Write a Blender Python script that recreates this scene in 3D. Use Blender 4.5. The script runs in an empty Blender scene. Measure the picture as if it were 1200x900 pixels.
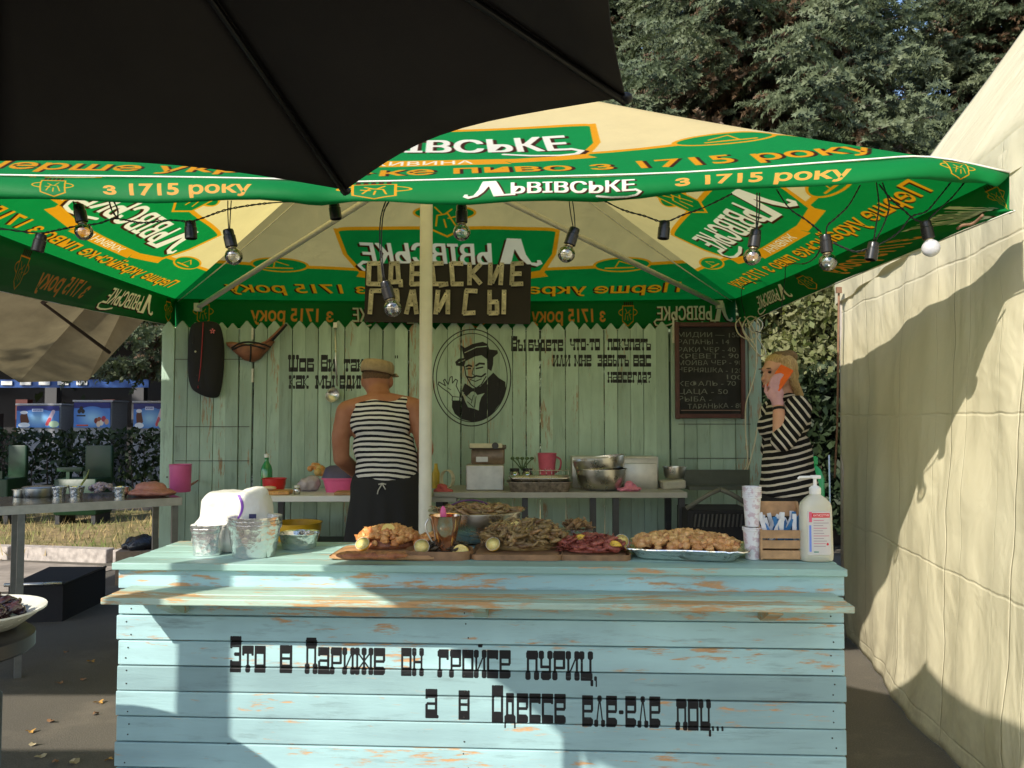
import bpy, math, random
import numpy as np
from mathutils import Vector, Matrix, Euler, noise as mnoise
R = math.radians
random.seed(7)
SC = bpy.context.scene
COL = SC.collection

# ---------------------------------------------------------------- camera
CAM_Z, PITCH, FPX = 1.30, R(2.39), 960.0
cam = bpy.data.cameras.new('camera'); cam.sensor_width = 36; cam.lens = 36 * FPX / 1200
cam.clip_start = 0.05; cam.clip_end = 600
camo = bpy.data.objects.new('camera', cam); COL.objects.link(camo)
camo.location = (0, 0, CAM_Z); camo.rotation_euler = (R(90) + PITCH, 0, 0)
SC.camera = camo

# ---------------------------------------------------------------- light
SUN_D = Vector((.135, .165, -.152)).normalized()          # the way the sunlight travels
w = bpy.data.worlds.new('World'); SC.world = w; w.use_nodes = True
nt = w.node_tree; nt.nodes.clear()
sk = nt.nodes.new('ShaderNodeTexSky'); sk.sky_type = 'NISHITA'; sk.sun_disc = False
ts = -SUN_D
sk.sun_elevation = math.asin(ts.z); sk.sun_rotation = math.atan2(ts.x, ts.y) % (2 * math.pi)
sk.air_density = 1.0; sk.dust_density = 0.8; sk.ozone_density = 1.5
bg = nt.nodes.new('ShaderNodeBackground'); bg.inputs[1].default_value = 0.15
ow = nt.nodes.new('ShaderNodeOutputWorld')
nt.links.new(sk.outputs[0], bg.inputs[0]); nt.links.new(bg.outputs[0], ow.inputs[0])
sl = bpy.data.lights.new('sun', 'SUN'); sl.energy = 3.8; sl.angle = R(0.53); sl.color = (1, .93, .82)
so = bpy.data.objects.new('sun', sl); COL.objects.link(so)
so.rotation_euler = SUN_D.to_track_quat('-Z', 'Y').to_euler(); so.location = (-4, -5, 8)
SC.view_settings.view_transform = 'Standard'; SC.view_settings.look = 'None'
SC.view_settings.exposure = 0.66; SC.view_settings.gamma = 1.0
SC.render.engine = 'CYCLES'
SC.cycles.max_bounces = 8; SC.cycles.transparent_max_bounces = 12
SC.cycles.use_denoising = True

# ---------------------------------------------------------------- placing helpers
FWD = Vector((0, math.cos(PITCH), math.sin(PITCH))); UPV = Vector((0, -math.sin(PITCH), math.cos(PITCH)))
def ray(px, py):
    return FWD + Vector((1, 0, 0)) * ((px - 600) / FPX) + UPV * ((450 - py) / FPX)
def at(px, py, Y):                                        # point of the place at distance Y
    d = ray(px, py); return Vector((0, 0, CAM_Z)) + d * (Y / d.y)
def atz(px, py, z):
    d = ray(px, py); return Vector((0, 0, CAM_Z)) + d * ((z - CAM_Z) / d.z)

ORIG = {}
def org(o):
    while o is not None and o not in ORIG: o = o.parent
    return ORIG.get(o, Vector((0, 0, 0))) if o is not None else Vector((0, 0, 0))
def tag(o, label=None, cat=None, group=None, kind=None):
    if label: o['label'] = label
    if cat: o['category'] = cat
    if group: o['group'] = group
    if kind: o['kind'] = kind
    return o
def thing(name, label, cat, loc=(0, 0, 0), rz=0, group=None, local=False):
    o = bpy.data.objects.new(name, None); COL.objects.link(o)
    o.empty_display_size = .05
    o.location = loc; o.rotation_euler = (0, 0, rz)
    ORIG[o] = Vector((0, 0, 0)) if local else Vector(loc)
    return tag(o, label, cat, group)
def link_copy(src, parent=None, name=None):
    c = src.copy(); COL.objects.link(c)
    if name: c.name = name
    if parent is not None: c.parent = parent
    return c
def copy_tree(o, parent=None):
    c = link_copy(o, parent)
    for ch in list(o.children): copy_tree(ch, c)
    return c

def rot_to(d):
    return Vector(d).normalized().to_track_quat('Z', 'Y').to_matrix()
class MB:
    def __init__(s): s.v = []; s.f = []; s.uv = {}
    def add(s, vs, fs, M=None):
        n = len(s.v)
        for p in vs:
            p = Vector(p)
            s.v.append(M @ p if M is not None else p)
        for f in fs: s.f.append(tuple(i + n for i in f))
        return s
    def box(s, c, size, rot=None, taper=1.0, bev=0.0):
        x, y, z = [k / 2 for k in size]; c = Vector(c)
        M = Matrix.Translation(c) @ (Euler(rot).to_matrix().to_4x4() if rot else Matrix())
        if bev <= 0:
            vs = [(-x, -y, -z), (x, -y, -z), (x, y, -z), (-x, y, -z),
                  (-x * taper, -y * taper, z), (x * taper, -y * taper, z), (x * taper, y * taper, z), (-x * taper, y * taper, z)]
            s.add(vs, [(0, 3, 2, 1), (4, 5, 6, 7), (0, 1, 5, 4), (1, 2, 6, 5), (2, 3, 7, 6), (3, 0, 4, 7)], M)
        else:
            b = min(bev, x * .9, y * .9)
            pts = []
            for (sx, sy, k) in ((1, -1, 0), (1, 1, 1), (-1, 1, 2), (-1, -1, 3)):
                for a in (0, 30, 60, 90):
                    t = R(-90 + 90 * k + a)
                    pts.append((sx * (x - b) + b * math.cos(t), sy * (y - b) + b * math.sin(t)))
            s.prism_rings([[(p[0] * k, p[1] * k, zz) for p in pts] for (k, zz) in ((1 - b * .5 / max(x, y), -z), (1, -z + b * .5), (taper, z - b * .5), (taper - b * .5 / max(x, y), z))], M)
        return s
    def prism_rings(s, rings, M=None, cap=True):
        n = len(rings[0]); vs = [p for r in rings for p in r]; fs = []
        for i in range(len(rings) - 1):
            for j in range(n):
                a, b = i * n + j, i * n + (j + 1) % n
                fs.append((a, b, b + n, a + n))
        if cap:
            fs.append(tuple(range(n - 1, -1, -1))); fs.append(tuple((len(rings) - 1) * n + j for j in range(n)))
        return s.add(vs, fs, M)
    def lathe(s, prof, c=(0, 0, 0), n=20, rot=None, sx=1, sy=1, cap=True):
        rings = [[(r * sx * math.cos(2 * math.pi * k / n), r * sy * math.sin(2 * math.pi * k / n), z) for k in range(n)] for r, z in prof]
        M = Matrix.Translation(Vector(c)) @ (Euler(rot).to_matrix().to_4x4() if rot else Matrix())
        return s.prism_rings(rings, M, cap)
    def tube(s, pts, r, n=8, cap=True, closed=False):
        pts = [Vector(p) for p in pts]; rings = []
        rr = r if isinstance(r, (list, tuple)) else [r] * len(pts)
        up = None
        for i, p in enumerate(pts):
            a = pts[max(0, i - 1)]; b = pts[min(len(pts) - 1, i + 1)]
            d = (b - a).normalized() if (b - a).length > 1e-9 else Vector((0, 0, 1))
            if up is None: up = d.orthogonal().normalized()
            up = (up - d * up.dot(d)); up = up.normalized() if up.length > 1e-6 else d.orthogonal().normalized()
            sd = d.cross(up)
            rings.append([p + (up * math.cos(2 * math.pi * k / n) + sd * math.sin(2 * math.pi * k / n)) * rr[i] for k in range(n)])
        return s.prism_rings(rings, None, cap)
    def ell(s, c, r, n=12, m=8, M3=None):
        r = (r, r, r) if not isinstance(r, (tuple, list)) else r
        rings = []
        for i in range(m + 1):
            t = math.pi * (i + .001) / (m + .002); rings.append([(r[0] * math.sin(t) * math.cos(2 * math.pi * k / n), r[1] * math.sin(t) * math.sin(2 * math.pi * k / n), -r[2] * math.cos(t)) for k in range(n)])
        M = Matrix.Translation(Vector(c)) @ (M3.to_4x4() if M3 is not None else Matrix())
        return s.prism_rings(rings, M)
    def cap(s, a, ra, b, rb, n=14):                        # tapered capsule
        a, b = Vector(a), Vector(b); d = (b - a).normalized(); L = (b - a).length
        M = Matrix.Translation(a) @ d.to_track_quat('Z', 'Y').to_matrix().to_4x4()
        prof = []
        for i in range(5): t = R(-88 + i * 22); prof.append((max(ra * math.cos(t), 1e-4), ra * math.sin(t)))
        for i in range(5): t = R(i * 22); prof.append((max(rb * math.cos(t), 1e-4), L + rb * math.sin(t)))
        rings = [[(r * math.cos(2 * math.pi * k / n), r * math.sin(2 * math.pi * k / n), z) for k in range(n)] for r, z in prof]
        return s.prism_rings(rings, M)
    def chain(s, pts, n=14):
        for (a, ra), (b, rb) in zip(pts, pts[1:]): s.cap(a, ra, b, rb, n)
        return s
    def poly_prism(s, pts, thick, M):                      # 2-D outline in XZ, thickness along Y
        return s.prism_rings([[(x, -thick / 2, z) for x, z in pts], [(x, thick / 2, z) for x, z in pts]], M)
    def mesh(s, name, off=None):
        me = bpy.data.meshes.new(name)
        off = off or Vector((0, 0, 0))
        me.from_pydata([tuple(p - off) for p in s.v], [], s.f); me.update()
        return me
    def build(s, name, mat, parent=None, smooth=False, off=None, bevel=0):
        me = s.mesh(name, (org(parent) if parent is not None else Vector((0, 0, 0))) if off is None else off)
        return finish(name, me, mat, parent, smooth, bevel)
def finish(name, me, mat, parent=None, smooth=False, bevel=0):
    if mat is not None: me.materials.append(mat)
    o = bpy.data.objects.new(name, me); COL.objects.link(o)
    if parent is not None: o.parent = parent
    if smooth:
        me.polygons.foreach_set('use_smooth', [True] * len(me.polygons))
        if smooth is not True:
            me.set_sharp_from_angle(angle=R(smooth))
    if bevel:
        b = o.modifiers.new('bevel', 'BEVEL'); b.width = bevel; b.segments = 2; b.limit_method = 'ANGLE'; b.angle_limit = R(40)
    return o
def solo(o, label, cat, group=None, kind=None): return tag(o, label, cat, group, kind)
def smoothpath(pts, k=6):                                  # Catmull-Rom
    pts = [Vector(p) for p in pts]; out = []
    for i in range(len(pts) - 1):
        p0 = pts[max(0, i - 1)]; p1 = pts[i]; p2 = pts[i + 1]; p3 = pts[min(len(pts) - 1, i + 2)]
        for j in range(k):
            t = j / k
            out.append(.5 * ((2 * p1) + (p2 - p0) * t + (2 * p0 - 5 * p1 + 4 * p2 - p3) * t * t + (3 * p1 - p0 - 3 * p2 + p3) * t ** 3))
    out.append(pts[-1]); return out

# ---------------------------------------------------------------- flat print, drawn with numpy
class Canvas:
    def __init__(s, x0, y0, x1, y1, ppu, bgc=(0, 0, 0, 0)):  # y up unless y1<y0
        s.x0, s.y0, s.sx = x0, y0, ppu
        s.w = int(round(abs(x1 - x0) * ppu)); s.h = int(round(abs(y1 - y0) * ppu))
        s.fl = 1 if y1 > y0 else -1
        s.SS = 2
        s.a = np.zeros((s.h * 2, s.w * 2, 4), np.float32); s.a[:] = bgc
    def P(s, p): return ((p[0] - s.x0) * s.sx * 2, (p[1] - s.y0) * s.fl * s.sx * 2)
    def _fill(s, mask, bx, by, col):
        h, w = mask.shape; s.a[by:by + h, bx:bx + w][mask] = col
    def poly(s, pts, col):
        q = np.array([s.P(p) for p in pts], np.float64)
        x0 = max(0, int(q[:, 0].min())); x1 = min(s.w * 2, int(q[:, 0].max()) + 2)
        y0 = max(0, int(q[:, 1].min())); y1 = min(s.h * 2, int(q[:, 1].max()) + 2)
        if x1 <= x0 or y1 <= y0: return
        X, Y = np.meshgrid(np.arange(x0, x1) + .5, np.arange(y0, y1) + .5)
        ins = np.zeros(X.shape, bool); n = len(q)
        for i in range(n):
            ax, ay = q[i]; bx, by = q[(i + 1) % n]
            if ay == by: continue
            c = ((ay > Y) != (by > Y)) & (X < (bx - ax) * (Y - ay) / (by - ay) + ax)
            ins ^= c
        s._fill(ins, x0, y0, col)
    def rect(s, a, b, c, d, col): s.poly([(a, b), (c, b), (c, d), (a, d)], col)
    def line(s, pts, wd, col):
        for p, q in zip(pts, pts[1:]):
            dx, dy = q[0] - p[0], q[1] - p[1]; L = math.hypot(dx, dy) or 1e-9
            nx, ny = -dy / L * wd / 2, dx / L * wd / 2
            s.poly([(p[0] + nx, p[1] + ny), (q[0] + nx, q[1] + ny), (q[0] - nx, q[1] - ny), (p[0] - nx, p[1] - ny)], col)
            s.ellipse(q[0], q[1], wd / 2, wd / 2, col, 10)
        s.ellipse(pts[0][0], pts[0][1], wd / 2, wd / 2, col, 10)
    def ellipse(s, cx, cy, rx, ry, col, n=40, rot=0):
        c, d = math.cos(rot), math.sin(rot)
        s.poly([(cx + rx * math.cos(t) * c - ry * math.sin(t) * d, cy + rx * math.cos(t) * d + ry * math.sin(t) * c) for t in [2 * math.pi * k / n for k in range(n)]], col)
    def text(s, txt, fn, col, bold=0.0):                   # fn maps font units (em ~1, x 0..width) to canvas
        tris, wid = text_tris(txt, bold)
        for t in tris: s.poly([fn(p[0], p[1]) for p in t], col)
        return wid
    def image(s, name):
        a = s.a.reshape(s.h, 2, s.w, 2, 4).mean(axis=(1, 3))
        al = a[..., 3:4]; a[..., :3] = np.where(al > 0.001, a[..., :3] , 0)
        im = bpy.data.images.new(name, s.w, s.h, alpha=True)
        im.pixels.foreach_set(np.ascontiguousarray(a, dtype=np.float32).ravel()); im.update(); im.pack()
        return im
_tc = {}
def text_tris(txt, bold=0.0):
    if (txt, bold) in _tc: return _tc[(txt, bold)]
    c = bpy.data.curves.new('text', 'FONT'); c.body = txt; c.resolution_u = 3; c.offset = bold
    o = bpy.data.objects.new('text', c); COL.objects.link(o)
    bpy.context.view_layer.update()
    m = o.to_mesh(); m.calc_loop_triangles()
    V = [tuple(v.co[:2]) for v in m.vertices]
    tris = [[V[i] for i in t.vertices] for t in m.loop_triangles]
    wid = max([v[0] for v in V] or [0])
    o.to_mesh_clear(); bpy.data.objects.remove(o); bpy.data.curves.remove(c)
    _tc[(txt, bold)] = (tris, wid); return tris, wid
def fit(x0, x1, y0, y1, wid, cap=.70, shear=0):            # text into a box
    return lambda x, y: (x0 + (x1 - x0) * x / wid + shear * y, y0 + (y1 - y0) * y / cap)

# stroke letters: thin uprights, heavy tops and feet
def glyph(ch):
    r, l = [], []
    def S(x, a=0, b=1, t=1, f=1):
        r.append((x - .095, a, x + .095, b))
        if t: r.append((x - .22, b - .29, x + .22, b))
        if f: r.append((x - .22, a, x + .22, a + .29))
    def s_(x, a=0, b=1): r.append((x - .105, a, x + .105, b))
    def T(a=0, b=1): r.append((a, .69, b, 1))
    def B(a=0, b=1): r.append((a, 0, b, .31))
    def M(a=0, b=1, y=.5): r.append((a, y - .05, b, y + .05))
    c = ch.lower(); W = 1.0
    if c == 'а': T(.05, .95); s_(.9); s_(.1, 0, .5); s_(.1, .66, 1); M(.1, .9); B(0, 1); r.append((.85, 0, 1.12, .12))
    elif c == 'б': T(.05, 1); s_(.1); M(.1, .9, .55); s_(.9, 0, .58); B()
    elif c == 'в': s_(.1); T(.0, .9); M(.1, .9, .52); s_(.9); B(0, 1)
    elif c == 'г': S(.2, 0, 1, 0, 1); T(.0, 1); s_(.9, .62, 1)
    elif c == 'д': T(.15, .85); s_(.25, .1, 1); s_(.75, .1, 1); B(0, 1); r.append((0, -.16, .14, .1)); r.append((.86, -.16, 1, .1))
    elif c == 'е': T(.0, 1); s_(.1); s_(.9, .5, 1); M(.1, .95); B(.0, 1)
    elif c == 'ж': W = 1.5; S(.15); S(.75); S(1.35); l += [(.15, .85, .75, .5), (.15, .15, .75, .5), (1.35, .85, .75, .5), (1.35, .15, .75, .5)]
    elif c == 'з': T(); B(); s_(.9); s_(.1, .7, 1); s_(.1, 0, .3); M(.35, .9, .52)
    elif c in 'ий': S(.15); S(.85); l.append((.15, .15, .85, .85));
    elif c == 'к': S(.15); l += [(.2, .5, .8, .9), (.2, .5, .8, .1)]; r += [(.62, .78, 1, 1), (.62, 0, 1, .24)]
    elif c == 'л': l += [(.2, .05, .5, .95), (.8, .05, .5, .95)]; r += [(0, 0, .38, .24), (.62, 0, 1, .24), (.3, .8, .7, 1)]
    elif c == 'м': W = 1.2; S(.15); S(1.05); l += [(.15, .95, .6, .25), (1.05, .95, .6, .25)]
    elif c == 'н': S(.15); S(.85); M(.15, .85)
    elif c == 'о': T(.02, .98); B(.02, .98); s_(.1); s_(.9)
    elif c == 'п': T(); S(.15, 0, 1, 0, 1); S(.85, 0, 1, 0, 1)
    elif c == 'р': S(.15, 0, 1, 0, 1); T(); s_(.9, .38, 1); M(.15, .95, .42)
    elif c == 'с': T(); B(); s_(.1); s_(.9, .66, 1); s_(.9, 0, .3)
    elif c == 'т': T(); S(.5, 0, 1, 0, 1); s_(.08, .62, 1); s_(.92, .62, 1)
    elif c == 'у': S(.15, .4, 1, 1, 0); S(.85, .05, 1, 1, 0); M(.15, .85, .45); B(.1, .93)
    elif c == 'ц': S(.15, 0, 1, 1, 0); S(.85, 0, 1, 1, 0); B(.05, 1.02); r.append((.85, -.18, 1.08, .05))
    elif c == 'ш': W = 1.4; S(.15, 0, 1, 1, 0); S(.7, 0, 1, 1, 0); S(1.25, 0, 1, 1, 0); r.append((.05, 0, 1.35, .26))
    elif c == 'ч': S(.15, .45, 1, 1, 0); S(.85); M(.15, .85, .45)
    elif c == 'ы': W = 1.3; S(.15, 0, 1, 1, 0); r.append((.05, 0, .8, .26)); M(.15, .75, .52); s_(.72, 0, .55); S(1.15)
    elif c == 'ь': S(.15, 0, 1, 1, 0); B(.05, .95); M(.15, .9, .52); s_(.88, 0, .55)
    elif c == 'э': T(); B(); s_(.9); s_(.1, .66, 1); s_(.1, 0, .34); M(.35, .9)
    elif c == '?': W = .9; T(0, .85); s_(.78, .5, 1); M(.4, .85, .5); s_(.42, .34, .5); r.append((.3, 0, .56, .22))
    elif c == '-': W = .55; r.append((.05, .42, .5, .55))
    elif c == '.': W = .34; r.append((.05, 0, .26, .16))
    elif c == ',': W = .4; r += [(.05, 0, .28, .16), (.16, -.2, .28, .02)]
    elif c == '"': W = .5; r += [(.05, .8, .18, 1.1), (.3, .8, .43, 1.1)]
    if c == 'й': r.append((.3, 1.08, .7, 1.2))
    return r, l, W
def word(cv, txt, x0, x1, yb, h, col=(0.02, 0.02, 0.025, 1), caph=None, sl=0.0):
    ws = [glyph(c)[2] for c in txt]; gap = .10
    tot = sum(ws) + gap * (len(ws) - 1); k = (x1 - x0) / tot; x = x0; up = cv.fl
    for c, W in zip(txt, ws):
        rs, ls, _ = glyph(c); hh = (caph or h) if c.isupper() else h
        f = lambda u, v: (x + u * k, yb + sl * (x + u * k - x0) + up * v * hh)
        for a, b, c2, d in rs:
            A = f(a, b); C = f(c2, d); r_ = min(abs(C[0] - A[0]), abs(C[1] - A[1])) * .24
            xa, xb = sorted((A[0], C[0])); ya, yb2 = sorted((A[1], C[1]))
            cv.poly([(xa + r_, ya), (xb - r_, ya), (xb, ya + r_), (xb, yb2 - r_), (xb - r_, yb2), (xa + r_, yb2), (xa, yb2 - r_), (xa, ya + r_)], col)
        for a, b, c2, d in ls: cv.line([f(a, b), f(c2, d)], k * .13, col)
        x += (W + gap) * k

# ---------------------------------------------------------------- materials
class NT:
    def __init__(s, name):
        s.m = bpy.data.materials.new(name); s.m.use_nodes = True; s.t = s.m.node_tree; s.t.nodes.clear()
        s.out = s.n('ShaderNodeOutputMaterial')
    def n(s, typ, **kw):
        o = s.t.nodes.new(typ)
        for k, v in kw.items(): setattr(o, k, v)
        return o
    def set(s, sock, v):
        if hasattr(v, 'is_output') or isinstance(v, bpy.types.NodeSocket): s.t.links.new(v, sock)
        elif v is not None:
            if sock.type == 'RGBA' and len(v) == 3: v = (*v, 1)
            sock.default_value = v
    def mix(s, f, a, b, mode='MIX'):
        o = s.n('ShaderNodeMix', data_type='RGBA', blend_type=mode); s.set(o.inputs[0], f); s.set(o.inputs[6], a); s.set(o.inputs[7], b); return o.outputs[2]
    def math(s, op, a, b=0.0, c=None, clamp=False):
        o = s.n('ShaderNodeMath', operation=op, use_clamp=clamp); s.set(o.inputs[0], a); s.set(o.inputs[1], b)
        if c is not None: s.set(o.inputs[2], c)
        return o.outputs[0]
    def vmath(s, op, a, b):
        o = s.n('ShaderNodeVectorMath', operation=op); s.set(o.inputs[0], a); s.set(o.inputs[1], b); return o.outputs[0]
    def obj(s, ob=None):
        o = s.n('ShaderNodeTexCoord')
        if ob is not None: o.object = ob
        return o.outputs['Object']
    def uv(s): return s.n('ShaderNodeTexCoord').outputs['UV']
    def map(s, v, sc=(1, 1, 1), loc=(0, 0, 0), rot=(0, 0, 0)):
        o = s.n('ShaderNodeMapping'); s.set(o.inputs[0], v); o.inputs[1].default_value = loc; o.inputs[2].default_value = rot; o.inputs[3].default_value = sc; return o.outputs[0]
    def noise(s, v, sc=5, det=4, rough=.55, dist=0.0):
        o = s.n('ShaderNodeTexNoise'); s.set(o.inputs['Vector'], v); o.inputs['Scale'].default_value = sc; o.inputs['Detail'].default_value = det
        o.inputs['Roughness'].default_value = rough; o.inputs['Distortion'].default_value = dist; return o.outputs['Fac']
    def ramp(s, f, a, b, ca=(0, 0, 0), cb=(1, 1, 1)):
        o = s.n('ShaderNodeMapRange', clamp=True); s.set(o.inputs[0], f); o.inputs[1].default_value = a; o.inputs[2].default_value = b
        return o.outputs[0] if ca == (0, 0, 0) and cb == (1, 1, 1) else s.mix(o.outputs[0], ca, cb)
    def rnd(s): return s.n('ShaderNodeObjectInfo').outputs['Random']
    def img(s, im, v, ext='CLIP'):
        o = s.n('ShaderNodeTexImage'); o.image = im; o.extension = ext; o.interpolation = 'Cubic'; s.set(o.inputs[0], v); return o.outputs
    def bump(s, h, st=.3, d=.01):
        o = s.n('ShaderNodeBump'); o.inputs['Strength'].default_value = st; o.inputs['Distance'].default_value = d; s.set(o.inputs['Height'], h); return o.outputs[0]
    def pr(s, col, rough=.6, metal=0.0, normal=None, spec=None, trans=None, coat=None, ior=None, alpha=None, sss=None):
        o = s.n('ShaderNodeBsdfPrincipled'); s.set(o.inputs['Base Color'], col); s.set(o.inputs['Roughness'], rough); s.set(o.inputs['Metallic'], metal)
        if normal is not None: s.set(o.inputs['Normal'], normal)
        if spec is not None: s.set(o.inputs['Specular IOR Level'], spec)
        if trans is not None: s.set(o.inputs['Transmission Weight'], trans)
        if coat is not None: s.set(o.inputs['Coat Weight'], coat)
        if ior is not None: o.inputs['IOR'].default_value = ior
        if sss is not None: o.inputs['Subsurface Weight'].default_value = sss; o.inputs['Subsurface Radius'].default_value = (.01, .005, .003)
        return o.outputs[0]
    def done(s, sh): s.t.links.new(sh, s.out.inputs[0]); return s.m
def simple(name, col, rough=.6, metal=0, var=.15, sc=30, bump=.0, spec=None, coat=None, sss=None, col2=None, rvar=0.0):
    m = NT(name); c = m.obj(); f = m.noise(c, sc, 4)
    g = m.ramp(f, .3, .7)
    dk = col2 or tuple(k * (1 - var) for k in col); lt = col if col2 else tuple(min(1, k * (1 + var * .5)) for k in col)
    cc = m.mix(g, dk, lt)
    if rvar:
        v = m.math('MULTIPLY_ADD', m.rnd(), rvar * 2, 1 - rvar)
        o = m.n('ShaderNodeVectorMath', operation='SCALE'); m.set(o.inputs[0], cc); m.set(o.inputs['Scale'], v); cc = o.outputs[0]
    nn = m.bump(m.noise(c, sc * 2, 5), bump, .004) if bump else None
    rr = m.math('MULTIPLY_ADD', f, .2, rough - .1)
    return m.done(m.pr(cc, rr, metal, nn, spec, None, coat, None, None, sss))
def painted_wood(name, paint, paint2, bare, obj=None, grain='x', img=None, imap=None, wear=.62, seed=0.0, gap=.06, dark=1.0):
    m = NT(name); c0 = m.obj(obj)
    rnd = m.rnd()
    off = m.n('ShaderNodeCombineXYZ'); m.set(off.inputs[0], m.math('MULTIPLY', rnd, 37)); m.set(off.inputs[1], m.math('MULTIPLY', rnd, 13)); m.set(off.inputs[2], m.math('MULTIPLY', rnd, 71))
    c = m.vmath('ADD', c0, off.outputs[0])
    sc = {'x': (.12, 1, 1), 'z': (1, 1, .12), 'y': (1, .12, 1)}[grain]
    g = m.map(c, tuple(k * 1 for k in sc))
    fine = m.noise(g, 90, 6, .65); mid = m.noise(m.map(c, tuple((k if k < 1 else .8) for k in sc)), 14, 5, .6, .3)
    big = m.noise(m.map(c, (.22, 1, 1) if grain == 'x' else (1, 1, .22)), 9, 6, .66, .4)
    pc = m.mix(m.ramp(mid, .35, .68), paint2, paint)
    pc = m.mix(m.math('MULTIPLY', m.ramp(m.noise(c, 3.0, 3), .45, .75), .5), pc, tuple(min(1, k * 1.25) for k in paint))
    pv = m.math('MULTIPLY_ADD', rnd, .44, .78)
    o = m.n('ShaderNodeVectorMath', operation='SCALE'); m.set(o.inputs[0], pc); m.set(o.inputs['Scale'], pv); pc = o.outputs[0]
    w1 = m.math('ADD', m.math('MULTIPLY', big, .54), m.math('MULTIPLY', fine, .46))
    w1 = m.math('ADD', w1, m.math('MULTIPLY_ADD', m.math('FRACT', m.math('MULTIPLY', m.n('ShaderNodeObjectInfo').outputs['Random'], 7.3)), .09, -.045))
    wm = m.ramp(w1, wear, wear + gap)
    bc = m.mix(m.ramp(fine, .3, .7), tuple(k * .62 for k in bare), bare)
    col = m.mix(wm, pc, bc)
    # dirt along the grain, knots and nail heads
    dm = m.math('MULTIPLY', m.ramp(m.noise(m.map(c, tuple(k * .9 for k in sc)), 40, 6, .7), .56, .8), .55)
    col = m.mix(dm, col, (.06, .055, .045))
    vo = m.n('ShaderNodeTexVoronoi'); m.set(vo.inputs['Vector'], c); vo.inputs['Scale'].default_value = 7.0
    kn = m.math('MULTIPLY', m.math('LESS_THAN', vo.outputs['Distance'], .05), m.math('GREATER_THAN', m.noise(c, 2.1, 1), .52))
    col = m.mix(m.math('MULTIPLY', kn, .75), col, (.05, .035, .03))
    if img is not None:
        sx, sz, ox, oz = imap
        im = m.img(img, imgvec(m, obj, imap))
        ink = m.math('MULTIPLY', im['Alpha'], m.math('MULTIPLY_ADD', m.ramp(m.noise(m.map(c, sc), 60, 5, .7), .64, .82), -.30, 1.0))
        col = m.mix(ink, col, (.006, .006, .007))
    nn = m.bump(m.math('SUBTRACT', m.math('MULTIPLY', fine, .7), m.math('MULTIPLY', wm, .35)), .45, .003)
    rough = m.math('MULTIPLY_ADD', wm, .2, .55)
    return m.done(m.pr(col, rough, 0, nn, .35))
def imgvec(m, obj, imap):
    sx, sz, ox, oz = imap
    c = m.obj(obj); sp = m.n('ShaderNodeSeparateXYZ'); m.set(sp.inputs[0], c)
    u = m.math('MULTIPLY_ADD', sp.outputs[0], sx, ox); v = m.math('MULTIPLY_ADD', sp.outputs[2], sz, oz)
    cb = m.n('ShaderNodeCombineXYZ'); m.set(cb.inputs[0], u); m.set(cb.inputs[1], v); return cb.outputs[0]
def cloth(name, col, trans=.3, img=None, sc=8, var=.08, tcol=None, bump=.25, rough=.85):
    m = NT(name); c = m.obj()
    base = m.img(img, m.uv(), 'EXTEND')['Color'] if img is not None else col
    f = m.noise(c, sc, 5, .6)
    base = m.mix(1.0, base, m.ramp(f, .25, .75, (1 - var,) * 3, (1, 1, 1)), 'MULTIPLY')
    weave = m.noise(c, 900, 2)
    h = m.math('ADD', m.math('MULTIPLY', m.noise(m.map(c, (1, 1, 1.0)), 3.5, 4, .5, .4), 1.0), m.math('MULTIPLY', weave, .02))
    nn = m.bump(h, bump, .03)
    d = m.pr(base, rough, 0, nn, .2)
    if not trans: return m.done(d)
    t = m.n('ShaderNodeBsdfTranslucent'); m.set(t.inputs[0], m.mix(1.0, base, tcol or (1, 1, .9), 'MULTIPLY')); m.set(t.inputs['Normal'], nn)
    x = m.n('ShaderNodeMixShader'); x.inputs[0].default_value = trans; m.t.links.new(d, x.inputs[1]); m.t.links.new(t.outputs[0], x.inputs[2])
    return m.done(x.outputs[0])
def glassy(name, col=(1, 1, 1), tr=.82, rough=.05):
    m = NT(name); t = m.n('ShaderNodeBsdfTransparent'); m.set(t.inputs[0], col)
    g = m.n('ShaderNodeBsdfGlossy'); g.inputs['Roughness'].default_value = rough; g.inputs[0].default_value = (.9, .9, .9, 1)
    lw = m.n('ShaderNodeLayerWeight'); lw.inputs[0].default_value = .35
    x = m.n('ShaderNodeMixShader'); m.set(x.inputs[0], m.math('MULTIPLY_ADD', lw.outputs['Fresnel'], .8, 1 - tr, clamp=True))
    m.t.links.new(t.outputs[0], x.inputs[1]); m.t.links.new(g.outputs[0], x.inputs[2]); return m.done(x.outputs[0])
# ================================================================ GROUND
def ground_mat():
    m = NT('asphalt'); c = m.obj()
    big = m.noise(c, .7, 5); fine = m.noise(c, 160, 4, .7)
    col = m.mix(m.ramp(big, .3, .7), (.075, .069, .06), (.14, .125, .10))
    col = m.mix(m.math('MULTIPLY', m.ramp(fine, .5, .75), .5), col, (.30, .27, .22))
    dust = m.ramp(m.noise(c, 2.3, 6, .7), .55, .75)
    col = m.mix(m.math('MULTIPLY', dust, .45), col, (.26, .22, .17))
    return m.done(m.pr(col, .9, 0, m.bump(fine, .6, .006), .25))
ASPH = ground_mat()
g = MB(); N = 60
xs = [-300, -60] + [-20 + i for i in range(0, 41)] + [60, 300]
ys = [-60, -20] + [-4 + i for i in range(0, 32)] + [60, 400]
for y in ys:
    for x in xs: g.v.append(Vector((x, y, 0)))
for j in range(len(ys) - 1):
    for i in range(len(xs) - 1):
        a = j * len(xs) + i; g.f.append((a, a + 1, a + 1 + len(xs), a + len(xs)))
tag(g.build('ground', ASPH), kind='structure')

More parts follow.
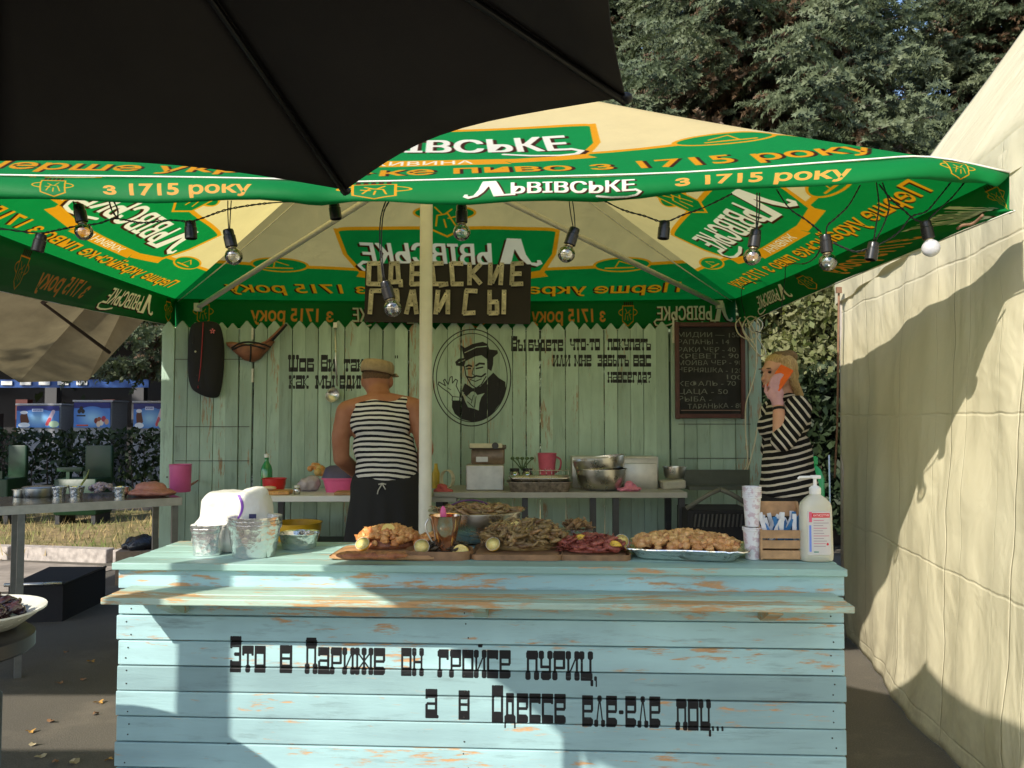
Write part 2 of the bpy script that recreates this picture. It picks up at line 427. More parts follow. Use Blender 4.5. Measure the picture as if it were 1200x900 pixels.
def drygrass_mat():
    m = NT('dry_grass_soil'); c = m.obj(); f = m.noise(c, 9, 6, .7); b = m.noise(c, 1.3, 4)
    col = m.mix(m.ramp(f, .3, .7), (.20, .15, .08), (.42, .32, .17))
    col = m.mix(m.math('MULTIPLY', m.ramp(b, .45, .65), .6), col, (.12, .15, .05))
    return m.done(m.pr(col, .95, 0, m.bump(f, .8, .03), .1))
GR = drygrass_mat()
def sheet(name, pts, z, mat, kind='structure', thick=0.0):
    b = MB(); n = len(pts)
    if thick: b.prism_rings([[(p[0], p[1], 0) for p in pts], [(p[0], p[1], z) for p in pts]])
    else: b.v = [Vector((p[0], p[1], z)) for p in pts]; b.f = [tuple(range(n))]
    return tag(b.build(name, mat), kind=kind)
lawn = [(-5.6, 7.9), (-2.6, 7.35), (1.0, 7.2), (1.2, 11.2), (-3.0, 11.0), (-9.5, 11.2), (-12, 10.4)]
sheet('lawn', lawn, .06, GR, thick=1)
KERB = simple('kerb_stone', (.42, .37, .33), .9, var=.35, sc=20, bump=.4, rvar=.15)
ks = MB(); ks.box((0, 0, 0), (.96, .12, .13), bev=.012); kme = ks.mesh('kerb_stone')
kme.materials.append(KERB)
kr = thing('kerb', None, None); tag(kr, kind='structure')
def kerb_run(a, b):
    a, b = Vector((*a, 0)), Vector((*b, 0)); n = max(1, int((b - a).length)); ang = math.atan2(b.y - a.y, b.x - a.x)
    for i in range(n):
        o = bpy.data.objects.new('kerb_stone', kme); COL.objects.link(o); o.parent = kr
        p = a + (b - a) * ((i + .5) / n); o.location = (p.x, p.y, .055 + random.uniform(-.004, .004)); o.rotation_euler = (0, 0, ang + random.uniform(-.01, .01))
kerb_run((-5.6, 7.83), (-2.6, 7.28)); kerb_run((-2.6, 7.28), (1.0, 7.13)); kerb_run((-12, 10.35), (-5.65, 7.85))
PAVE = simple('dusty_paving', (.34, .29, .24), .95, var=.4, sc=4, bump=.4)
sheet('dirt_path', [(-14, 8.6), (-5.9, 5.9), (-3.6, 6.2), (-3.4, 7.2), (-5.5, 7.7), (-12.1, 10.2)], .006, PAVE)
sheet('far_path', [(-30, 13.6), (20, 13.6), (26, 34), (-34, 34)], .012, simple('pale_paving', (.45, .40, .34), .9, var=.2, sc=3))  # paler colour than the near paving

# dry grass blades, one mass
gb = MB(); rr = random.Random(3)
for i in range(5200):
    x = rr.uniform(-9.5, -1.2); y = rr.uniform(7.5, 10.9)
    if y < 7.9 + (-(x + 5.6)) * .35 and x < -5.6: continue
    h = rr.uniform(.03, .10) * (1.7 if rr.random() < .12 else 1); a = rr.uniform(0, 6.28); dx, dy = math.cos(a), math.sin(a); q = rr.uniform(-.06, .06)
    n = len(gb.v); gb.v += [Vector((x - dx * .006, y - dy * .006, .05)), Vector((x + dx * .006, y + dy * .006, .05)), Vector((x + q, y + q * .5, .06 + h))]; gb.f.append((n, n + 1, n + 2))
gm = NT('grass_blades'); c_ = gm.obj(); gmat = gm.done(gm.pr(gm.mix(gm.ramp(gm.noise(c_, 2.2, 5), .4, .6), (.40, .30, .14), (.16, .22, .06)), .8, spec=.2))
tag(gb.build('grass', gmat), 'dry yellow grass with greener tufts on the verge behind the steel table', kind='stuff')

# fallen leaves on the asphalt
LEAF = [simple('leaf_yellow', (.55, .30, .07), .7, var=.3, sc=40), simple('leaf_brown', (.25, .13, .06), .8, var=.3, sc=40), simple('leaf_pale', (.40, .33, .2), .8, var=.2)]
lm = []
for k in range(3):
    b = MB(); pts = []
    for i in range(10):
        t = i / 10 * 2 * math.pi; r = .024 * (1 + .35 * math.cos(3 * t) + .1 * math.sin(5 * t + k)); pts.append((r * math.cos(t), r * .75 * math.sin(t), .004 + .007 * math.sin(2 * t + k)))
    b.v = [Vector((0, 0, .003))] + [Vector(p) for p in pts]; b.f = [(0, 1 + i, 1 + (i + 1) % 10) for i in range(10)]
    me = b.mesh('fallen_leaf'); me.materials.append(LEAF[k]); lm.append(me)
spots = [(116, 823), (151, 828), (36, 857), (112, 836), (107, 775), (98, 796), (60, 845), (86, 893), (70, 800), (128, 890), (48, 886), (40, 872)]
for (px, py) in spots:
    p = atz(px, py, .006); o = bpy.data.objects.new('fallen_leaf', random.choice(lm)); COL.objects.link(o)
    o.location = p; o.rotation_euler = (random.uniform(-.2, .2), random.uniform(-.2, .2), random.uniform(0, 6)); o.scale = (random.uniform(.6, 1.0),) * 3
    tag(o, 'small dry autumn leaf lying on the dark asphalt left of the counter', 'leaf', 'fallen leaves on the asphalt')
rl = random.Random(5)
for i in range(34):
    x, y = rl.uniform(-5.5, -1.4), rl.uniform(3.0, 7.6); o = bpy.data.objects.new('fallen_leaf', rl.choice(lm)); COL.objects.link(o)
    o.location = (x, y, .010); o.rotation_euler = (0, 0, rl.uniform(0, 6)); o.scale = (rl.uniform(.5, .95),) * 3
    tag(o, 'small dry autumn leaf lying on the dark asphalt left of the counter', 'leaf', 'fallen leaves on the asphalt')

# ================================================================ GREEN CANOPY
GRN = (.05, .55, .27, 1); GRD = (.04, .50, .24, 1); CRM = (.90, .83, .63, 1); ORG = (.90, .62, .10, 1); WHT = (.95, .93, .88, 1); BRN = (.25, .12, .05, 1)
def logo(cv, x0, x1, y0, y1, shadow=True):
    """the wordmark with a tall swash first letter and a tail under the last"""
    W, H = x1 - x0, y1 - y0
    passes = ([(.012 * W, -.05 * H, BRN)] if shadow else []) + [(0, 0, WHT)]
    for ox, oy, c in passes:
        q = lambda pts: [(x0 + ox + a * W, y0 + oy + b * H) for a, b in pts]
        # swash letter
        cv.poly(q([(.115, .98), (.19, 1.0), (.235, .10), (.30, .10), (.30, .0), (.175, .0), (.15, .62), (.12, .28), (.085, .06), (.03, -.04), (.0, .06), (.012, .2), (.03, .2), (.03, .1), (.06, .12), (.09, .42)]), c)
        tx, wd = text_tris('ЬВІВСЬКЕ', .0)
        f = lambda x, y: (x0 + ox + (.265 + .70 * x / wd) * W, y0 + oy + (.10 + .72 * y / .72) * H)
        
        for ex, ey in ((-.005, -.012), (.005, -.012), (-.005, .012), (.005, .012), (0, 0)):
            for t in tx: cv.poly([(f(*p)[0] + ex * W, f(*p)[1] + ey * H) for p in t], c)
        cv.line(q([(.97, .16), (1.0, .02), (.98, -.14), (.93, -.2), (.84, -.17), (.76, -.06)]), .035 * H + .012 * W, c)
def crest(cv, cx, cy, w, h):
    cv.ellipse(cx, cy + .1 * h, w * .5, h * .2, ORG); cv.ellipse(cx, cy + .1 * h, w * .46, h * .15, GRD)
    cv.poly([(cx - .3 * w, cy + .4 * h), (cx + .3 * w, cy + .4 * h), (cx + .3 * w, cy - .3 * h), (cx, cy - .52 * h), (cx - .3 * w, cy - .3 * h)], ORG)
    cv.poly([(cx - .26 * w, cy + .36 * h), (cx + .26 * w, cy + .36 * h), (cx + .26 * w, cy - .27 * h), (cx, cy - .46 * h), (cx - .26 * w, cy - .27 * h)], GRD)
    for i in range(5): cv.rect(cx - .24 * w + i * .1 * w, cy + .4 * h, cx - .18 * w + i * .1 * w, cy + .56 * h, BRN)
    for pts in ([(-.15, -.2), (-.05, .1), (.12, .05), (.16, -.22)], [(-.12, .2), (-.02, .1)], [(.05, .1), (.14, .25)], [(-.05, -.02), (-.17, .02)], [(.02, -.05), (.0, -.25)]):
        cv.line([(cx + a * w, cy + b * h) for a, b in pts], .03 * w, ORG)
def badge(cv, cx, cy, w, h):
    cv.ellipse(cx, cy, w * .5, h * .5, ORG); cv.ellipse(cx, cy, w * .45, h * .40, GRN)
    cv.line([(cx - .2 * w, cy - .2 * h), (cx + .28 * w, cy - .2 * h)], h * .09, ORG); cv.line([(cx - .05 * w, cy - .18 * h), (cx + .12 * w, cy - .18 * h), (cx + .06 * w, cy + .25 * h), (cx - .15 * w, cy)], h * .07, ORG)
def panel_img(name, Wd, S):
    cv = Canvas(-Wd / 2, 0, Wd / 2, S, 340, CRM)
    s0 = .36; hw = Wd / 2
    top = [(hw * (2 * i / 60 - 1), s0 + .03 * math.cos(i / 60 * 2 * math.pi)) for i in range(61)]
    cv.poly([(-hw, 0), (hw, 0)] + [(a, b + .03) for a, b in reversed(top)], ORG)
    cv.poly([(-hw, 0), (hw, 0)] + list(reversed(top)), GRN)
    pw, p0, p1 = (.70, .30, .72)
    def plate(g, c):
        b = [(-pw + .12 - g, p0 - g), (pw - .12 + g, p0 - g), (pw - .02 + g, (p0 + p1) / 2), (pw + g, p1 + g)]
        arc = [(pw * math.cos(t) * 1.0, p1 + g + .045 * math.sin(t)) for t in [math.pi * i / 20 for i in range(21)]]
        cv.poly(b + arc + [(-pw - g, p1 + g), (-pw + .02 - g, (p0 + p1) / 2)], c)
    plate(.03, ORG); plate(0, GRN)
    crest(cv, 0, p1 + .16, .40, .36)
    logo(cv, -.62, .62, p0 + .10, p1 - .04)
    cv.poly([(-.30, p0 + .0), (.30, p0 + .0), (.34, p0 - .085), (-.34, p0 - .085)], ORG)
    cv.poly([(-.30, p0 - .01), (-.62, p0 + .05), (-.66, p0 - .02), (-.34, p0 - .07)], ORG); cv.poly([(.30, p0 - .01), (.62, p0 + .05), (.66, p0 - .02), (.34, p0 - .07)], ORG)
    wd = text_tris('ЖИВИНА', .01)[1]; cv.text('ЖИВИНА', fit(-.2, .2, p0 - .07, p0 - .015, wd), WHT, .01)
    for sx in (-1, 1): badge(cv, sx * min(hw * .60, 1.16), s0 + .03, .40, .15)
    t = 'Перше українське пиво з 1715 року'; wd = text_tris(t, .02)[1]; tw = hw * .80
    cv.text(t, fit(-tw + .012, tw + .012, .085, .185, wd), BRN, .02); cv.text(t, fit(-tw, tw, .09, .19, wd), ORG, .02)
    return cv.image(name)
def valance_img(name, Wd, H, items):
    cv = Canvas(0, 0, Wd, H, 520, GRD)
    for kind, a, b in items:
        if kind == 'logo': logo(cv, a, b, H * .22, H * .88, True)
        elif kind == 'crest': crest(cv, (a + b) / 2, H * .5, b - a, H * .8)
        else:
            wd = text_tris(kind, .03)[1]; cv.text(kind, fit(a, b, H * .28, H * .72, wd), (.93, .66, .3, 1), .03)
    return cv.image(name)
FRc, BRc, BLc, FLc = at(1183, 203, 2.55), at(862, 350, 5.63), at(205, 350, 5.63), at(-190, 200, 2.62)
APEX = at(503, 78, 4.18)
POLEX, POLEY = at(499, 400, 4.15).x, 4.15
can = thing('market_umbrella', 'large green and cream umbrella with printed beer lettering over the serving counter', 'umbrella', (POLEX, POLEY, 0))
def front_edge():
    key = [(-190, 200, 2.62), (0, 206, 2.60), (180, 208, 2.59), (340, 211, 2.58), (415, 214, 2.575), (600, 209, 2.57), (800, 203, 2.56), (1000, 189, 2.55), (1090, 185, 2.545), (1183, 203, 2.55)]
    return smoothpath([at(*k) for k in key], 4)
def lin(a, b, n=28, sag=.0): return [a.lerp(b, i / n) + Vector((0, 0, -sag * math.sin(math.pi * i / n))) for i in range(n + 1)]
E_F = front_edge(); E_R = lin(FRc, BRc, sag=.015); E_B = lin(BRc, BLc, sag=.02); E_L = lin(BLc, FLc, sag=.015)
rf = random.Random(11)
def roof_panel(edge, mat, Wd, S, flipu=False):
    nr = 22; b = MB(); uv = []; n = len(edge); ln = [0]
    for p, q in zip(edge, edge[1:]): ln.append(ln[-1] + (q - p).length)
    for j in range(nr + 1):
        t = j / nr
        for i, p in enumerate(edge):
            u = ln[i] / ln[-1]
            q = p.lerp(APEX, t)
            q.z -= .05 * math.sin(math.pi * t) * (0.35 + .65 * math.sin(math.pi * u))
            k = math.sin(math.pi * u) * math.sin(math.pi * min(1, t * 1.2)) if t < .83 else 0
            q.z += .018 * k * mnoise.noise(Vector((q.x * 2.2, q.y * 2.2, 0)))
            b.v.append(q); uv.append((.5 + (u - .5) * (1 - t) * 1.0, t))
    for j in range(nr):
        for i in range(n - 1): a = j * n + i; b.f.append((a, a + 1, a + 1 + n, a + n))
    o = b.build('roof_panel', mat, can, smooth=True)
    lay = o.data.uv_layers.new(name='UVMap')
    for l in o.data.loops: lay.data[l.index].uv = uv[l.vertex_index]
    return o
S_F = 1.9; S_S = 2.45
imF = panel_img('front_print', 4.0, S_F); imS = panel_img('side_print', 3.1, S_S)
mF = cloth('canopy_front_back', None, .50, imF, bump=.35, rough=.7, tcol=(1, 1, .7)); mS = cloth('canopy_side', None, .50, imS, bump=.35, rough=.7, tcol=(1, 1, .7))
roof_panel(E_F, mF, 4, S_F); roof_panel(E_B, mF, 4, S_F); roof_panel(E_R, mS, 3.1, S_S); roof_panel(E_L, mS, 3.1, S_S)
def valance(top, bot, mat, mid=None):
    b = MB(); uv = []; n = len(top); ln = [0]
    for p, q in zip(top, top[1:]): ln.append(ln[-1] + (q - p).length)
    rows = 6
    for j in range(rows + 1):
        t = j / rows
        for i in range(n):
            p = top[i].lerp(bot[i], t)
            if mid is not None: p = p + mid(i / (n - 1), t)
            b.v.append(p); uv.append((ln[i] / ln[-1], 1 - t))
    for j in range(rows):
        for i in range(n - 1): a = j * n + i; b.f.append((a, a + n, a + n + 1, a + 1))
    o = b.build('valance', mat, can, smooth=True)
    lay = o.data.uv_layers.new(name='UVMap')
    for l in o.data.loops: lay.data[l.index].uv = uv[l.vertex_index]
    sd = o.modifiers.new('cloth', 'SOLIDIFY'); sd.thickness = .0016
    fr = top is E_F; hem = MB().tube([p + Vector((0, -.002 if fr else 0, .002 if fr else -.001)) for p in (top if fr else bot)], .0032 if fr else .0026, 6); hem.build('hem', HEM, o, True)
    return o
HEM = simple('hem_tape', (.75, .72, .62), .8)
vf = valance_img('valance_front', 4.3, .2, [('logo', .02, .62), ('crest', .75, .9), ('з 1715 року', 1.0, 1.56), ('crest', 1.86, 2.14), ('logo', 2.32, 2.96), ('з 1715 року', 3.08, 3.72), ('crest', 4.0, 4.16)])
vs = valance_img('valance_side', 3.2, .2, [('crest', .05, .2), ('logo', .35, .95), ('з 1715 року', 1.15, 1.75), ('crest', 1.9, 2.06), ('logo', 2.2, 2.75)])
mVF = cloth('valance_front', None, .36, vf, bump=.3, rough=.6, tcol=(1, 1, .7)); mVS = cloth('valance_side', None, .36, vs, bump=.3, rough=.6, tcol=(1, 1, .7))
kb = [(-190, 231, 2.58), (0, 233, 2.55), (180, 236, 2.54), (340, 238, 2.53), (415, 238, 2.53), (600, 238, 2.52), (800, 228, 2.52), (1000, 214, 2.50), (1110, 212, 2.50), (1165, 220, 2.52), (1183, 250, 2.545)]
B_F = smoothpath([at(*k) for k in kb], 4)
def bulge(u, t): return Vector((0, -.030 * math.sin(math.pi * t) ** .8 * (.7 + .3 * math.sin(u * 23)) - .016 * t * math.sin(u * 47 + 2 * math.sin(u * 11)), .004 * t * math.sin(u * 47) + .003 * math.sin(u * 29)))
valance(E_F, B_F, mVF, bulge)
def wav(a): return lambda u, t: Vector((a * t * math.sin(u * 31) * math.sin(math.pi * u), a * t * math.cos(u * 27) * math.sin(math.pi * u), 0))
def drop(edge, pts, n=28): 
    q = smoothpath([at(*k) for k in pts], 4); m_ = len(q) - 1
    return [q[min(m_, int(i / n * m_))].lerp(q[min(m_, int(i / n * m_) + 1)], (i / n * m_) % 1) for i in range(n + 1)]
valance(E_R, drop(E_R, [(1183, 250, 2.55), (1150, 262, 2.66), (940, 349, 4.48), (868, 382, 5.60)]), mVS, wav(.012))
valance(E_B, [p + Vector((0, 0, -.20)) for p in E_B], mVF, wav(.015))
valance(E_L, drop(E_L, [(205, 382, 5.62), (95, 361, 4.9), (0, 341, 4.27), (-190, 302, 2.62)]), mVS, wav(.012))
POLE = simple('pole_cream_paint', (.74, .72, .65), .45, var=.08, sc=12)
STRUT = simple('strut_metal', (.62, .60, .54), .4, metal=.3, var=.1)
b = MB().lathe([(.0325, 0), (.0325, 2.70), (.026, 2.701), (.026, APEX.z - .03)], (POLEX, POLEY, 0), 20); pl = b.build('pole', POLE, can, 40)
MB().lathe([(.20, .004), (.20, .04), (.06, .06), (.045, .16), (.045, .2)], (POLEX, POLEY, 0), 24).build('base_plate', simple('cast_iron', (.05, .05, .055), .6), can, 40)
hub = Vector((POLEX, POLEY, at(499, 190, POLEY).z))
MB().lathe([(.05, -.04), (.06, -.03), (.06, .03), (.05, .04)], hub, 16).build('hub', STRUT, can, 40)
MB().lathe([(.05, -.05), (.07, -.02), (.07, .02), (.02, .06)], APEX - Vector((0, 0, .06)), 16).build('crown_hub', STRUT, can, 40)
for cn, f in ((BLc, .93), (BRc, .955), (FLc, .62), (FRc, .62)):
    e = APEX.lerp(cn, f) - Vector((0, 0, .055)); 
    if f > .9: e = at(*((232, 360, 5.35) if cn is BLc else (843, 357, 5.42)))
    d = (e - hub); MB().tube([hub + d * .02, e], .017, 8).build('strut', STRUT, can, True)
    MB().box(e, (.04, .04, .05)).build('strut_joint', STRUT, can)
for cn in (BLc, BRc, FLc, FRc):
    MB().tube([APEX.lerp(cn, t) - Vector((0, 0, .035 + .05 * math.sin(math.pi * t))) for t in [i / 10 for i in range(10)] + [.985]], .0042, 6).build('seam_cord', HEM, can, True)

# ================================================================ BLACK UMBRELLA
BLK = NT('black_canvas'); c_ = BLK.obj()
BLK = BLK.done(BLK.pr(BLK.ramp(BLK.noise(c_, 3, 5), .3, .7, (.030, .027, .025), (.040, .036, .033)), .9, 0, BLK.bump(BLK.noise(c_, 600, 2), .2, .002), .15))
bc = [at(-10, 188, 2.07), at(405, 222, 2.33), at(733, 113, 1.65), Vector((.16, .78, 1.95)), Vector((-.35, .22, 1.95)), Vector((-.98, .30, 1.95)), Vector((-1.22, .62, 1.95)), Vector((-1.50, 1.22, 1.95))]  # unseen rear corners shaped to fit the shade on the counter
bap = Vector((-.80, 1.20, 2.46))
bu = thing('black_umbrella', 'black canvas umbrella reaching over the top left, seen from underneath', 'umbrella', (bap.x, bap.y, 0))
b = MB(); nseg, nr = 12, 12
cen2 = Vector((bap.x, bap.y, 0))
for k in range(8):
    p, q = bc[k], bc[(k + 1) % 8]; base = len(b.v)
    sagk = {0: .035, 1: .075, 2: .05, 7: .10, 6: .015, 5: .01}.get(k, .06)
    for j in range(nr + 1):
        t = j / nr
        for i in range(nseg + 1):
            u = i / nseg; e = p.lerp(q, u); e = e + (cen2 + Vector((0, 0, e.z)) - e).normalized() * sagk * math.sin(math.pi * u) + Vector((0, 0, .02 * math.sin(math.pi * u)))
            x = e.lerp(bap, t); x.z -= .04 * math.sin(math.pi * t) * math.sin(math.pi * u); b.v.append(x)
    for j in range(nr):
        for i in range(nseg): a = base + j * (nseg + 1) + i; b.f.append((a, a + 1, a + nseg + 2, a + nseg + 1))
o = b.build('canopy', BLK, bu, smooth=True); sd = o.modifiers.new('cloth', 'SOLIDIFY'); sd.thickness = .002; sd.offset = 1
BM = simple('black_metal', (.012, .012, .013), .4, metal=.5)
for k in range(8):
    e = bc[k]; MB().tube([bap - Vector((0, 0, .03)), bap.lerp(e, .5) - Vector((0, 0, .022)), e - Vector((0, 0, .012))], .0085, 6).build('rib', BM, bu, True)
    MB().ell(e - Vector((0, 0, .004)), (.016, .016, .012), 8, 6).build('rib_tip', BM, bu, True)
MB().lathe([(.022, 0), (.022, bap.z)], (bap.x, bap.y, 0), 16).build('pole', BM, bu, 40)
MB().lathe([(.24, .004), (.24, .05), (.05, .07), (.04, .2)], (bap.x, bap.y, 0), 20).build('base_plate', BM, bu, 40)

# an unseen post added at the left to cast the upright stripe of shade on the counter
post = thing('shade_post', 'broad weathered timber post added outside the picture to cast a stripe of shade on the counter', 'post', (-2.02, 1.08, 0))
TIM = simple('weathered_timber', (.25, .18, .11), .8, var=.3, sc=20)
MB().box((-2.02, 1.08, 1.25), (.13, .09, 2.5), (0, 0, R(-38)), bev=.008).build('post', TIM, post); MB().box((-2.02, 1.08, .03), (.34, .34, .06), (0, 0, R(-38)), bev=.01).build('foot', TIM, post)

# ================================================================ CREAM TENT at the right
tent = thing('cream_tent', 'tall cream marquee with hanging side sheet at the right of the stall', 'tent', (1.7, 3.4, 0))
def tent_mat():
    m = NT('cream_tarpaulin'); c = m.obj()
    f = m.noise(c, 2.2, 6, .6); st = m.ramp(m.noise(m.map(c, (1, 1, .4)), 2.5, 5, .7), .58, .82)
    col = m.mix(m.ramp(f, .3, .7), (.78, .715, .50), (.83, .77, .56)); col = m.mix(m.math('MULTIPLY', st, .18), col, (.46, .40, .26))
    wr = m.math('ADD', m.noise(m.map(c, (1.0, 1.0, .6), rot=(.4, 0, 0)), 2.2, 3, .5, .6), m.math('MULTIPLY', m.noise(m.map(c, (1, 1, .8), rot=(.8, .4, 0)), 6, 3, .5, 1.2), .16))
    sp = m.n('ShaderNodeSeparateXYZ'); m.set(sp.inputs[0], m.obj())
    wob = m.math('MULTIPLY', m.noise(c, 3, 3), .05)
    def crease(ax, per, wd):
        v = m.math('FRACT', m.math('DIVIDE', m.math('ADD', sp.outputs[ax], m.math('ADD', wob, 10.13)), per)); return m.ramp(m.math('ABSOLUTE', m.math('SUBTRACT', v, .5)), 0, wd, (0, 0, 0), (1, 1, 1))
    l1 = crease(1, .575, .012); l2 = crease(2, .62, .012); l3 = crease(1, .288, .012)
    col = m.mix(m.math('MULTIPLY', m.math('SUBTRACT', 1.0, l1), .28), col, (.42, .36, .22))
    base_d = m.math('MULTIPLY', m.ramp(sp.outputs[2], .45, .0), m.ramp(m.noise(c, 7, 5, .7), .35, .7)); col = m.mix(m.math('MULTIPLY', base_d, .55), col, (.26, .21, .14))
    wr = m.math('ADD', wr, m.math('ADD', m.math('MULTIPLY', l1, .10), m.math('ADD', m.math('MULTIPLY', l2, .07), m.math('MULTIPLY', l3, .05))))
    nn = m.bump(wr, .75, .05)
    d = m.pr(col, .55, 0, nn, .35); t = m.n('ShaderNodeBsdfTranslucent'); m.set(t.inputs[0], col); x = m.n('ShaderNodeMixShader'); x.inputs[0].default_value = .25
    m.t.links.new(d, x.inputs[1]); m.t.links.new(t.outputs[0], x.inputs[2]); return m.done(x.outputs[0])
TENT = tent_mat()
def tent_pt(Y, z):                                         # the sheet leans out a little at the top
    bx = 1.955 - .170 * (4.95 - Y) + .02; tx = 2.0 - .112 * (4.95 - Y)
    return Vector((bx + (tx - bx) * z / 2.2, Y, z))
def fold(Y, z):
    return .014 * mnoise.noise(Vector((Y * 5, z * .8, 3))) + .026 * mnoise.noise(Vector((Y * 1.8, z * 1.1, 9))) + .006 * math.sin(Y * 60) * max(0, 1 - (4.95 - Y) / .5) + .010 * mnoise.noise(Vector((Y * 6 + z * 4, z * 3 - Y * 3, 1)))
b = MB(); NY, NZ = 110, 60
for j in range(NZ + 1):
    for i in range(NY + 1):
        Y = 4.95 - (4.95 - .3) * i / NY; top = 2.13 + .075 * (4.95 - Y); z = top * j / NZ + .0; p = tent_pt(Y, z)
        k = fold(Y, z); p.x += k if j < NZ else 0
        if j < 5: p.x += .03 * (1 - j / 5) * math.sin(Y * 3)
        p.z = max(p.z, .004 + .006 * (i % 2) * 0); b.v.append(p)
for j in range(NZ):
    for i in range(NY): a = j * (NY + 1) + i; b.f.append((a, a + 1, a + NY + 2, a + NY + 1))
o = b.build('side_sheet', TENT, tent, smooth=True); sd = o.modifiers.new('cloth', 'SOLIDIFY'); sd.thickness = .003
# roof sheet that climbs from the eave, and the eave strip
b = MB(); NR = 20
R0 = at(1112, 186, 3.6); 
for j in range(NR + 1):
    t = j / NR
    for i in range(41):
        Y = 5.05 - 4.75 * i / 40; e = tent_pt(Y, 2.13 + .075 * (4.95 - Y)); e.x -= .012; e.z += .004
        rz = Vector((3.9, 3.6, 5.3)); b.v.append(e.lerp(rz, t) + Vector((0, 0, -.06 * math.sin(math.pi * t) + .015 * mnoise.noise(Vector((i * .4, t * 6, 0)))))) 
for j in range(NR):
    for i in range(40): a = j * 41 + i; b.f.append((a, a + 1, a + 42, a + 41))
o = b.build('roof_sheet', TENT, tent, smooth=True); sd = o.modifiers.new('cloth', 'SOLIDIFY'); sd.thickness = .003; sd.offset = 1
for Ys in ():
    MB().tube([tent_pt(Ys, z_) + Vector((fold(Ys, z_) - .0005, 0, 0)) for z_ in [(2.13 + .075 * (4.95 - Ys)) * i / 40 for i in range(40)]], .0018, 6).build('seam', TENT, tent, True)
b = MB()
for j in range(5):
    for i in range(81):
        Y = 5.02 - 4.7 * i / 80; e = tent_pt(Y, 2.13 + .075 * (4.95 - Y)); e.x -= .018 + .012 * math.sin(i * .9) * j / 4; e.z -= .035 * j - .006; b.v.append(e)
for j in range(4):
    for i in range(80): a = j * 81 + i; b.f.append((a, a + 1, a + 82, a + 81))
b.build('eave_strip', TENT, tent, smooth=True)
TP = simple('tent_pole', (.45, .40, .34), .5, metal=.3)
pp = tent_pt(4.92, 0); pt_ = tent_pt(4.92, 2.12)
MB().tube([pp + Vector((-.0, -.0, 0)), pt_], .016, 10).build('corner_pole', TP, tent, True)
ROPE = simple('rope_brown', (.22, .12, .07), .8)
MB().tube(smoothpath([at(983, 344, 4.8), at(982, 420, 4.8), at(981, 500, 4.82), at(978, 560, 4.8)], 4), .006, 6).build('tie_rope', ROPE, tent, True)
MB().box(at(983, 340, 4.79), (.03, .02, .035)).build('buckle', ROPE, tent)
MB().tube(smoothpath([at(1152, 252, 2.58), at(1140, 262, 2.62), at(1128, 264, 2.62), at(1122, 268, 2.64)], 4), .005, 6).build('tie_strap', ROPE, tent, True)

# ================================================================ PICKET WALL
WY = 5.35
wallc = Canvas(188, 520, 890, 372, 4)                     # y runs down in these units
INK = (.02, .02, .025, 1)
for t, x0, x1, yb, h, cp in (('Шоб', 337, 367, 436, 16, 20), ('Ви', 375, 392, 436, 15, 20), ('так', 402, 425, 436, 15, 15), ('"', 461, 466, 430, 12, 12),
                             ('как', 338, 361, 456, 16, 16), ('мы', 369, 391, 456, 16, 16), ('едим', 397, 428, 456, 16, 16),
                             ('Вы', 598, 615, 412, 14, 18), ('будете', 618, 659, 412, 14, 14), ('что-то', 667, 702, 411, 14, 14), ('покупать', 711, 762, 411, 14, 14),
                             ('или', 647, 667, 430, 14, 14), ('мне', 672, 692, 430, 14, 14), ('забыть', 699, 736, 430, 14, 14), ('вас', 741, 762, 430, 14, 14), ('навсегда?', 711, 762, 449, 13, 13)):
    word(wallc, t, x0, x1, yb, h, INK, cp)
def q4(pts): return [(490 + x / 6.43, 370 + y / 6.43) for x, y in pts]
def ring(cx, cy, rx, ry, wd):
    n = 72; wallc.line([(cx + rx * math.cos(2 * math.pi * k / n), cy + ry * math.sin(2 * math.pi * k / n)) for k in range(n + 1)], wd, INK)
CX, CY = 490 + 398 / 6.43, 370 + 468 / 6.43
ring(CX, CY, 45.6, 56.5, 1.3); ring(CX, CY, 41.4, 51.8, 1.0)
CLR = (0, 0, 0, 0)
# a waving man in a hat, plain line drawing
wallc.poly(q4([(250, 640), (300, 640), (330, 600), (350, 560), (440, 560), (520, 470), (560, 430), (600, 470), (650, 500), (655, 560), (620, 650), (560, 730), (490, 785), (400, 800), (320, 780), (270, 740), (248, 690)]), INK)
wallc.poly(q4([(322, 575), (360, 610), (410, 560), (440, 600), (495, 585), (470, 615), (455, 660), (450, 715), (410, 700), (370, 690), (345, 640)]), CLR)
for pts in ([(350, 600), (400, 640)], [(410, 600), (395, 660)], [(430, 610), (420, 690)], [(365, 650), (410, 690)]): wallc.line(q4(pts), .9, INK)
wallc.poly(q4([(322, 570), (345, 510), (405, 548), (430, 545), (500, 520), (510, 580), (440, 585), (408, 572), (355, 590)]), INK)
wallc.poly(q4([(340, 380), (375, 300), (480, 300), (520, 380), (515, 440), (470, 520), (430, 545), (395, 520), (355, 450)]), CLR)
wallc.poly(q4([(340, 320), (325, 265), (322, 225), (345, 245), (400, 215), (480, 198), (515, 215), (530, 255), (590, 262), (595, 285), (560, 315), (558, 370), (545, 420), (515, 400), (512, 330), (470, 300), (420, 310), (350, 345), (340, 385), (280, 378), (272, 350), (300, 325)]), INK)
wallc.line(q4([(345, 280), (430, 240), (510, 232)]), 1.0, CLR); wallc.line(q4([(300, 355), (345, 335)]), 1.0, CLR)
wallc.line(q4([(342, 385), (352, 450), (392, 520), (430, 547), (470, 520), (505, 460)]), 1.3, INK)
wallc.line(q4([(355, 385), (375, 375), (395, 382)]), 2.2, INK); wallc.line(q4([(430, 378), (455, 362), (490, 365)]), 2.4, INK)
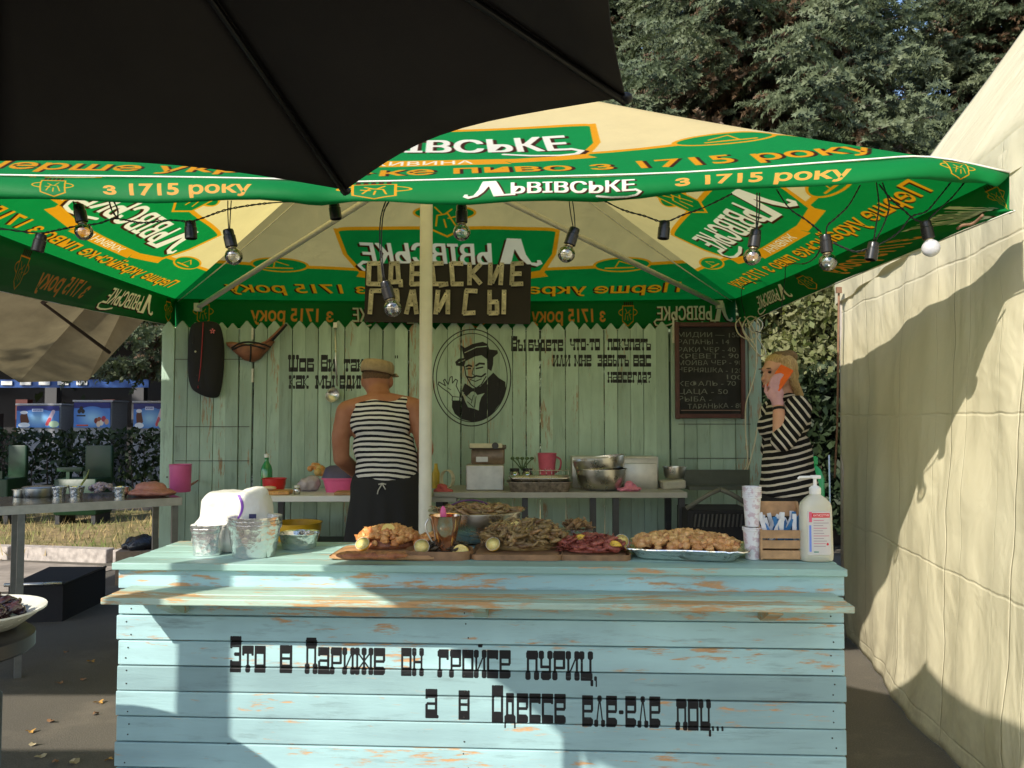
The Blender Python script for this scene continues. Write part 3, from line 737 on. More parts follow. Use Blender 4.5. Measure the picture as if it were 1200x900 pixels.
wallc.line(q4([(358, 403), (388, 400)]), 1.6, INK); wallc.line(q4([(432, 400), (480, 390)]), 1.8, INK)
wallc.line(q4([(412, 395), (400, 440), (418, 452)]), 1.0, INK)
wallc.line(q4([(360, 462), (400, 470), (430, 455), (470, 462), (500, 440)]), 2.0, INK); wallc.line(q4([(385, 482), (425, 497), (470, 478)]), 1.1, INK)
hand = [(250, 640), (252, 610), (225, 580), (180, 550), (145, 520), (150, 500), (175, 515), (200, 530), (185, 490), (195, 480), (220, 520), (235, 465), (250, 460), (252, 510), (275, 480), (290, 490), (280, 530), (310, 590), (305, 650), (275, 655), (250, 640)]
wallc.line(q4(hand), 1.1, INK); wallc.line(q4([(252, 610), (300, 615)]), .9, INK); wallc.line(q4([(215, 545), (240, 560)]), .8, INK)
wimg = wallc.image('wall_lettering')
A, Bp = at(188, 520, WY), at(890, 372, WY)
sx = 1 / (Bp.x - A.x); sz = 1 / (Bp.z - A.z)
PW = painted_wood('picket_paint', (.37, .50, .42), (.27, .37, .30), (.38, .25, .15), None, 'z', None, None, .565, gap=.06)
fen = thing('picket_wall', 'tall pale green picket wall with black lettering and a portrait in an oval', 'wall', (-.35, WY, 0), local=False)
PWI = painted_wood('picket_paint_lettered', (.37, .50, .42), (.27, .37, .30), (.38, .25, .15), fen, 'z', wimg, (sx, sz, (-.35 - A.x) * sx, (0 - A.z) * sz), .565, gap=.06)
ztip = at(500, 377, WY).z
pw = .0838
def picket(h, w_=pw - .0016, lean=0):
    b = MB(); s = [(-w_ / 2, 0), (w_ / 2, 0), (w_ / 2, h - .045), (.004, h), (-.004, h), (-w_ / 2, h - .045)]
    b.prism_rings([[(x, .009, z) for x, z in s], [(x, -.007, z) for x, z in s], [(x * .97, -.009, z if z == 0 else z - .002) for x, z in s]]); me = b.mesh('picket'); me.materials.append(PWI); return me
pmes = [picket(ztip - .03), picket(ztip - .042), picket(ztip - .025), picket(ztip - .036)]
x = A.x + .045; i = 0; xr = at(886, 450, WY).x
gaps = [at(295, 450, WY).x, at(500, 450, WY).x, at(620, 450, WY).x, at(790, 450, WY).x]
rp = random.Random(2)
while x < xr:
    o = bpy.data.objects.new('picket', pmes[rp.randrange(4)]); COL.objects.link(o); o.parent = fen
    o.location = (x + .35, rp.uniform(-.003, .003), .03); o.rotation_euler = (0, rp.uniform(-.003, .003), rp.uniform(-.02, .02))
    step = pw + rp.choice([0, 0, .001, .0015]); 
    for g_ in gaps:
        if x < g_ < x + step: step += .008
    x += step; i += 1
RAIL = painted_wood('rail_paint', (.16, .24, .17), (.12, .18, .13), (.25, .15, .08), None, 'x')
for z in (.35, 1.05, 1.72): MB().box(((A.x + xr) / 2, WY + .035, z), (xr - A.x, .04, .09)).build('rail', RAIL, fen)
for x_ in (A.x + .04, gaps[1], gaps[3], xr - .05): MB().box((x_, WY + .085, .93), (.07, .055, 1.86)).build('post', RAIL, fen)
NAILM = simple('nail_steel', (.05, .045, .04), .6)
# battens that divide the outer panels, as in doors
for (xa, xb, py) in ((205, 292, 421), (205, 292, 500), (205, 292, 540), (795, 880, 497), (795, 880, 537)):
    a, c = at(xa, py, WY - .012), at(xb, py, WY - .012); MB().box(((a.x + c.x) / 2, WY - .0115, a.z), (c.x - a.x, .004, .004)).build('batten_line', NAILM, fen)
HG = simple('hinge_white', (.65, .63, .55), .5)
for (px, y0, y1) in ((296, 384, 398), (296, 432, 448), (789, 372, 402)):
    a, c = at(px, y0, WY - .014), at(px, y1, WY - .014); MB().box(((a.x + c.x) / 2, WY - .016, (a.z + c.z) / 2), (.012, .008, a.z - c.z)).build('hinge', HG, fen)
# ================================================================ SERVING COUNTER
CTH = R(-2.9)
ctr = thing('serving_counter', 'long pale turquoise plank counter with black lettering and a front shelf', 'counter', (-.1125, 2.40, 0), CTH, local=True)
HW = 1.058; TOPZ = .875
cimg = Canvas(135, 860, 1000, 735, 5)
for t, x0, x1, yb, h, cp in (('Это', 273, 316, 792, 29, 39), ('в', 333, 348, 792, 30, 30), ('Париже', 364, 459, 792.5, 29, 39), ('он', 478, 504, 793, 30, 30), ('гройсе', 521, 607, 794, 30, 30), ('пуриц,', 625, 709, 795, 31, 31),
                             ('а', 507, 521, 837, 31, 31), ('в', 546, 559, 838, 31, 31), ('Одессе', 585, 671, 841, 32, 40), ('еле-еле', 690, 780, 843, 33, 33), ('поц...', 798, 853, 845, 33, 33)):
    word(cimg, t, x0, x1, yb, h, (.02, .02, .025, 1), cp)
cim = cimg.image('counter_lettering')
def at_ctr(px, py, yl=0):                                   # pixel to the counter's own front plane
    n = Vector((-math.sin(CTH), math.cos(CTH), 0)); o = Vector((-.1125, 2.40, 0)) + n * yl; d = ray(px, py); c0 = Vector((0, 0, CAM_Z))
    p = c0 + d * ((o - c0).dot(n) / d.dot(n)); u = Vector((math.cos(CTH), math.sin(CTH), 0)); q = p - Vector((-.1125, 2.40, 0)); return Vector((q.dot(u), q.dot(n), q.z))
a, c = at_ctr(135, 860), at_ctr(1000, 735)
def cmap_at(): 
    sx = 1 / (c.x - a.x); sz = 1 / (c.z - a.z); return (sx, sz, -a.x * sx, -a.z * sz)
PAINT, PAINT2, BARE = (.37, .57, .58), (.29, .44, .46), (.60, .35, .17)
PC = painted_wood('counter_paint_lettered', PAINT, PAINT2, BARE, ctr, 'x', cim, cmap_at(), .555, gap=.05)
PT = painted_wood('counter_paint_top', (.36, .56, .50), (.28, .43, .38), BARE, ctr, 'x', None, None, .565, gap=.05)
PS = painted_wood('shelf_wood', (.40, .55, .47), (.34, .43, .33), (.60, .36, .16), ctr, 'x', None, None, .485, gap=.06)
rc = random.Random(9)
def lplank(name, cx, cy, cz, sx_, sy_, sz_, mat, bev=.003, rot=None):
    o = MB().box((0, 0, 0), (sx_, sy_, sz_), bev=0).build(name, mat, ctr, off=Vector((0, 0, 0)), bevel=bev); o.location = (cx, cy, cz)
    if rot: o.rotation_euler = rot
    return o
z = .7925; ph = .0740
lplank('plank', 0, .011 + .0, .8255, 2 * HW, .020, .0600, PC)
for i in range(11):
    zc = z - ph * (i + .5); 
    if zc - ph / 2 < 0: break
    lplank('plank', rc.uniform(-.003, .003), .011 + rc.uniform(-.0015, .0015), zc, 2 * HW + rc.uniform(-.006, .002), .020, ph - .0032, PC, rot=(0, rc.uniform(-.0006, .0006), 0))
for sgn in (-1, 1):
    for i in range(11):
        zc = z - ph * (i + .5)
        if zc - ph / 2 < 0: break
        lplank('side_plank', sgn * (HW - .011), .24, zc, .02, .40, ph - .003, PT)
    for yy in (.045, .42): lplank('corner_post', sgn * (HW - .045), yy, .42, .045, .045, .84, PT)
ys_ = [-.022, .088, .197, .305, .412]
for i in range(4): lplank('top_board', 0 + rc.uniform(-.004, .004), (ys_[i] + ys_[i + 1]) / 2, TOPZ - .011 + rc.uniform(-.001, .0006), 2 * HW + .012, ys_[i + 1] - ys_[i] - .003, .021, PT)
lplank('inner_shelf', 0, .24, .40, 2 * HW - .06, .38, .018, PT)
SXa, SXb = at_ctr(118, 706, -.172).x, at_ctr(1003, 710, -.172).x
for i, (y0, y1) in enumerate(((-.172, -.118), (-.116, -.062), (-.060, -.001))):
    lplank('shelf_board', (SXa + SXb) / 2 + rc.uniform(-.003, .003), (y0 + y1) / 2, .7965 + rc.uniform(-.0008, .0008), SXb - SXa, y1 - y0 - .0015, .0185, PS)
for px in (214, 565, 896):
    p = at_ctr(px, 716)
    b = MB(); s = [(0, 0), (-.12, 0), (-.12, -.018), (-.03, -.055), (0, -.055)]
    b.prism_rings([[(-.02, y, z_) for y, z_ in s], [(.02, y, z_) for y, z_ in s]]); o = b.build('shelf_bracket', PS, ctr, off=Vector((0, 0, 0))); o.location = (p.x, -.001, .787)
NAIL = simple('nail_head', (.04, .035, .03), .5, metal=.6)
nb = MB(); nb.lathe([(.0022, 0), (.0022, .001), (.0012, .0016)], (0, 0, 0), 8, (R(90), 0, 0)); nme = nb.mesh('nail_head'); nme.materials.append(NAIL)
for i in range(10):
    zc = z - ph * (i + .5)
    for xx in (-HW + .035, HW - .035, -.02):
        for dz in (-.018, .018):
            if rc.random() < .2: continue
            o = bpy.data.objects.new('nail_head', nme); COL.objects.link(o); o.parent = ctr; o.location = (xx + rc.uniform(-.008, .008), .0005, zc + dz + rc.uniform(-.005, .005))
# ================================================================ PEOPLE
def remeshed(name, mb, voxel, smooth=6, cut=None):
    me = mb.mesh('tmp'); o = bpy.data.objects.new('tmp', me); COL.objects.link(o)
    r = o.modifiers.new('r', 'REMESH'); r.mode = 'VOXEL'; r.voxel_size = voxel; r.use_smooth_shade = True
    s = o.modifiers.new('s', 'SMOOTH'); s.factor = .5; s.iterations = smooth
    dg = bpy.context.evaluated_depsgraph_get(); out = bpy.data.meshes.new_from_object(o.evaluated_get(dg)); out.name = name
    bpy.data.objects.remove(o); bpy.data.meshes.remove(me); out.materials.clear(); return out
def shift(me, v):
    me.transform(Matrix.Translation(v)); return me
def skin_mat(name, a, b):
    m = NT(name); c = m.obj(); f = m.noise(c, 18, 5); g = m.noise(c, 3.5, 3)
    col = m.mix(m.ramp(f, .3, .7), a, b); col = m.mix(m.math('MULTIPLY', m.ramp(g, .45, .7), .4), col, (a[0] * 1.05, a[1] * .7, a[2] * .6))
    return m.done(m.pr(col, .5, 0, m.bump(m.noise(c, 120, 4), .15, .001), .4, sss=.06))
def stripe_mat(name, period, duty, dark, light, axis=(0, 0, 1), wob=.006, voff=0.0):
    m = NT(name); c = m.obj()
    d = m.n('ShaderNodeVectorMath', operation='DOT_PRODUCT'); m.set(d.inputs[0], c); d.inputs[1].default_value = axis
    ns = m.math('MULTIPLY_ADD', m.noise(c, 6, 3, .5), wob * 2, -wob)
    v = m.math('FRACT', m.math('DIVIDE', m.math('ADD', m.math('ADD', d.outputs['Value'], ns), voff), period))
    msk = m.math('GREATER_THAN', v, duty)
    col = m.mix(msk, dark, light)
    fold = m.math('ADD', m.noise(m.map(c, (1, 1, .5)), 9, 3, .5, .6), m.math('MULTIPLY', m.noise(c, 500, 2), .03))
    return m.done(m.pr(col, .85, 0, m.bump(fold, .6, .02), .15))
def fingers(mb, palm, fdir, spread, curl, L=.075, r=.0085, thumb_side=1):
    """four unequal bent fingers from the knuckles and a thumb off the side of the palm"""
    f, s, c = Vector(fdir).normalized(), Vector(spread).normalized(), Vector(curl).normalized()
    p = Vector(palm)
    for k, ln in enumerate((.92, 1.0, .94, .74)):
        b0 = p + f * .042 + s * (k - 1.5) * .019
        b1 = b0 + (f * .85 + c * .35).normalized() * L * .45 * ln; b2 = b1 + (f * .45 + c * .85).normalized() * L * .32 * ln; b3 = b2 + (f * .05 + c * 1).normalized() * L * .25 * ln
        mb.chain([(b0, r * 1.05), (b1, r), (b2, r * .92), (b3, r * .8)], 8)
    t0 = p - f * .02 - s * thumb_side * -.03; t0 = p + s * thumb_side * .03 - f * .015
    t1 = t0 + (s * thumb_side * .7 + f * .6 + c * .3).normalized() * .03; t2 = t1 + (f * .8 + c * .6 + s * thumb_side * .1).normalized() * .028
    mb.chain([(t0, r * 1.3), (t1, r * 1.1), (t2, r * .9)], 8)
def palm(mb, p, f, s):
    f, s = Vector(f).normalized(), Vector(s).normalized(); n = f.cross(s).normalized(); p = Vector(p)
    M3 = Matrix((s, f, n)).transposed(); mb.ell(p, (.040, .048, .014), 12, 8, M3)

# ---- the cook, seen from behind
SK1 = skin_mat('tanned_skin', (.31, .125, .068), (.38, .17, .10))
px0 = Vector((-.685, 4.47, 0)); man = thing('person', 'cook seen from behind in a black and white striped vest, black apron and tan cap', 'person', px0)
V = lambda x, y, z: px0 + Vector((x, y, z))
b = MB()
hd = V(-.068, .10, 1.515)
b.ell(hd, (.078, .098, .108), 20, 14); b.ell(hd + Vector((0, .03, -.06)), (.058, .07, .06)); b.ell(hd + Vector((-.002, .10, -.02)), (.014, .02, .02))
for s_ in (-1, 1): b.ell(hd + Vector((s_ * .079, .0, -.012)), (.012, .022, .032), 10, 8); b.ell(hd + Vector((s_ * .03, .088, .008)), (.014, .012, .01))
b.ell(hd + Vector((0, .09, -.055)), (.025, .012, .01))
b.chain([(hd + Vector((.0, -.02, -.03)), .062), (V(-.045, .03, 1.42), .064), (V(-.035, .0, 1.37), .085)])
b.chain([(V(-.20, .0, 1.345), .058), (V(-.03, -.005, 1.365), .085), (V(.145, .0, 1.355), .060)])
b.ell(V(-.03, .01, 1.26), (.168, .105, .15), 20, 14); b.ell(V(-.02, .015, 1.10), (.145, .105, .14), 20, 14); b.ell(V(0, .02, .96), (.16, .12, .12), 20, 14)
# arms: upper arm down and a little out, forearm forward to the table
LA = [(V(-.215, .0, 1.335), .060), (V(-.245, -.015, 1.20), .050), (V(-.243, -.005, 1.08), .044)]; LF = [(V(-.243, -.005, 1.08), .044), (V(-.19, .14, 1.0), .040), (V(-.13, .27, .955), .029)]
RA = [(V(.155, .0, 1.345), .060), (V(.195, -.01, 1.22), .050), (V(.215, .0, 1.125), .044)]; RF = [(V(.215, .0, 1.125), .044), (V(.17, .14, 1.04), .040), (V(.10, .27, .975), .029)]
for ch in (LA, LF, RA, RF): b.chain(ch)
palm(b, V(-.11, .315, .945), (.35, .9, -.2), (1, -.35, 0)); fingers(b, V(-.11, .315, .945), (.35, .9, -.2), (1, -.35, 0), (0, 0, -1), thumb_side=1)
palm(b, V(.075, .315, .965), (-.35, .9, -.2), (1, .35, 0)); fingers(b, V(.075, .315, .965), (-.35, .9, -.2), (1, .35, 0), (0, 0, -1), thumb_side=-1)
for s_ in (-1, 1): b.chain([(V(s_ * .085, .02, .93), .095), (V(s_ * .10, .03, .52), .062), (V(s_ * .105, .0, .10), .042)]); b.ell(V(s_ * .11, .06, .045), (.045, .12, .04))
finish('body', shift(remeshed('body', b, .0075, 4), -px0), SK1, man)
b = MB()                                                   # sleeveless vest
b.chain([(V(-.135, -.002, 1.345), .074), (V(-.035, -.012, 1.338), .096), (V(.085, -.002, 1.352), .076)])
b.ell(V(-.028, -.002, 1.275), (.172, .122, .125), 24, 16); b.ell(V(-.026, -.022, 1.33), (.125, .092, .080), 22, 14); b.ell(V(-.022, .008, 1.15), (.160, .122, .16), 24, 16); b.ell(V(-.005, .018, 1.04), (.165, .128, .13), 24, 16); b.lathe([(.14, .96), (.168, .975), (.165, 1.1), (.15, 1.2)], V(-.0, .016, 0), 28, sy=.78)
vest = remeshed('vest', b, .008, 8)
for v in vest.vertices:                                     # cloth wrinkles
    p = v.co; k = mnoise.noise(Vector((p.x * 9, p.y * 9, p.z * 16))) * .010 + mnoise.noise(Vector((p.x * 4 + p.z * 12, p.y * 5, p.z * 5))) * .006
    v.co = p + v.normal * k
VM = stripe_mat('striped_vest', .0272, .46, (.012, .013, .02), (.62, .60, .58), (.04, .25, 1), .009)
finish('vest', shift(vest, -px0), VM, man, True)
BLKC = simple('black_cloth', (.014, .014, .017), .9, var=.2, sc=60, bump=.3)
b = MB()
b.ell(V(0, .02, .95), (.178, .14, .10), 24, 16)
for s_ in (-1, 1): b.chain([(V(s_ * .085, .03, .93), .115), (V(s_ * .115, .03, .52), .095), (V(s_ * .12, .01, .12), .085)])
b.lathe([(.165, .985), (.178, .97), (.205, .80), (.23, .62), (.232, .60), (.2, .60)], V(.0, .01, 0), 30, sy=.72)
tr = remeshed('trousers', b, .010, 8)
for v in tr.vertices:
    p = v.co; a_ = math.atan2(p.y - px0.y, p.x - px0.x); v.co = p + v.normal * .010 * math.sin(a_ * 9 + p.z * 3) * max(0, min(1, (.97 - p.z) * 3))
finish('trousers', shift(tr, -px0), BLKC, man, True)
b = MB().tube([V(.0 + .02 * k, -.128, .955 - .004 * abs(k)) for k in (-1, 0, 1)], .004, 6); b.tube([V(0, -.130, .955), V(-.02, -.135, .92), V(-.024, -.137, .90)], .0035, 6); b.tube([V(0, -.130, .955), V(.018, -.135, .925)], .0035, 6)
b.build('apron_bow', simple('apron_tie', (.45, .44, .42), .8), man, True)
CAPM = simple('tan_cap_cloth', (.36, .27, .16), .9, var=.25, sc=35, bump=.4)
b = MB()
b.lathe([(.088, -.012), (.092, .0), (.094, .02), (.090, .042), (.080, .056), (.05, .063), (.001, .065)], hd + Vector((0, -.005, .045)), 28, (R(-6), R(6), 0), sy=1.2, cap=False)
cp = b.build('cap', CAPM, man, True); sdm = cp.modifiers.new('s', 'SOLIDIFY'); sdm.thickness = .003
b = MB(); n = 14
for j in range(2):
    for i in range(n + 1):
        a_ = math.pi * i / n; rr_ = .092 + j * .035 * math.sin(a_) ** .6
        b.v.append(hd + Vector((rr_ * math.cos(a_) + .01, rr_ * 1.2 * math.sin(a_), .034 - j * .016)))
b.f = [(i, i + 1, i + n + 2, i + n + 1) for i in range(n)]
br = b.build('cap_peak', CAPM, man, True); sdm = br.modifiers.new('s', 'SOLIDIFY'); sdm.thickness = .004
HR = simple('brown_hair', (.13, .07, .035), .8, var=.4, sc=120, bump=.5)
b = MB(); b.ell(hd + Vector((0, -.012, .022)), (.080, .090, .060), 18, 12); me = remeshed('hair', b, .007, 3)
for v in me.vertices:
    if v.co.z < hd.z - .03: v.co.y += .03; v.co.x = hd.x + (v.co.x - hd.x) * .9
finish('hair', shift(me, -px0), HR, man, True)
b = MB()
for s_ in (-1, 1): b.ell(V(s_ * .11, .07, .05), (.052, .14, .05), 16, 10)
finish('shoes', shift(remeshed('shoes', b, .009, 4), -px0), BLKC, man)

# ---- the woman on the phone
SK2 = skin_mat('fair_skin', (.58, .31, .22), (.66, .39, .29))
w0 = Vector((1.425, 4.40, 0)); wom = thing('person', 'blonde woman in a black and white striped top holding an orange phone to her ear', 'person', w0)
U = lambda x, y, z: w0 + Vector((x, y, z))
hd2 = U(.005, -.01, 1.545); F = Vector((-.90, -.36, -.06)).normalized(); Sd = F.cross(Vector((0, 0, 1))).normalized(); Up = Sd.cross(F)  # Sd towards the camera side?
if Sd.y > 0: Sd = -Sd
def HF(f, s, u): return hd2 + F * f + Sd * s + Up * u
M3 = Matrix((F, Sd, Up)).transposed()
b = MB()
b.ell(hd2, (.088, .069, .102), 22, 16, M3); b.ell(HF(.045, 0, -.05), (.048, .052, .055), 16, 12, M3); b.ell(HF(.062, 0, -.098), (.022, .024, .016), 12, 8, M3)
b.ell(HF(.094, 0, -.018), (.012, .010, .026), 10, 8, M3); b.ell(HF(.104, 0, -.034), (.012, .012, .010), 10, 8, M3)
b.ell(HF(.082, 0, .022), (.014, .045, .010), 12, 8, M3); b.ell(HF(.088, 0, -.064), (.012, .022, .007), 10, 8, M3); b.ell(HF(.086, 0, -.074), (.011, .018, .006), 10, 8, M3)
for s_ in (-1, 1): b.ell(HF(-.005, s_ * .071, -.012), (.018, .010, .028), 10, 8, M3); b.ell(HF(.055, s_ * .04, -.03), (.026, .022, .024), 12, 8, M3)
b.chain([(HF(-.02, 0, -.06), .048), (U(.035, .0, 1.42), .050), (U(.04, .0, 1.37), .075)])
b.ell(U(.05, .0, 1.28), (.095, .135, .13), 20, 14); b.ell(U(.04, .0, 1.10), (.095, .125, .15), 20, 14); b.ell(U(.05, 0, .95), (.12, .155, .13), 20, 14)
b.ell(U(-.03, -.0, 1.25), (.06, .11, .06), 16, 12)
sh = U(.06, -.155, 1.345); el = U(-.055, -.235, 1.175); wr = U(-.052, -.170, 1.375)
b.chain([(U(.05, -.02, 1.36), .06), (sh, .048), (el, .042)]); b.chain([(el, .042), (el.lerp(wr, .35), .040), (wr, .026)])
sh2 = U(.03, .14, 1.34); el2 = U(.03, .19, 1.10); wr2 = U(-.02, .16, .90)
b.chain([(sh2, .052), (el2, .042), (wr2, .026)]); palm(b, wr2 + Vector((-.012, .0, -.045)), (-.2, 0, -1), (1, 0, -.2)); fingers(b, wr2 + Vector((-.012, .0, -.045)), (-.2, 0, -1), (1, 0, -.2), (0, -1, 0))
hp = wr + Vector((-.004, .018, .052)); hf = Vector((.02, .16, 1)); hs = Vector((1, -.1, .05))
palm(b, hp, hf, hs)
fv = Vector(hf).normalized()
for k, ln in enumerate((.92, 1.0, .94, .76)):               # fingers bend round the edge of the phone
    b0 = hp + fv * .040 + Vector((-.028 + k * .018, 0, 0)); b1 = b0 + Vector((.012, .012, .034 * ln)); b2 = b1 + Vector((.020, .006, .022 * ln)); b3 = b2 + Vector((.020, .010, .004))
    b.chain([(b0, .0088), (b1, .0085), (b2, .0078), (b3, .007)], 8)
b.chain([(hp + Vector((-.028, .01, -.015)), .012), (hp + Vector((-.040, .030, .015)), .010), (hp + Vector((-.030, .050, .045)), .008)], 8)
gb_ = MB(); palm(gb_, hp, hf, hs)
for k, ln in enumerate((.92, 1.0, .94, .76)):
    b0 = hp + fv * .040 + Vector((-.028 + k * .018, 0, 0)); b1 = b0 + Vector((.012, .012, .034 * ln)); b2 = b1 + Vector((.020, .006, .022 * ln)); b3 = b2 + Vector((.020, .010, .004))
    gb_.chain([(b0, .0100), (b1, .0096), (b2, .0088), (b3, .0080)], 8)
gb_.chain([(hp + Vector((-.028, .01, -.015)), .0132), (hp + Vector((-.040, .030, .015)), .0112), (hp + Vector((-.030, .050, .045)), .0092)], 8); gb_.chain([(wr + Vector((0, 0, .0)), .029), (hp + Vector((0, 0, -.02)), .030)])
gb_.v = [hp + (v - hp) * 1.04 for v in gb_.v]
finish('glove', shift(remeshed('glove', gb_, .004, 2), -w0), simple('pink_glove', (.62, .34, .42), .45, var=.1, bump=.2), wom, True)
for s_ in (-1, 1): b.chain([(U(.05, s_ * .08, .93), .09), (U(.05, s_ * .085, .50), .058), (U(.06, s_ * .09, .09), .04)]); b.ell(U(.02, s_ * .09, .04), (.11, .04, .038))
finish('body', shift(remeshed('body', b, .0065, 3), -w0), SK2, wom)
EYE = simple('dark_eye', (.02, .015, .012), .3)
for s_ in (-1, 1): MB().ell(HF(.083, s_ * .030, .004), (.006, .014, .007), 10, 6, M3).build('eye', EYE, wom, True); MB().ell(HF(.090, s_ * .032, .024), (.005, .020, .0035), 10, 6, M3).build('eyebrow', HR, wom, True)
MB().ell(HF(.096, 0, -.069), (.007, .020, .0085), 10, 6, M3).build('lips', simple('lips', (.40, .12, .11), .5), wom, True)
HB = NT('blonde_hair'); c_ = HB.obj(); HB = HB.done(HB.pr(HB.mix(HB.ramp(HB.noise(HB.map(c_, (30, 30, 4)), 6, 4, .6), .3, .7), (.24, .14, .055), (.62, .44, .21)), .5, 0, HB.bump(HB.noise(HB.map(c_, (30, 30, 4)), 8, 4), .5, .004), .5))
b = MB(); b.ell(HF(-.026, 0, .018), (.086, .079, .096), 22, 14, M3); b.ell(HF(.008, 0, .060), (.060, .064, .046), 16, 10, M3); b.ell(HF(-.065, 0, -.02), (.05, .06, .07), 16, 10, M3)
b.chain([(HF(-.01, .066, .02), .022), (HF(-.05, .06, -.07), .022), (HF(-.085, .03, -.12), .020)]); b.chain([(HF(-.08, 0, -.06), .04), (HF(-.11, .01, -.125), .032), (HF(-.125, .02, -.16), .012)])
hm = remeshed('hair', b, .006, 4)
for v in hm.vertices: v.co += v.normal * .003 * mnoise.noise(v.co * 60)
finish('hair', shift(hm, -w0), HB, wom, True)
b = MB(); b.ell(HF(-.07, 0, .080), (.050, .055, .040), 16, 10, M3); b.ell(HF(-.02, 0, .082), (.062, .056, .034), 16, 10, M3)
finish('dark_hair', shift(remeshed('dark_hair', b, .006, 3), -w0), simple('dark_roots', (.20, .125, .06), .7, var=.4, sc=80, bump=.5), wom, True)
TOP = stripe_mat('striped_top', .0345, .66, (.012, .012, .014), (.60, .55, .50), (-.22, .05, 1), .010)
TOPS = stripe_mat('striped_sleeve', .032, .66, (.012, .012, .014), (.60, .55, .50), (.75, -.25, .60), .008, .012)
b = MB()
b.ell(U(.055, .0, 1.29), (.112, .160, .125), 24, 16); b.chain([(U(.06, -.150, 1.345), .066), (U(.05, 0, 1.33), .09), (U(.03, .135, 1.345), .066)]); b.ell(U(.045, .0, 1.12), (.108, .140, .17), 24, 16); b.ell(U(-.03, 0, 1.25), (.075, .125, .075), 16, 12)
b.lathe([(.12, .885), (.165, .89), (.160, .95), (.135, 1.1), (.12, 1.2)], U(.052, 0, 0), 28, sx=.92, sy=1.12)
b.chain([(U(.045, -.10, 1.375), .045), (U(.05, 0, 1.385), .062), (U(.045, .10, 1.375), .045)])
tp = remeshed('top', b, .008, 8)
for v in tp.vertices: v.co += v.normal * (.008 * mnoise.noise(Vector((v.co.x * 7, v.co.y * 7, v.co.z * 11))))
finish('top', shift(tp, -w0), TOP, wom, True)
for nm, (a1, a2) in (('sleeve', (sh, el)), ('sleeve', (sh2, el2))):
    b = MB(); b.chain([(a1 + Vector((.0, .008 if a1 is sh else -.008, .0)), .074), (a1.lerp(a2, .5), .066), (a1.lerp(a2, .90), .066)])
    sv = remeshed(nm, b, .008, 5)
    for v in sv.vertices: v.co += v.normal * (.008 * mnoise.noise(v.co * 16))
    finish(nm, shift(sv, -w0), TOPS, wom, True)
b = MB(); b.ell(U(.05, 0, .93), (.14, .17, .10), 20, 14); b.lathe([(.13, .95), (.15, .93), (.165, .70), (.165, .52), (.15, .52)], U(.05, 0, 0), 26, sx=.95, sy=1.1)
finish('skirt', shift(remeshed('skirt', b, .010, 6), -w0), BLKC, wom, True)
MB().lathe([(.0285, -.008), (.031, -.006), (.031, .006), (.0285, .008)], el.lerp(wr, .86), 16, rot_to(wr - el).to_euler()).build('wrist_strap', BLKC, wom, True)
b = MB()
for s_ in (-1, 1): b.ell(U(.01, s_ * .09, .04), (.125, .046, .045), 16, 10)
finish('shoes', shift(remeshed('shoes', b, .009, 4), -w0), BLKC, wom)
# the phone
pc = hp + Vector((.030, .022, .082)); fd = Vector((.62, .25, .78)).normalized(); fs = Vector((.70, -.42, -.50)).normalized(); fn = fd.cross(fs).normalized(); fs = fn.cross(fd).normalized()
ph_ = thing('phone', 'bright orange phone held to the woman\'s ear', 'phone', pc)
PM = Matrix((fs, fn, fd)).transposed().to_euler(); SG = 1 if fn.y > 0 else -1   # the screen faces her cheek, away from us
MB().box(pc, (.074, .011, .145), PM, bev=.008).build('case', simple('orange_case', (.85, .14, .015), .45), ph_)
MB().box(pc + fn * .0062 * SG, (.066, .001, .135), PM).build('screen', simple('dark_screen', (.01, .01, .012), .15), ph_)
# ================================================================ SHARED ITEM MATERIALS
STEEL = NT('stainless_steel'); c_ = STEEL.obj(); STEEL = STEEL.done(STEEL.pr(STEEL.ramp(STEEL.noise(c_, 9, 5), .3, .7, (.50, .49, .46), (.66, .65, .61)), STEEL.math('MULTIPLY_ADD', STEEL.noise(c_, 14, 4), .25, .16), 1.0))
STEELB = simple('brushed_steel', (.52, .51, .48), .45, metal=.85, var=.2, sc=14)
FOIL = NT('foil'); c_ = FOIL.obj(); vo = FOIL.n('ShaderNodeTexVoronoi'); FOIL.set(vo.inputs['Vector'], c_); vo.inputs['Scale'].default_value = 60
FOIL = FOIL.done(FOIL.pr((.78, .78, .77), .22, .95, FOIL.bump(FOIL.math('ADD', vo.outputs['Distance'], FOIL.noise(c_, 28, 4, .6, 1.0)), .38, .004)))
BOARDM = simple('board_wood', (.30, .16, .075), .6, var=.4, sc=22, bump=.3)
BOARDL = simple('board_wood_light', (.50, .27, .12), .6, var=.35, sc=22, bump=.3)
WPL = simple('white_plastic', (.80, .79, .74), .4, var=.04)
PINK = simple('pink_plastic', (.75, .12, .30), .35, var=.06)
REDP = simple('red_plastic', (.60, .02, .02), .35, var=.06)
ZC = TOPZ
def on(px, py, z=ZC): return atz(px, py, z)
def bowl(name, label, cat, c, r, h, mat, rb=None, th=.003, n=32, group=None, rim=.006, parent=None):
    rb = rb or r * .55; pr = []
    for i in range(9): t = i / 8; pr.append((rb + (r - rb) * math.sin(t * math.pi / 2) ** .8 if i else rb, h * (1 - math.cos(t * math.pi / 2)) if i else 0))
    inn = [(max(.001, a - th), b_ + th) for a, b_ in reversed(pr)]; prof = pr + [(r + rim, h), (r + rim, h + th)] + [(r - th, h + th * .8)] + inn[1:]
    b = MB().lathe(prof, c, n); 
    if parent is None:
        return solo(b.build(name, mat, None, 40), label, cat, group)
    return b.build(name, mat, parent, 40)
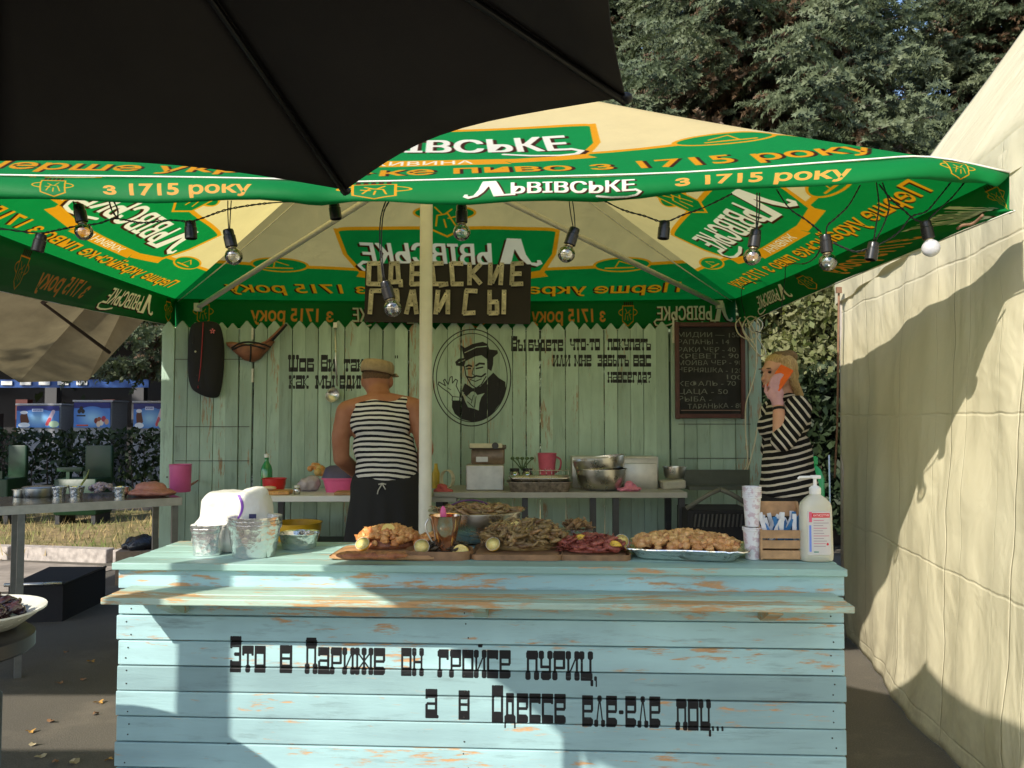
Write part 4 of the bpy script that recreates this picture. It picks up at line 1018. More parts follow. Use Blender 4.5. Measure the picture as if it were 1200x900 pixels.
def blobmesh(name, mats, seed, size=1.0, sub=2, rough=.35, flat=1.0, long=1.0):
    b = MB(); b.ell((0, 0, 0), (1, 1, 1), 8 + sub * 2, 5 + sub); me_v = []
    for v in b.v:
        d = v.normalized(); k = 1 + rough * mnoise.noise(d * 1.7 + Vector((seed * 3.1, 0, 0))) + rough * .6 * mnoise.noise(d * 4 + Vector((0, seed, 0)))
        me_v.append(Vector((d.x * k * long, d.y * k, d.z * k * flat)) * size)
    b.v = me_v; me = b.mesh(name); me.materials.append(mats); me.polygons.foreach_set('use_smooth', [True] * len(me.polygons)); return me
def fishmesh(name, mat, L=.07, r=.008, bend=.012, tail=True, seed=0):
    pts = [Vector((L * (t - .5), bend * math.sin(t * math.pi * (1.0 + .2 * seed)) , .003 * math.sin(t * 5 + seed))) for t in [i / 7 for i in range(8)]]
    b = MB().tube(pts, [r * k for k in (.35, .85, 1.05, 1.0, .85, .62, .38, .2)], 7)
    if tail:
        e = pts[-1]; b.add([e, e + Vector((.016, .010, .001)), e + Vector((.010, 0, .002)), e + Vector((.016, -.010, .001))], [(0, 1, 2), (0, 2, 3)])
    me = b.mesh(name); me.materials.append(mat); me.polygons.foreach_set('use_smooth', [True] * len(me.polygons)); return me
def shrimpmesh(name, mat, L=.05, r=.007, seed=0):
    pts = [Vector((L * .38 * math.cos(a_), L * .38 * math.sin(a_), .002 * i)) for i, a_ in enumerate([R(-30 + 30 * k + seed * 4) for k in range(8)])]
    b = MB().tube(pts, [r * k for k in (.5, 1.1, 1.15, 1.05, .9, .75, .55, .25)], 7); e = pts[-1]
    b.add([e, e + Vector((-.004, -.012, .003)), e + Vector((.006, -.012, .003))], [(0, 1, 2)])
    s = pts[0]
    for k in (-1, 1): b.tube([s, s + Vector((.012, -.014, .004 * k)), s + Vector((.010, -.03, .006 * k))], .0008, 4)
    me = b.mesh(name); me.materials.append(mat); me.polygons.foreach_set('use_smooth', [True] * len(me.polygons)); return me
def heap(name, label, cat, c, rx, ry, h, n, meshes, piece, scale=(.8, 1.2), flat=False, seed=1, core=None, rz=0, group=None, layflat=.35):
    root = thing(name, label, cat, c, rz, group); r_ = random.Random(seed)
    if core is not None:
        b = MB(); b.ell((0, 0, 0), (rx * .86, ry * .86, h * .86), 20, 12); b.v = [Vector((v.x, v.y, max(v.z, .001) * (1 + .1 * mnoise.noise(v * 30)))) for v in b.v]
        o = b.build('underlayer', core, root, True, off=Vector((0, 0, 0)))
    for i in range(n):
        a_ = r_.uniform(0, 2 * math.pi); q = math.sqrt(r_.random()) * .98
        z_ = h * math.sqrt(max(0, 1 - q * q)) ** (.8 if not flat else .5)
        o = bpy.data.objects.new(piece, meshes[r_.randrange(len(meshes))]); COL.objects.link(o); o.parent = root
        o.location = (rx * q * math.cos(a_), ry * q * math.sin(a_), z_ * r_.uniform(.82, 1.04) + .004)
        o.rotation_euler = (r_.uniform(-layflat, layflat) * 2 + .3 * math.sin(a_), r_.uniform(-layflat, layflat) * 2, r_.uniform(0, 6.28)); s_ = r_.uniform(*scale); o.scale = (s_, s_, s_)
    return root
def fried_mat(name, a, b_, c):
    m = NT(name); co = m.obj(); f = m.noise(co, 70, 5, .65); r0 = m.rnd(); sh = m.math('MULTIPLY_ADD', r0, .5, .0)
    ad = m.n('ShaderNodeVectorMath', operation='ADD'); m.set(ad.inputs[0], co); cb = m.n('ShaderNodeCombineXYZ'); m.set(cb.inputs[0], m.math('MULTIPLY', r0, 9)); m.set(ad.inputs[1], cb.outputs[0])
    g_ = m.noise(ad.outputs[0], 35, 4)
    col = m.mix(m.ramp(g_, .35, .65), a, b_); col = m.mix(m.math('MULTIPLY', m.ramp(f, .50, .68), .85), col, c); col = m.mix(m.math('MULTIPLY', m.math('POWER', r0, 2.0), .8), col, c)
    return m.done(m.pr(col, m.math('MULTIPLY_ADD', f, .5, .12), 0, m.bump(f, .9, .004), .5, sss=.05))
GOLD = fried_mat('golden_batter', (.88, .56, .24), (.70, .36, .12), (.38, .13, .04))
GOLD2 = fried_mat('pale_batter', (.88, .52, .20), (.74, .34, .10), (.45, .14, .035))
BRN_F = fried_mat('smoked_fish_skin', (.50, .29, .12), (.28, .15, .06), (.10, .05, .022))
DRK_F = fried_mat('dark_fish_skin', (.10, .075, .04), (.05, .035, .02), (.02, .014, .01))
REDS = fried_mat('red_shrimp_shell', (.50, .15, .10), (.34, .07, .05), (.16, .035, .03))
OLV = fried_mat('olive_fish_skin', (.46, .32, .13), (.28, .18, .07), (.12, .07, .03))
BRNC = fried_mat('crust_and_crevice_shade', (.46, .18, .07), (.28, .09, .035), (.10, .03, .015))  # baked fish crust; as heap core it paints the shaded crevices
gold = [blobmesh('fried_piece', GOLD, i, .015, 2, .5, .75, 1.25) for i in range(6)]
gold2 = [blobmesh('fried_piece', GOLD2, 9 + i, .013, 2, .55, .8, 1.2) for i in range(6)]
fish_b = [fishmesh('small_fish', BRN_F, .075, .0085, .012, True, i) for i in range(4)]; fish_o = [fishmesh('small_fish', OLV, .070, .0075, .010, True, i) for i in range(4)]
fish_d = [fishmesh('small_fish', DRK_F, .050, .0055, .008, True, i) for i in range(4)]
shr_r = [shrimpmesh('shrimp', REDS, .050, .006, i) for i in range(4)]
shr_o = [shrimpmesh('shrimp', OLV, .055, .0062, i) for i in range(4)]; shr_b = [shrimpmesh('shrimp', BRN_F, .055, .006, i) for i in range(3)]

# lemons
LEMF = NT('lemon_flesh'); c_ = LEMF.obj(); LEMF = LEMF.done(LEMF.pr(LEMF.ramp(LEMF.noise(c_, 200, 3), .3, .7, (.90, .66, .16), (.95, .82, .36)), .35, sss=.1))
LEMP = simple('lemon_peel', (.80, .50, .05), .4, var=.1, sc=80, bump=.2)
def lemon(p, label, kind='half', rot=(0, 0, 0), s=1.0):
    t = thing('lemon', label, 'lemon', p, 0, 'cut lemons among the dishes'); t.rotation_euler = rot; ORIG[t] = Vector((0, 0, 0)); s *= .88; t.scale = (s, s, s)
    if kind == 'half':
        MB().lathe([(.0265, .0), (.026, -.008), (.021, -.019), (.010, -.027), (.001, -.029)], (0, 0, 0), 20).build('peel', LEMP, t, True)
        fl = MB().lathe([(.0262, .0004), (.001, .0008)], (0, 0, 0), 20).build('flesh', LEMF, t, True)
        MB().lathe([(.0265, .0006), (.0265, .0009), (.0255, .0009), (.0255, .0006)], (0, 0, 0), 20, cap=False).build('pith', WPL, fl, True)
    else:
        b = MB(); N_ = 10; rim = [Vector((.028 * math.cos(R(180 * i / N_)), 0, .028 * math.sin(R(180 * i / N_)) - .010)) for i in range(N_ + 1)]
        out = [Vector((v.x * .96, .020 * math.sin(R(180 * i / N_)), (v.z + .010) * .8 - .010)) for i, v in enumerate(rim)]
        b.v = rim + out + [Vector((0, 0, -.010))]; c0 = len(b.v) - 1
        b.f = [(i, i + 1, N_ + 2 + i, N_ + 1 + i) for i in range(N_)]; b.build('peel', LEMP, t, True)
        b2 = MB(); b2.v = [v.copy() for v in b.v]; b2.f = [(c0, i + 1, i) for i in range(N_)] + [(c0, N_ + 1 + i, N_ + 2 + i) for i in range(N_)]; b2.build('flesh', LEMF, t)
    return t

# ================================================================ ON THE COUNTER
def board(px0_, px1_, py, depth, label, mat, th=.016, rounded=.02, rz=0.0):
    a_, b_ = on(px0_, py), on(px1_, py); cx = (a_.x + b_.x) / 2; cy = a_.y + depth / 2
    o = MB().box((0, 0, th / 2 + .001), (b_.x - a_.x, depth, th), bev=rounded).build('cutting_board', mat, None, off=Vector((0, 0, 0)), smooth=35)
    o.location = (cx, cy, ZC); o.rotation_euler = (0, 0, CTH + rz); solo(o, label, 'cutting board'); return Vector((cx, cy, ZC + th + .001)), b_.x - a_.x
p, wd = board(385, 512, 657, .20, 'leftmost wooden board with the golden fried heap on it', BOARDL, .014)
heap('fried_fish_heap', 'tall heap of golden battered seafood on the leftmost wooden board', 'fried seafood', p + Vector((-.005, .06, 0)), .098, .062, .060, 230, gold2, 'fried_piece', (.55, 1.15), seed=3, core=BRNC)  # dark core puts crevice shade into the heap's colour
heap('fried_fish_heap', 'small orange heap of battered seafood beside the tall golden heap', 'fried seafood', p + Vector((.135, .05, 0)), .055, .05, .036, 90, gold2, 'fried_piece', (.55, 1.1), seed=4, core=BRNC)
q = on(400, 656, ZC + .016); b = MB()
for k in range(3):
    b.ell(q + Vector((.03 + .055 * k, .018 + .006 * (k % 2), .010)), (.052, .026, .012), 16, 8)
fm = remeshed('baked_fish', b, .004, 3)
for v in fm.vertices: v.co += v.normal * .003 * mnoise.noise(v.co * 90)
o = finish('baked_fish', fm, BRNC, None, True); solo(o, 'flat red-brown baked fish at the front edge of the leftmost board', 'fish')
lemon(on(420, 656) + Vector((0, .06, .040)), 'lemon half lying at the left foot of the tall golden heap', 'half', (R(45), R(-15), 0), .95)
lemon(p + Vector((-.002, .02, .066)), 'lemon wedge on top of the tall golden fried heap', 'wedge', (R(10), 0, R(20)), .9)
p, wd = board(473, 553, 657, .13, 'small oval dark board with thin black fish between two lemons', BOARDM, .014, .05)
heap('small_fish_heap', 'low heap of thin dark dried fish on the small oval board', 'dried fish', p + Vector((.01, .03, 0)), .062, .042, .026, 60, fish_d, 'small_fish', (.7, 1.1), seed=5, core=DRK_F, layflat=.2)
lemon(on(493, 656) + Vector((0, .028, .036)), 'lemon half facing the customer at the left of the small oval board', 'half', (R(58), 0, R(8)), 1.0)
lemon(on(539, 656) + Vector((0, .03, .024)), 'lemon wedge standing at the right end of the small oval board', 'wedge', (R(0), 0, R(-20)), 1.1)
p, wd = board(553, 662, 657, .24, 'wide dark board carrying the big pile of olive brown shrimp', BOARDM, .014, .03)
heap('shrimp_heap', 'big pile of olive brown shrimp and gobies on the wide dark board', 'shrimp', p + Vector((.02, .03, 0)), .130, .085, .066, 260, shr_o + fish_o + shr_b, 'shrimp', (.85, 1.25), seed=6, core=OLV, layflat=.3)
lemon(on(577, 656) + Vector((0, .05, .040)), 'lemon half at the left foot of the big shrimp pile', 'half', (R(55), 0, R(-15)), .95)
lemon(p + Vector((-.005, -.005, .072)), 'left one of two lemon wedges on top of the big shrimp pile', 'wedge', (R(0), R(20), R(10)), .95)
lemon(p + Vector((.035, -.02, .060)), 'right one of two lemon wedges on top of the big shrimp pile', 'wedge', (R(-15), R(-30), R(60)), .95)
p, wd = board(655, 742, 657, .17, 'dark board of red shrimps and lemon left of the big foil tray', BOARDM, .012, .03)
heap('shrimp_heap', 'low pile of red boiled shrimps on the dark board beside the foil tray', 'shrimp', p + Vector((.0, .02, 0)), .095, .062, .026, 130, shr_r, 'shrimp', (.85, 1.25), seed=7, core=REDS, layflat=.25)
lemon(on(733, 656) + Vector((0, .08, .045)), 'lemon half at the back right of the red shrimps', 'half', (R(55), R(10), 0), .95)
lemon(on(683, 656) + Vector((0, .08, .046)), 'thin lemon wedge at the back left of the red shrimps', 'wedge', (R(70), 0, R(5)), .95)
lemon(on(722, 656) + Vector((0, .04, .034)), 'lemon wedge in front on the red shrimps', 'wedge', (R(80), 0, R(-12)), .95)
# big foil tray
a_, b_ = on(748, 659), on(868, 657)
tc = Vector(((a_.x + b_.x) / 2 + .01, a_.y + .115, ZC + .001)); tray = thing('foil_tray', 'large crumpled foil tray heaped with golden fried pieces', 'tray', tc, 0); tray.rotation_euler = (0, 0, CTH - R(10)); ORIG[tray] = Vector((0, 0, 0))
b = MB(); rings = []
for (k, zz) in ((.80, 0), (.86, .004), (1.0, .030), (1.07, .034), (1.075, .031), (1.0, .026), (.84, .006), (.6, .005)):
    rg = []
    for i in range(64):
        t = 2 * math.pi * i / 64; ex = .175 * math.copysign(abs(math.cos(t)) ** .32, math.cos(t)); ey = .115 * math.copysign(abs(math.sin(t)) ** .32, math.sin(t))
        j = .004 * mnoise.noise(Vector((ex * 60, ey * 60, zz * 50))) if k > .9 else 0
        rg.append((ex * k + j, ey * k + j, zz + j * .8))
    rings.append(rg)
b.prism_rings(rings); b.build('tray', FOIL, tray, 50)
heap('fried_fish_heap', 'wide spread of golden battered seafood in the big foil tray', 'fried seafood', tc + Vector((0, .0, .008)), .160, .104, .052, 290, gold, 'fried_piece', (.6, 1.15), seed=8, core=BRNC, rz=CTH - R(10), flat=True)
# foil tub with brown heap behind
c = on(680, 641) + Vector((0, .07, 0))
MB().box(c + Vector((0, 0, .026)), (.085, .07, .05), (0, 0, CTH), taper=1.12).build('foil_box', FOIL, None); o = bpy.context.scene.objects['foil_box']; solo(o, 'small foil box behind the red shrimps', 'box')
heap('small_fish_heap', 'brown dried fish sticking out of the small foil box', 'dried fish', c + Vector((-.005, 0, .048)), .038, .026, .022, 26, fish_b, 'small_fish', (.6, .9), seed=9)
# big steel bowl with fish
bc_ = on(556, 641) + Vector((0, .13, 0)); 
bw = thing('steel_bowl', 'wide steel bowl of small fish behind the shrimp pile', 'bowl', bc_); bowl('bowl', None, None, bc_, .155, .105, STEEL, .075, parent=bw, rim=.012)
heap('small_fish_heap', 'grey green small fish filling the wide steel bowl on the counter', 'fish', bc_ + Vector((.01, 0, .088)), .135, .12, .030, 90, fish_o + fish_b, 'small_fish', (.7, 1.05), seed=10, core=OLV, layflat=.15, flat=True)
MB().tube(smoothpath([bc_ + Vector((-.11, -.03, .11)), bc_ + Vector((-.06, 0, .135)), bc_ + Vector((.0, .02, .138)), bc_ + Vector((.05, .03, .118))], 4), .003, 6).build('handle', simple('purple_cord', (.10, .03, .12), .5), bw, True)
# steel jug in front of it, orange reflections painted into its colour
jc = on(520, 656) + Vector((.0, .06, 0)); jg = thing('steel_jug', 'small shiny steel jug with painted-on coppery reflections left of the wide bowl', 'jug', jc)
REFL_STEEL = NT('steel_painted_reflections'); c_ = REFL_STEEL.obj(); REFL_STEEL = REFL_STEEL.done(REFL_STEEL.pr(REFL_STEEL.ramp(REFL_STEEL.noise(c_, 22, 3), .35, .65, (.85, .42, .20), (.75, .72, .66)), .12, .95))
MB().lathe([(.020, .015), (.030, .03), (.042, .085), (.050, .12), (.052, .122), (.048, .12), (.040, .085), (.028, .035), (.001, .03)], jc + Vector((0, 0, .005)), 24).build('cup', REFL_STEEL, jg, 50)
MB().lathe([(.028, 0), (.028, .004), (.012, .012), (.010, .022)], jc, 20).build('foot', STEEL, jg, 50)
MB().tube(smoothpath([jc + Vector((-.05, 0, .118)), jc + Vector((-.062, -.005, .09)), jc + Vector((-.04, -.005, .045)), jc + Vector((-.025, 0, .03))], 4), .003, 6).build('handle', STEEL, jg, True)
MB().ell(jc + Vector((-.008, .01, .128)), (.010, .008, .026), 12, 8).build('ladle_tip', PINK, jg, True)

# cups, crate, bottle
def cupstack(px, py, label, n, r, dz=0):
    c = on(px, py) + Vector((0, .035, dz)); t = thing('cup_stack', label, 'cups', c, 0, 'stacks of plastic cups')
    m = MB()
    for k in range(n):
        z_ = .006 * k
        m = MB().lathe([(r * .78, z_ * 0), (r, .085), (r + .0025, .086), (r + .0025, .090), (r - .001, .090), (r * .77, .004)], c + Vector((0, 0, z_)), 24); m.build('cup', CUP, t, 50)
    return t, c
CUP = NT('printed_cup'); c_ = CUP.obj(); f_ = CUP.noise(c_, 55, 3); CUP = CUP.done(CUP.pr(CUP.mix(CUP.ramp(f_, .52, .60), (.74, .74, .75), (.58, .46, .50)), .35, coat=.3))
cupstack(886, 657, 'lower stack of small white printed plastic cups left of the crate', 2, .0275)
t, c = cupstack(886, 657, 'upper column of white plastic cups standing on the lower one', 6, .0262, .098); 
WOODC = simple('crate_wood', (.46, .27, .13), .7, var=.35, sc=25, bump=.3, rvar=.15)
cc = on(919, 657) + Vector((0, .045, 0)); cr = thing('wooden_crate', 'small slatted wooden crate full of blue and white sachets', 'crate', cc, 0); cr.rotation_euler = (0, 0, CTH); ORIG[cr] = Vector((0, 0, 0))
for k, zz in enumerate((.018, .048, .078)):
    for yy in (-.043, .043): MB().box((0, 0, 0), (.122, .006, .024), bev=0).build('slat', WOODC, cr, off=Vector((0, 0, 0))).location = (0, yy, zz)
MB().box((0, .043, .145), (.122, .006, .045)).build('back_board', WOODC, cr, off=Vector((0, 0, 0)))
for xx in (-.0640, .0640):
    b = MB(); s = [(-.046, .002), (.046, .002), (.046, .168), (.03, .168), (-.02, .095), (-.046, .092)]; b.prism_rings([[(xx - .003, y, z_) for y, z_ in s], [(xx + .003, y, z_) for y, z_ in s]]); b.build('side_board', WOODC, cr, off=Vector((0, 0, 0)))
MB().box((0, 0, .006), (.120, .084, .006)).build('bottom', WOODC, cr, off=Vector((0, 0, 0)))
SB = simple('sachet_blue', (.04, .18, .42), .4); SW = simple('sachet_white', (.75, .76, .78), .4)
rs = random.Random(4)
for i in range(26):
    o = MB().box((0, 0, .035), (.012, .0025, .075)).build('sachet', SB if i % 3 == 0 else SW, None, off=Vector((0, 0, 0))); o.location = cc + Vector((rs.uniform(-.05, .05), rs.uniform(-.03, .02), .062 + rs.uniform(-.01, .012))); o.rotation_euler = (rs.uniform(-.3, .3), rs.uniform(-.55, .55), rs.uniform(-.4, .4))
    solo(o, ('blue' if i % 3 == 0 else 'white') + ' paper sachet standing in the small wooden crate', 'sachet', 'blue sachets in the crate' if i % 3 == 0 else 'white sachets in the crate')
bc2 = on(963, 660) + Vector((0, .045, 0)); bt = thing('pump_bottle', 'clear soap bottle with white pump and red striped label at the counter\'s right end', 'bottle', bc2, 0)
BODY = NT('cloudy_plastic'); BODY = BODY.done(BODY.pr((.78, .76, .62), .3, trans=.35, sss=.1, coat=.3))
b = MB(); rings = []
for (wx, wy, zz) in ((.044, .026, 0), (.048, .030, .004), (.049, .031, .02), (.046, .030, .16), (.043, .029, .172), (.030, .024, .186), (.016, .016, .196), (.014, .014, .204)):
    rings.append([(wx * math.copysign(abs(math.cos(t)) ** .7, math.cos(t)), wy * math.copysign(abs(math.sin(t)) ** .7, math.sin(t)), zz) for t in [2 * math.pi * i / 32 for i in range(32)]])
b.prism_rings(rings, Matrix.Translation(bc2)); b.build('body', BODY, bt, 50)
lab = Canvas(0, 0, .066, .115, 6000, (.80, .78, .76, 1))
lab.rect(.012, .098, .064, .110, (.80, .05, .08, 1)); lab.rect(.004, .086, .012, .113, (.85, .35, .45, 1)); wd_ = text_tris('АНТИСЕПТИК')[1]; lab.text('АНТИСЕПТИК', fit(.015, .062, .101, .107, wd_), (.95, .9, .9, 1), .01)
rs = random.Random(8)
for k in range(11):
    y_ = .090 - k * .0068; lab.rect(.016, y_, .016 + rs.uniform(.025, .045), y_ + .0014, (.55, .45, .50, 1) if k % 3 else (.75, .25, .4, 1))
lab.ellipse(.056, .028, .0035, .0035, (.8, .1, .2, 1)); lab.rect(.004, .008, .010, .078, (.45, .55, .85, 1)); lab.rect(.016, .006, .03, .009, (.2, .5, .45, 1))
li = lab.image('bottle_label'); LM = NT('bottle_label'); LM = LM.done(LM.pr(LM.img(li, LM.uv(), 'EXTEND')['Color'], .4))
b = MB(); b.v = [bc2 + Vector((x, -.0322 + .0035 * (abs(x) / .034) ** 3, z_)) for z_ in (.022, .150) for x in [-.034 + .068 * i / 8 for i in range(9)]]; b.f = [(i, i + 1, i + 10, i + 9) for i in range(8)]
o = b.build('label', LM, bt, True); ly = o.data.uv_layers.new(name='UVMap')
for l in o.data.loops: k = l.vertex_index; ly.data[l.index].uv = ((k % 9) / 8, k // 9)
MB().lathe([(.016, .198), (.017, .200), (.017, .216), (.011, .222), (.0055, .224), (.005, .244)], bc2, 20).build('collar', WPL, bt, 40)
b = MB().box(bc2 + Vector((.002, 0, .249)), (.030, .014, .010), bev=.003); b.tube([bc2 + Vector((-.01, 0, .249)), bc2 + Vector((-.046, 0, .248)), bc2 + Vector((-.050, 0, .243))], .0038, 8); b.build('pump_head', WPL, bt, 40)

# left end: white sack, foil tubs
sc_ = on(262, 652) + Vector((-.0, .10, 0)); sk_ = thing('white_sack', 'bulging white plastic sack with a purple curved mark at the counter\'s left end', 'sack', sc_)
b = MB(); b.box(sc_ + Vector((-.004, .03, .095)), (.235, .14, .19), taper=.92, bev=.05); b.box(sc_ + Vector((-.012, .03, .06)), (.25, .15, .10), bev=.05); b.ell(sc_ + Vector((.055, .03, .185)), (.045, .04, .022), 16, 12); b.chain([(sc_ + Vector((.06, .03, .180)), .028), (sc_ + Vector((.075, .03, .192)), .018)])
sm = remeshed('sack', b, .006, 8)
for v in sm.vertices: v.co += v.normal * (.006 * mnoise.noise(Vector((v.co.x * 9, v.co.y * 9, v.co.z * 22))) + .004 * mnoise.noise(Vector((v.co.x * 40, v.co.y * 9, v.co.z * 30))))
SACK = NT('sack_plastic'); c_ = SACK.obj(); SACK = SACK.done(SACK.pr((.70, .69, .62), .45, 0, SACK.bump(SACK.noise(c_, 30, 5, .6, 1.0), .5, .006), .4, sss=.05))
o = finish('sack', shift(sm, -sc_), SACK, sk_, True)
b = MB()
for dx, dz, sgn in ():
    n_ = len(b.v); b.v += [sc_ + Vector(v) for v in ((dx - .012, .02, .165), (dx + .014, .03, .165), (dx + .004 + sgn * .012, .01, dz + .018), (dx - .022 + sgn * .012, .03, dz + .03))]; b.f.append((n_, n_ + 1, n_ + 2, n_ + 3))
PURP = simple('purple_print', (.16, .03, .34), .5)
arc = [atz(*k, .9) for k in ()]
ysack = sc_.y - .056
def onsack(px, py): 
    p_ = at(px, py, ysack); return p_
arc = smoothpath([onsack(276, 581), onsack(281, 590), onsack(281, 600), onsack(277, 608), onsack(271, 614)], 4)
b = MB()
for i, p_ in enumerate(arc): t = i / (len(arc) - 1); w_ = .0055 * (1 - .6 * t); b.v += [p_ + Vector((-w_, -.001, 0)), p_ + Vector((w_, -.001, 0))]
b.f = [(2 * i, 2 * i + 1, 2 * i + 3, 2 * i + 2) for i in range(len(arc) - 1)]
pmk = b.build('purple_mark', PURP, sk_); 
lb = b = MB(); p_ = onsack(296, 605); b.box(p_, (.022, .003, .014)); b.build('blue_label', simple('navy_label', (.02, .02, .10), .4), sk_)
for nm in (pmk,):
    sw = nm.modifiers.new('wrap', 'SHRINKWRAP'); sw.target = [c for c in sk_.children if c.name.startswith('sack')][0]; sw.wrap_method = 'PROJECT'; sw.use_project_y = True; sw.use_positive_direction = True; sw.use_negative_direction = True; sw.offset = .002
def foiltub(px, py, r, rb, h, n, label, sx=1.0, sq=1.0, dy=None, ribs=30, group='foil tubs on the left end of the counter'):
    c = on(px, py) + Vector((0, dy if dy is not None else r * .8, 0)); t = thing('foil_tub', label, 'tub', c, 0, group)
    rings = []; prof = [(rb, 0), (r * .96, h * .86), (r, h * .87), (r * 1.03, h), (r * 1.03, h + .002), (r * .97, h - .002), (rb * .97, .003)]
    for rr_, zz in prof:
        rg = []
        for i in range(ribs * 2):
            a_ = 2 * math.pi * i / (ribs * 2); k = 1 - (.022 if i % 2 else 0) * (1 if 0 < zz < h * .9 else 0); ca, sa = math.cos(a_), math.sin(a_)
            rg.append((rr_ * sx * k * math.copysign(abs(ca) ** sq, ca), rr_ * k * math.copysign(abs(sa) ** sq, sa), zz))
        rings.append(rg)
    for k in range(n):
        MB().prism_rings(rings, Matrix.Translation(c + Vector((0, 0, .011 * k)))).build('tub', FOIL, t, 25)
    return t
foiltub(290, 655, .081, .064, .098, 3, 'big round stack of foil tubs in front of the white sack', ribs=36)
foiltub(238, 652, .050, .043, .080, 2, 'small squarish foil tubs at the far left end of the counter', 1.0, .6, .05)
foiltub(345, 645, .064, .052, .048, 1, 'low ribbed foil tray right of the big round stack', 1.0, .8, .06, 44)
# ================================================================ SIGN, CHALKBOARD, THINGS ON THE WALL
sg = thing('stall_sign', 'black board with the stall name in pale nailed wood slats above the pickets', 'sign', at(524, 378, WY - .06))
SY = WY - .06; a_, c_ = at(427, 378, SY), at(622, 308, SY)
MB().box(((a_.x + c_.x) / 2, SY + .02, (a_.z + c_.z) / 2), (c_.x - a_.x, .02, c_.z - a_.z), (0, R(.8), 0)).build('board', simple('black_board', (.022, .017, .016), .7, var=.3), sg)
SLAT = simple('sign_slat', (.60, .55, .40), .8, var=.5, sc=30, bump=.3, rvar=.2)
LT = {'О': [(0, 0, 0, 1), (.6, 0, .6, 1), (0, 1, .6, 1), (0, 0, .6, 0)], 'Д': [(.12, .12, .16, 1), (.55, .12, .52, 1), (.1, 1, .55, 1), (-.05, .1, .72, .1), (.68, -.1, .68, .12)], 'Е': [(0, 0, 0, 1), (0, 1, .55, 1), (0, .5, .45, .5), (0, 0, .55, 0)],
      'С': [(0, 0, 0, 1), (0, 1, .55, 1), (0, 0, .55, 0)], 'К': [(0, 0, 0, 1), (.1, .5, .55, .95), (.1, .5, .6, .05)], 'И': [(0, 0, 0, 1), (.6, 0, .6, 1), (.12, .1, .48, .85)], 'Г': [(0, 0, 0, 1), (0, 1, .5, 1)],
      'Р': [(0, 0, 0, 1), (0, 1, .5, 1), (.5, .55, .5, 1), (0, .5, .5, .5)], 'А': [(0, 0, .2, 1), (.55, 0, .3, 1), (.1, .4, .5, .4)], 'Й': [(0, 0, 0, 1), (.6, 0, .6, 1), (.12, .1, .48, .85), (.1, 1.25, .5, 1.3)], 'Ы': [(0, 0, 0, 1), (0, .5, .4, .5), (.4, 0, .4, .5), (0, 0, .4, 0), (.78, 0, .78, 1)]}
rs = random.Random(12); DOT = simple('nail_dark', (.02, .018, .015), .6)
def signword(txt, xs, yb, h):
    for ch, x in zip(txt, xs):
        tl = rs.uniform(-.10, .06)
        for (x0, y0, x1, y1) in LT[ch]:
            k = 27.0; A_ = at(x + x0 * k * .8 + tl * y0 * h * -1, yb - y0 * h, SY - .004); B_ = at(x + x1 * k * .8 + tl * y1 * h * -1, yb - y1 * h, SY - .004)
            d = B_ - A_; L = d.length * 1.0 + .014; mid = (A_ + B_) / 2; an = -math.atan2(d.z, d.x) + rs.uniform(-.06, .06)
            o = MB().box((0, 0, 0), (L, .009, .029)).build('slat', SLAT, sg, off=Vector((0, 0, 0))); o.location = mid + Vector((0, rs.uniform(-.003, .003) - .006 * (abs(x1 - x0) > .2), 0)) - sg.location; o.rotation_euler = (0, an, 0)
            if L > .06:
                for e in (-.36, .36):
                    n_ = MB().box((L * e, -.005, 0), (.006, .002, .006)).build('nail', DOT, o, off=Vector((0, 0, 0)))
signword('ОДЕССКИЕ', [432, 455, 482, 508, 530, 550, 574, 600], 333, 24)
signword('ГРАЙСЫ', [434, 455, 477, 511, 544, 574], 367, 26)

cb = thing('chalkboard', 'black chalkboard menu in a dark red frame at the right end of the picket wall', 'chalkboard', at(830, 492, WY - .03))
KY = WY - .03; x0, x1, z0, z1 = at(792, 450, KY).x, at(872, 450, KY).x, at(830, 489, KY).z, at(830, 379, KY).z
ck = Canvas(0, 0, 84, 112, 8, (.022, .024, .022, 1)); rs = random.Random(3)
rows = [('МИДИИ — 150', 2, 80, 12), ('РАПАНЫ - 14', 2, 66, 21), ('РАКИ ЧЕР - 40', 2, 74, 30), ('КРЕВЕТ - 90', 2, 78, 38), ('МОЙВА ЧЕР - 90', 2, 82, 46), ('ЧЕРНЯШКА - 120', 2, 82, 54), ('100', 60, 82, 63), ('КЕФАЛЬ - 70', 2, 74, 71), ('ЦАЦА - 50', 2, 64, 80), ('РЫБА -', 2, 44, 89), ('ТАРАНЬКА - 80', 14, 82, 98)]
for t, xa, xb, yy in rows:
    wd_ = text_tris(t)[1]; a0 = rs.uniform(-.03, .03)
    ck.text(t, (lambda xa, xb, yy, wd_, a0: lambda x, y: (xa + (xb - xa) * x / wd_ + mnoise.noise(Vector((x * 2, y * 2, yy))) * .6, 112 - yy - 4 + y * 8 + a0 * x * 6 + mnoise.noise(Vector((x * 1.5, yy, 0))) * 1.1))(xa, xb, yy, wd_, a0), (.42, .43, .40, 1), .0)
cki = ck.image('chalk_menu'); CK = NT('chalk_print'); k_ = CK.obj(); CKm = CK.done(CK.pr(CK.mix(CK.math('MULTIPLY', CK.ramp(CK.noise(k_, 9, 5), .45, .8), .12), CK.img(cki, CK.uv(), 'EXTEND')['Color'], (.2, .2, .18)), .7))
b = MB(); b.v = [Vector((x0, KY, z0)), Vector((x1, KY, z0)), Vector((x1, KY, z1)), Vector((x0, KY, z1))]; b.f = [(0, 1, 2, 3)]; o = b.build('board', CKm, cb); ly = o.data.uv_layers.new(name='UVMap')
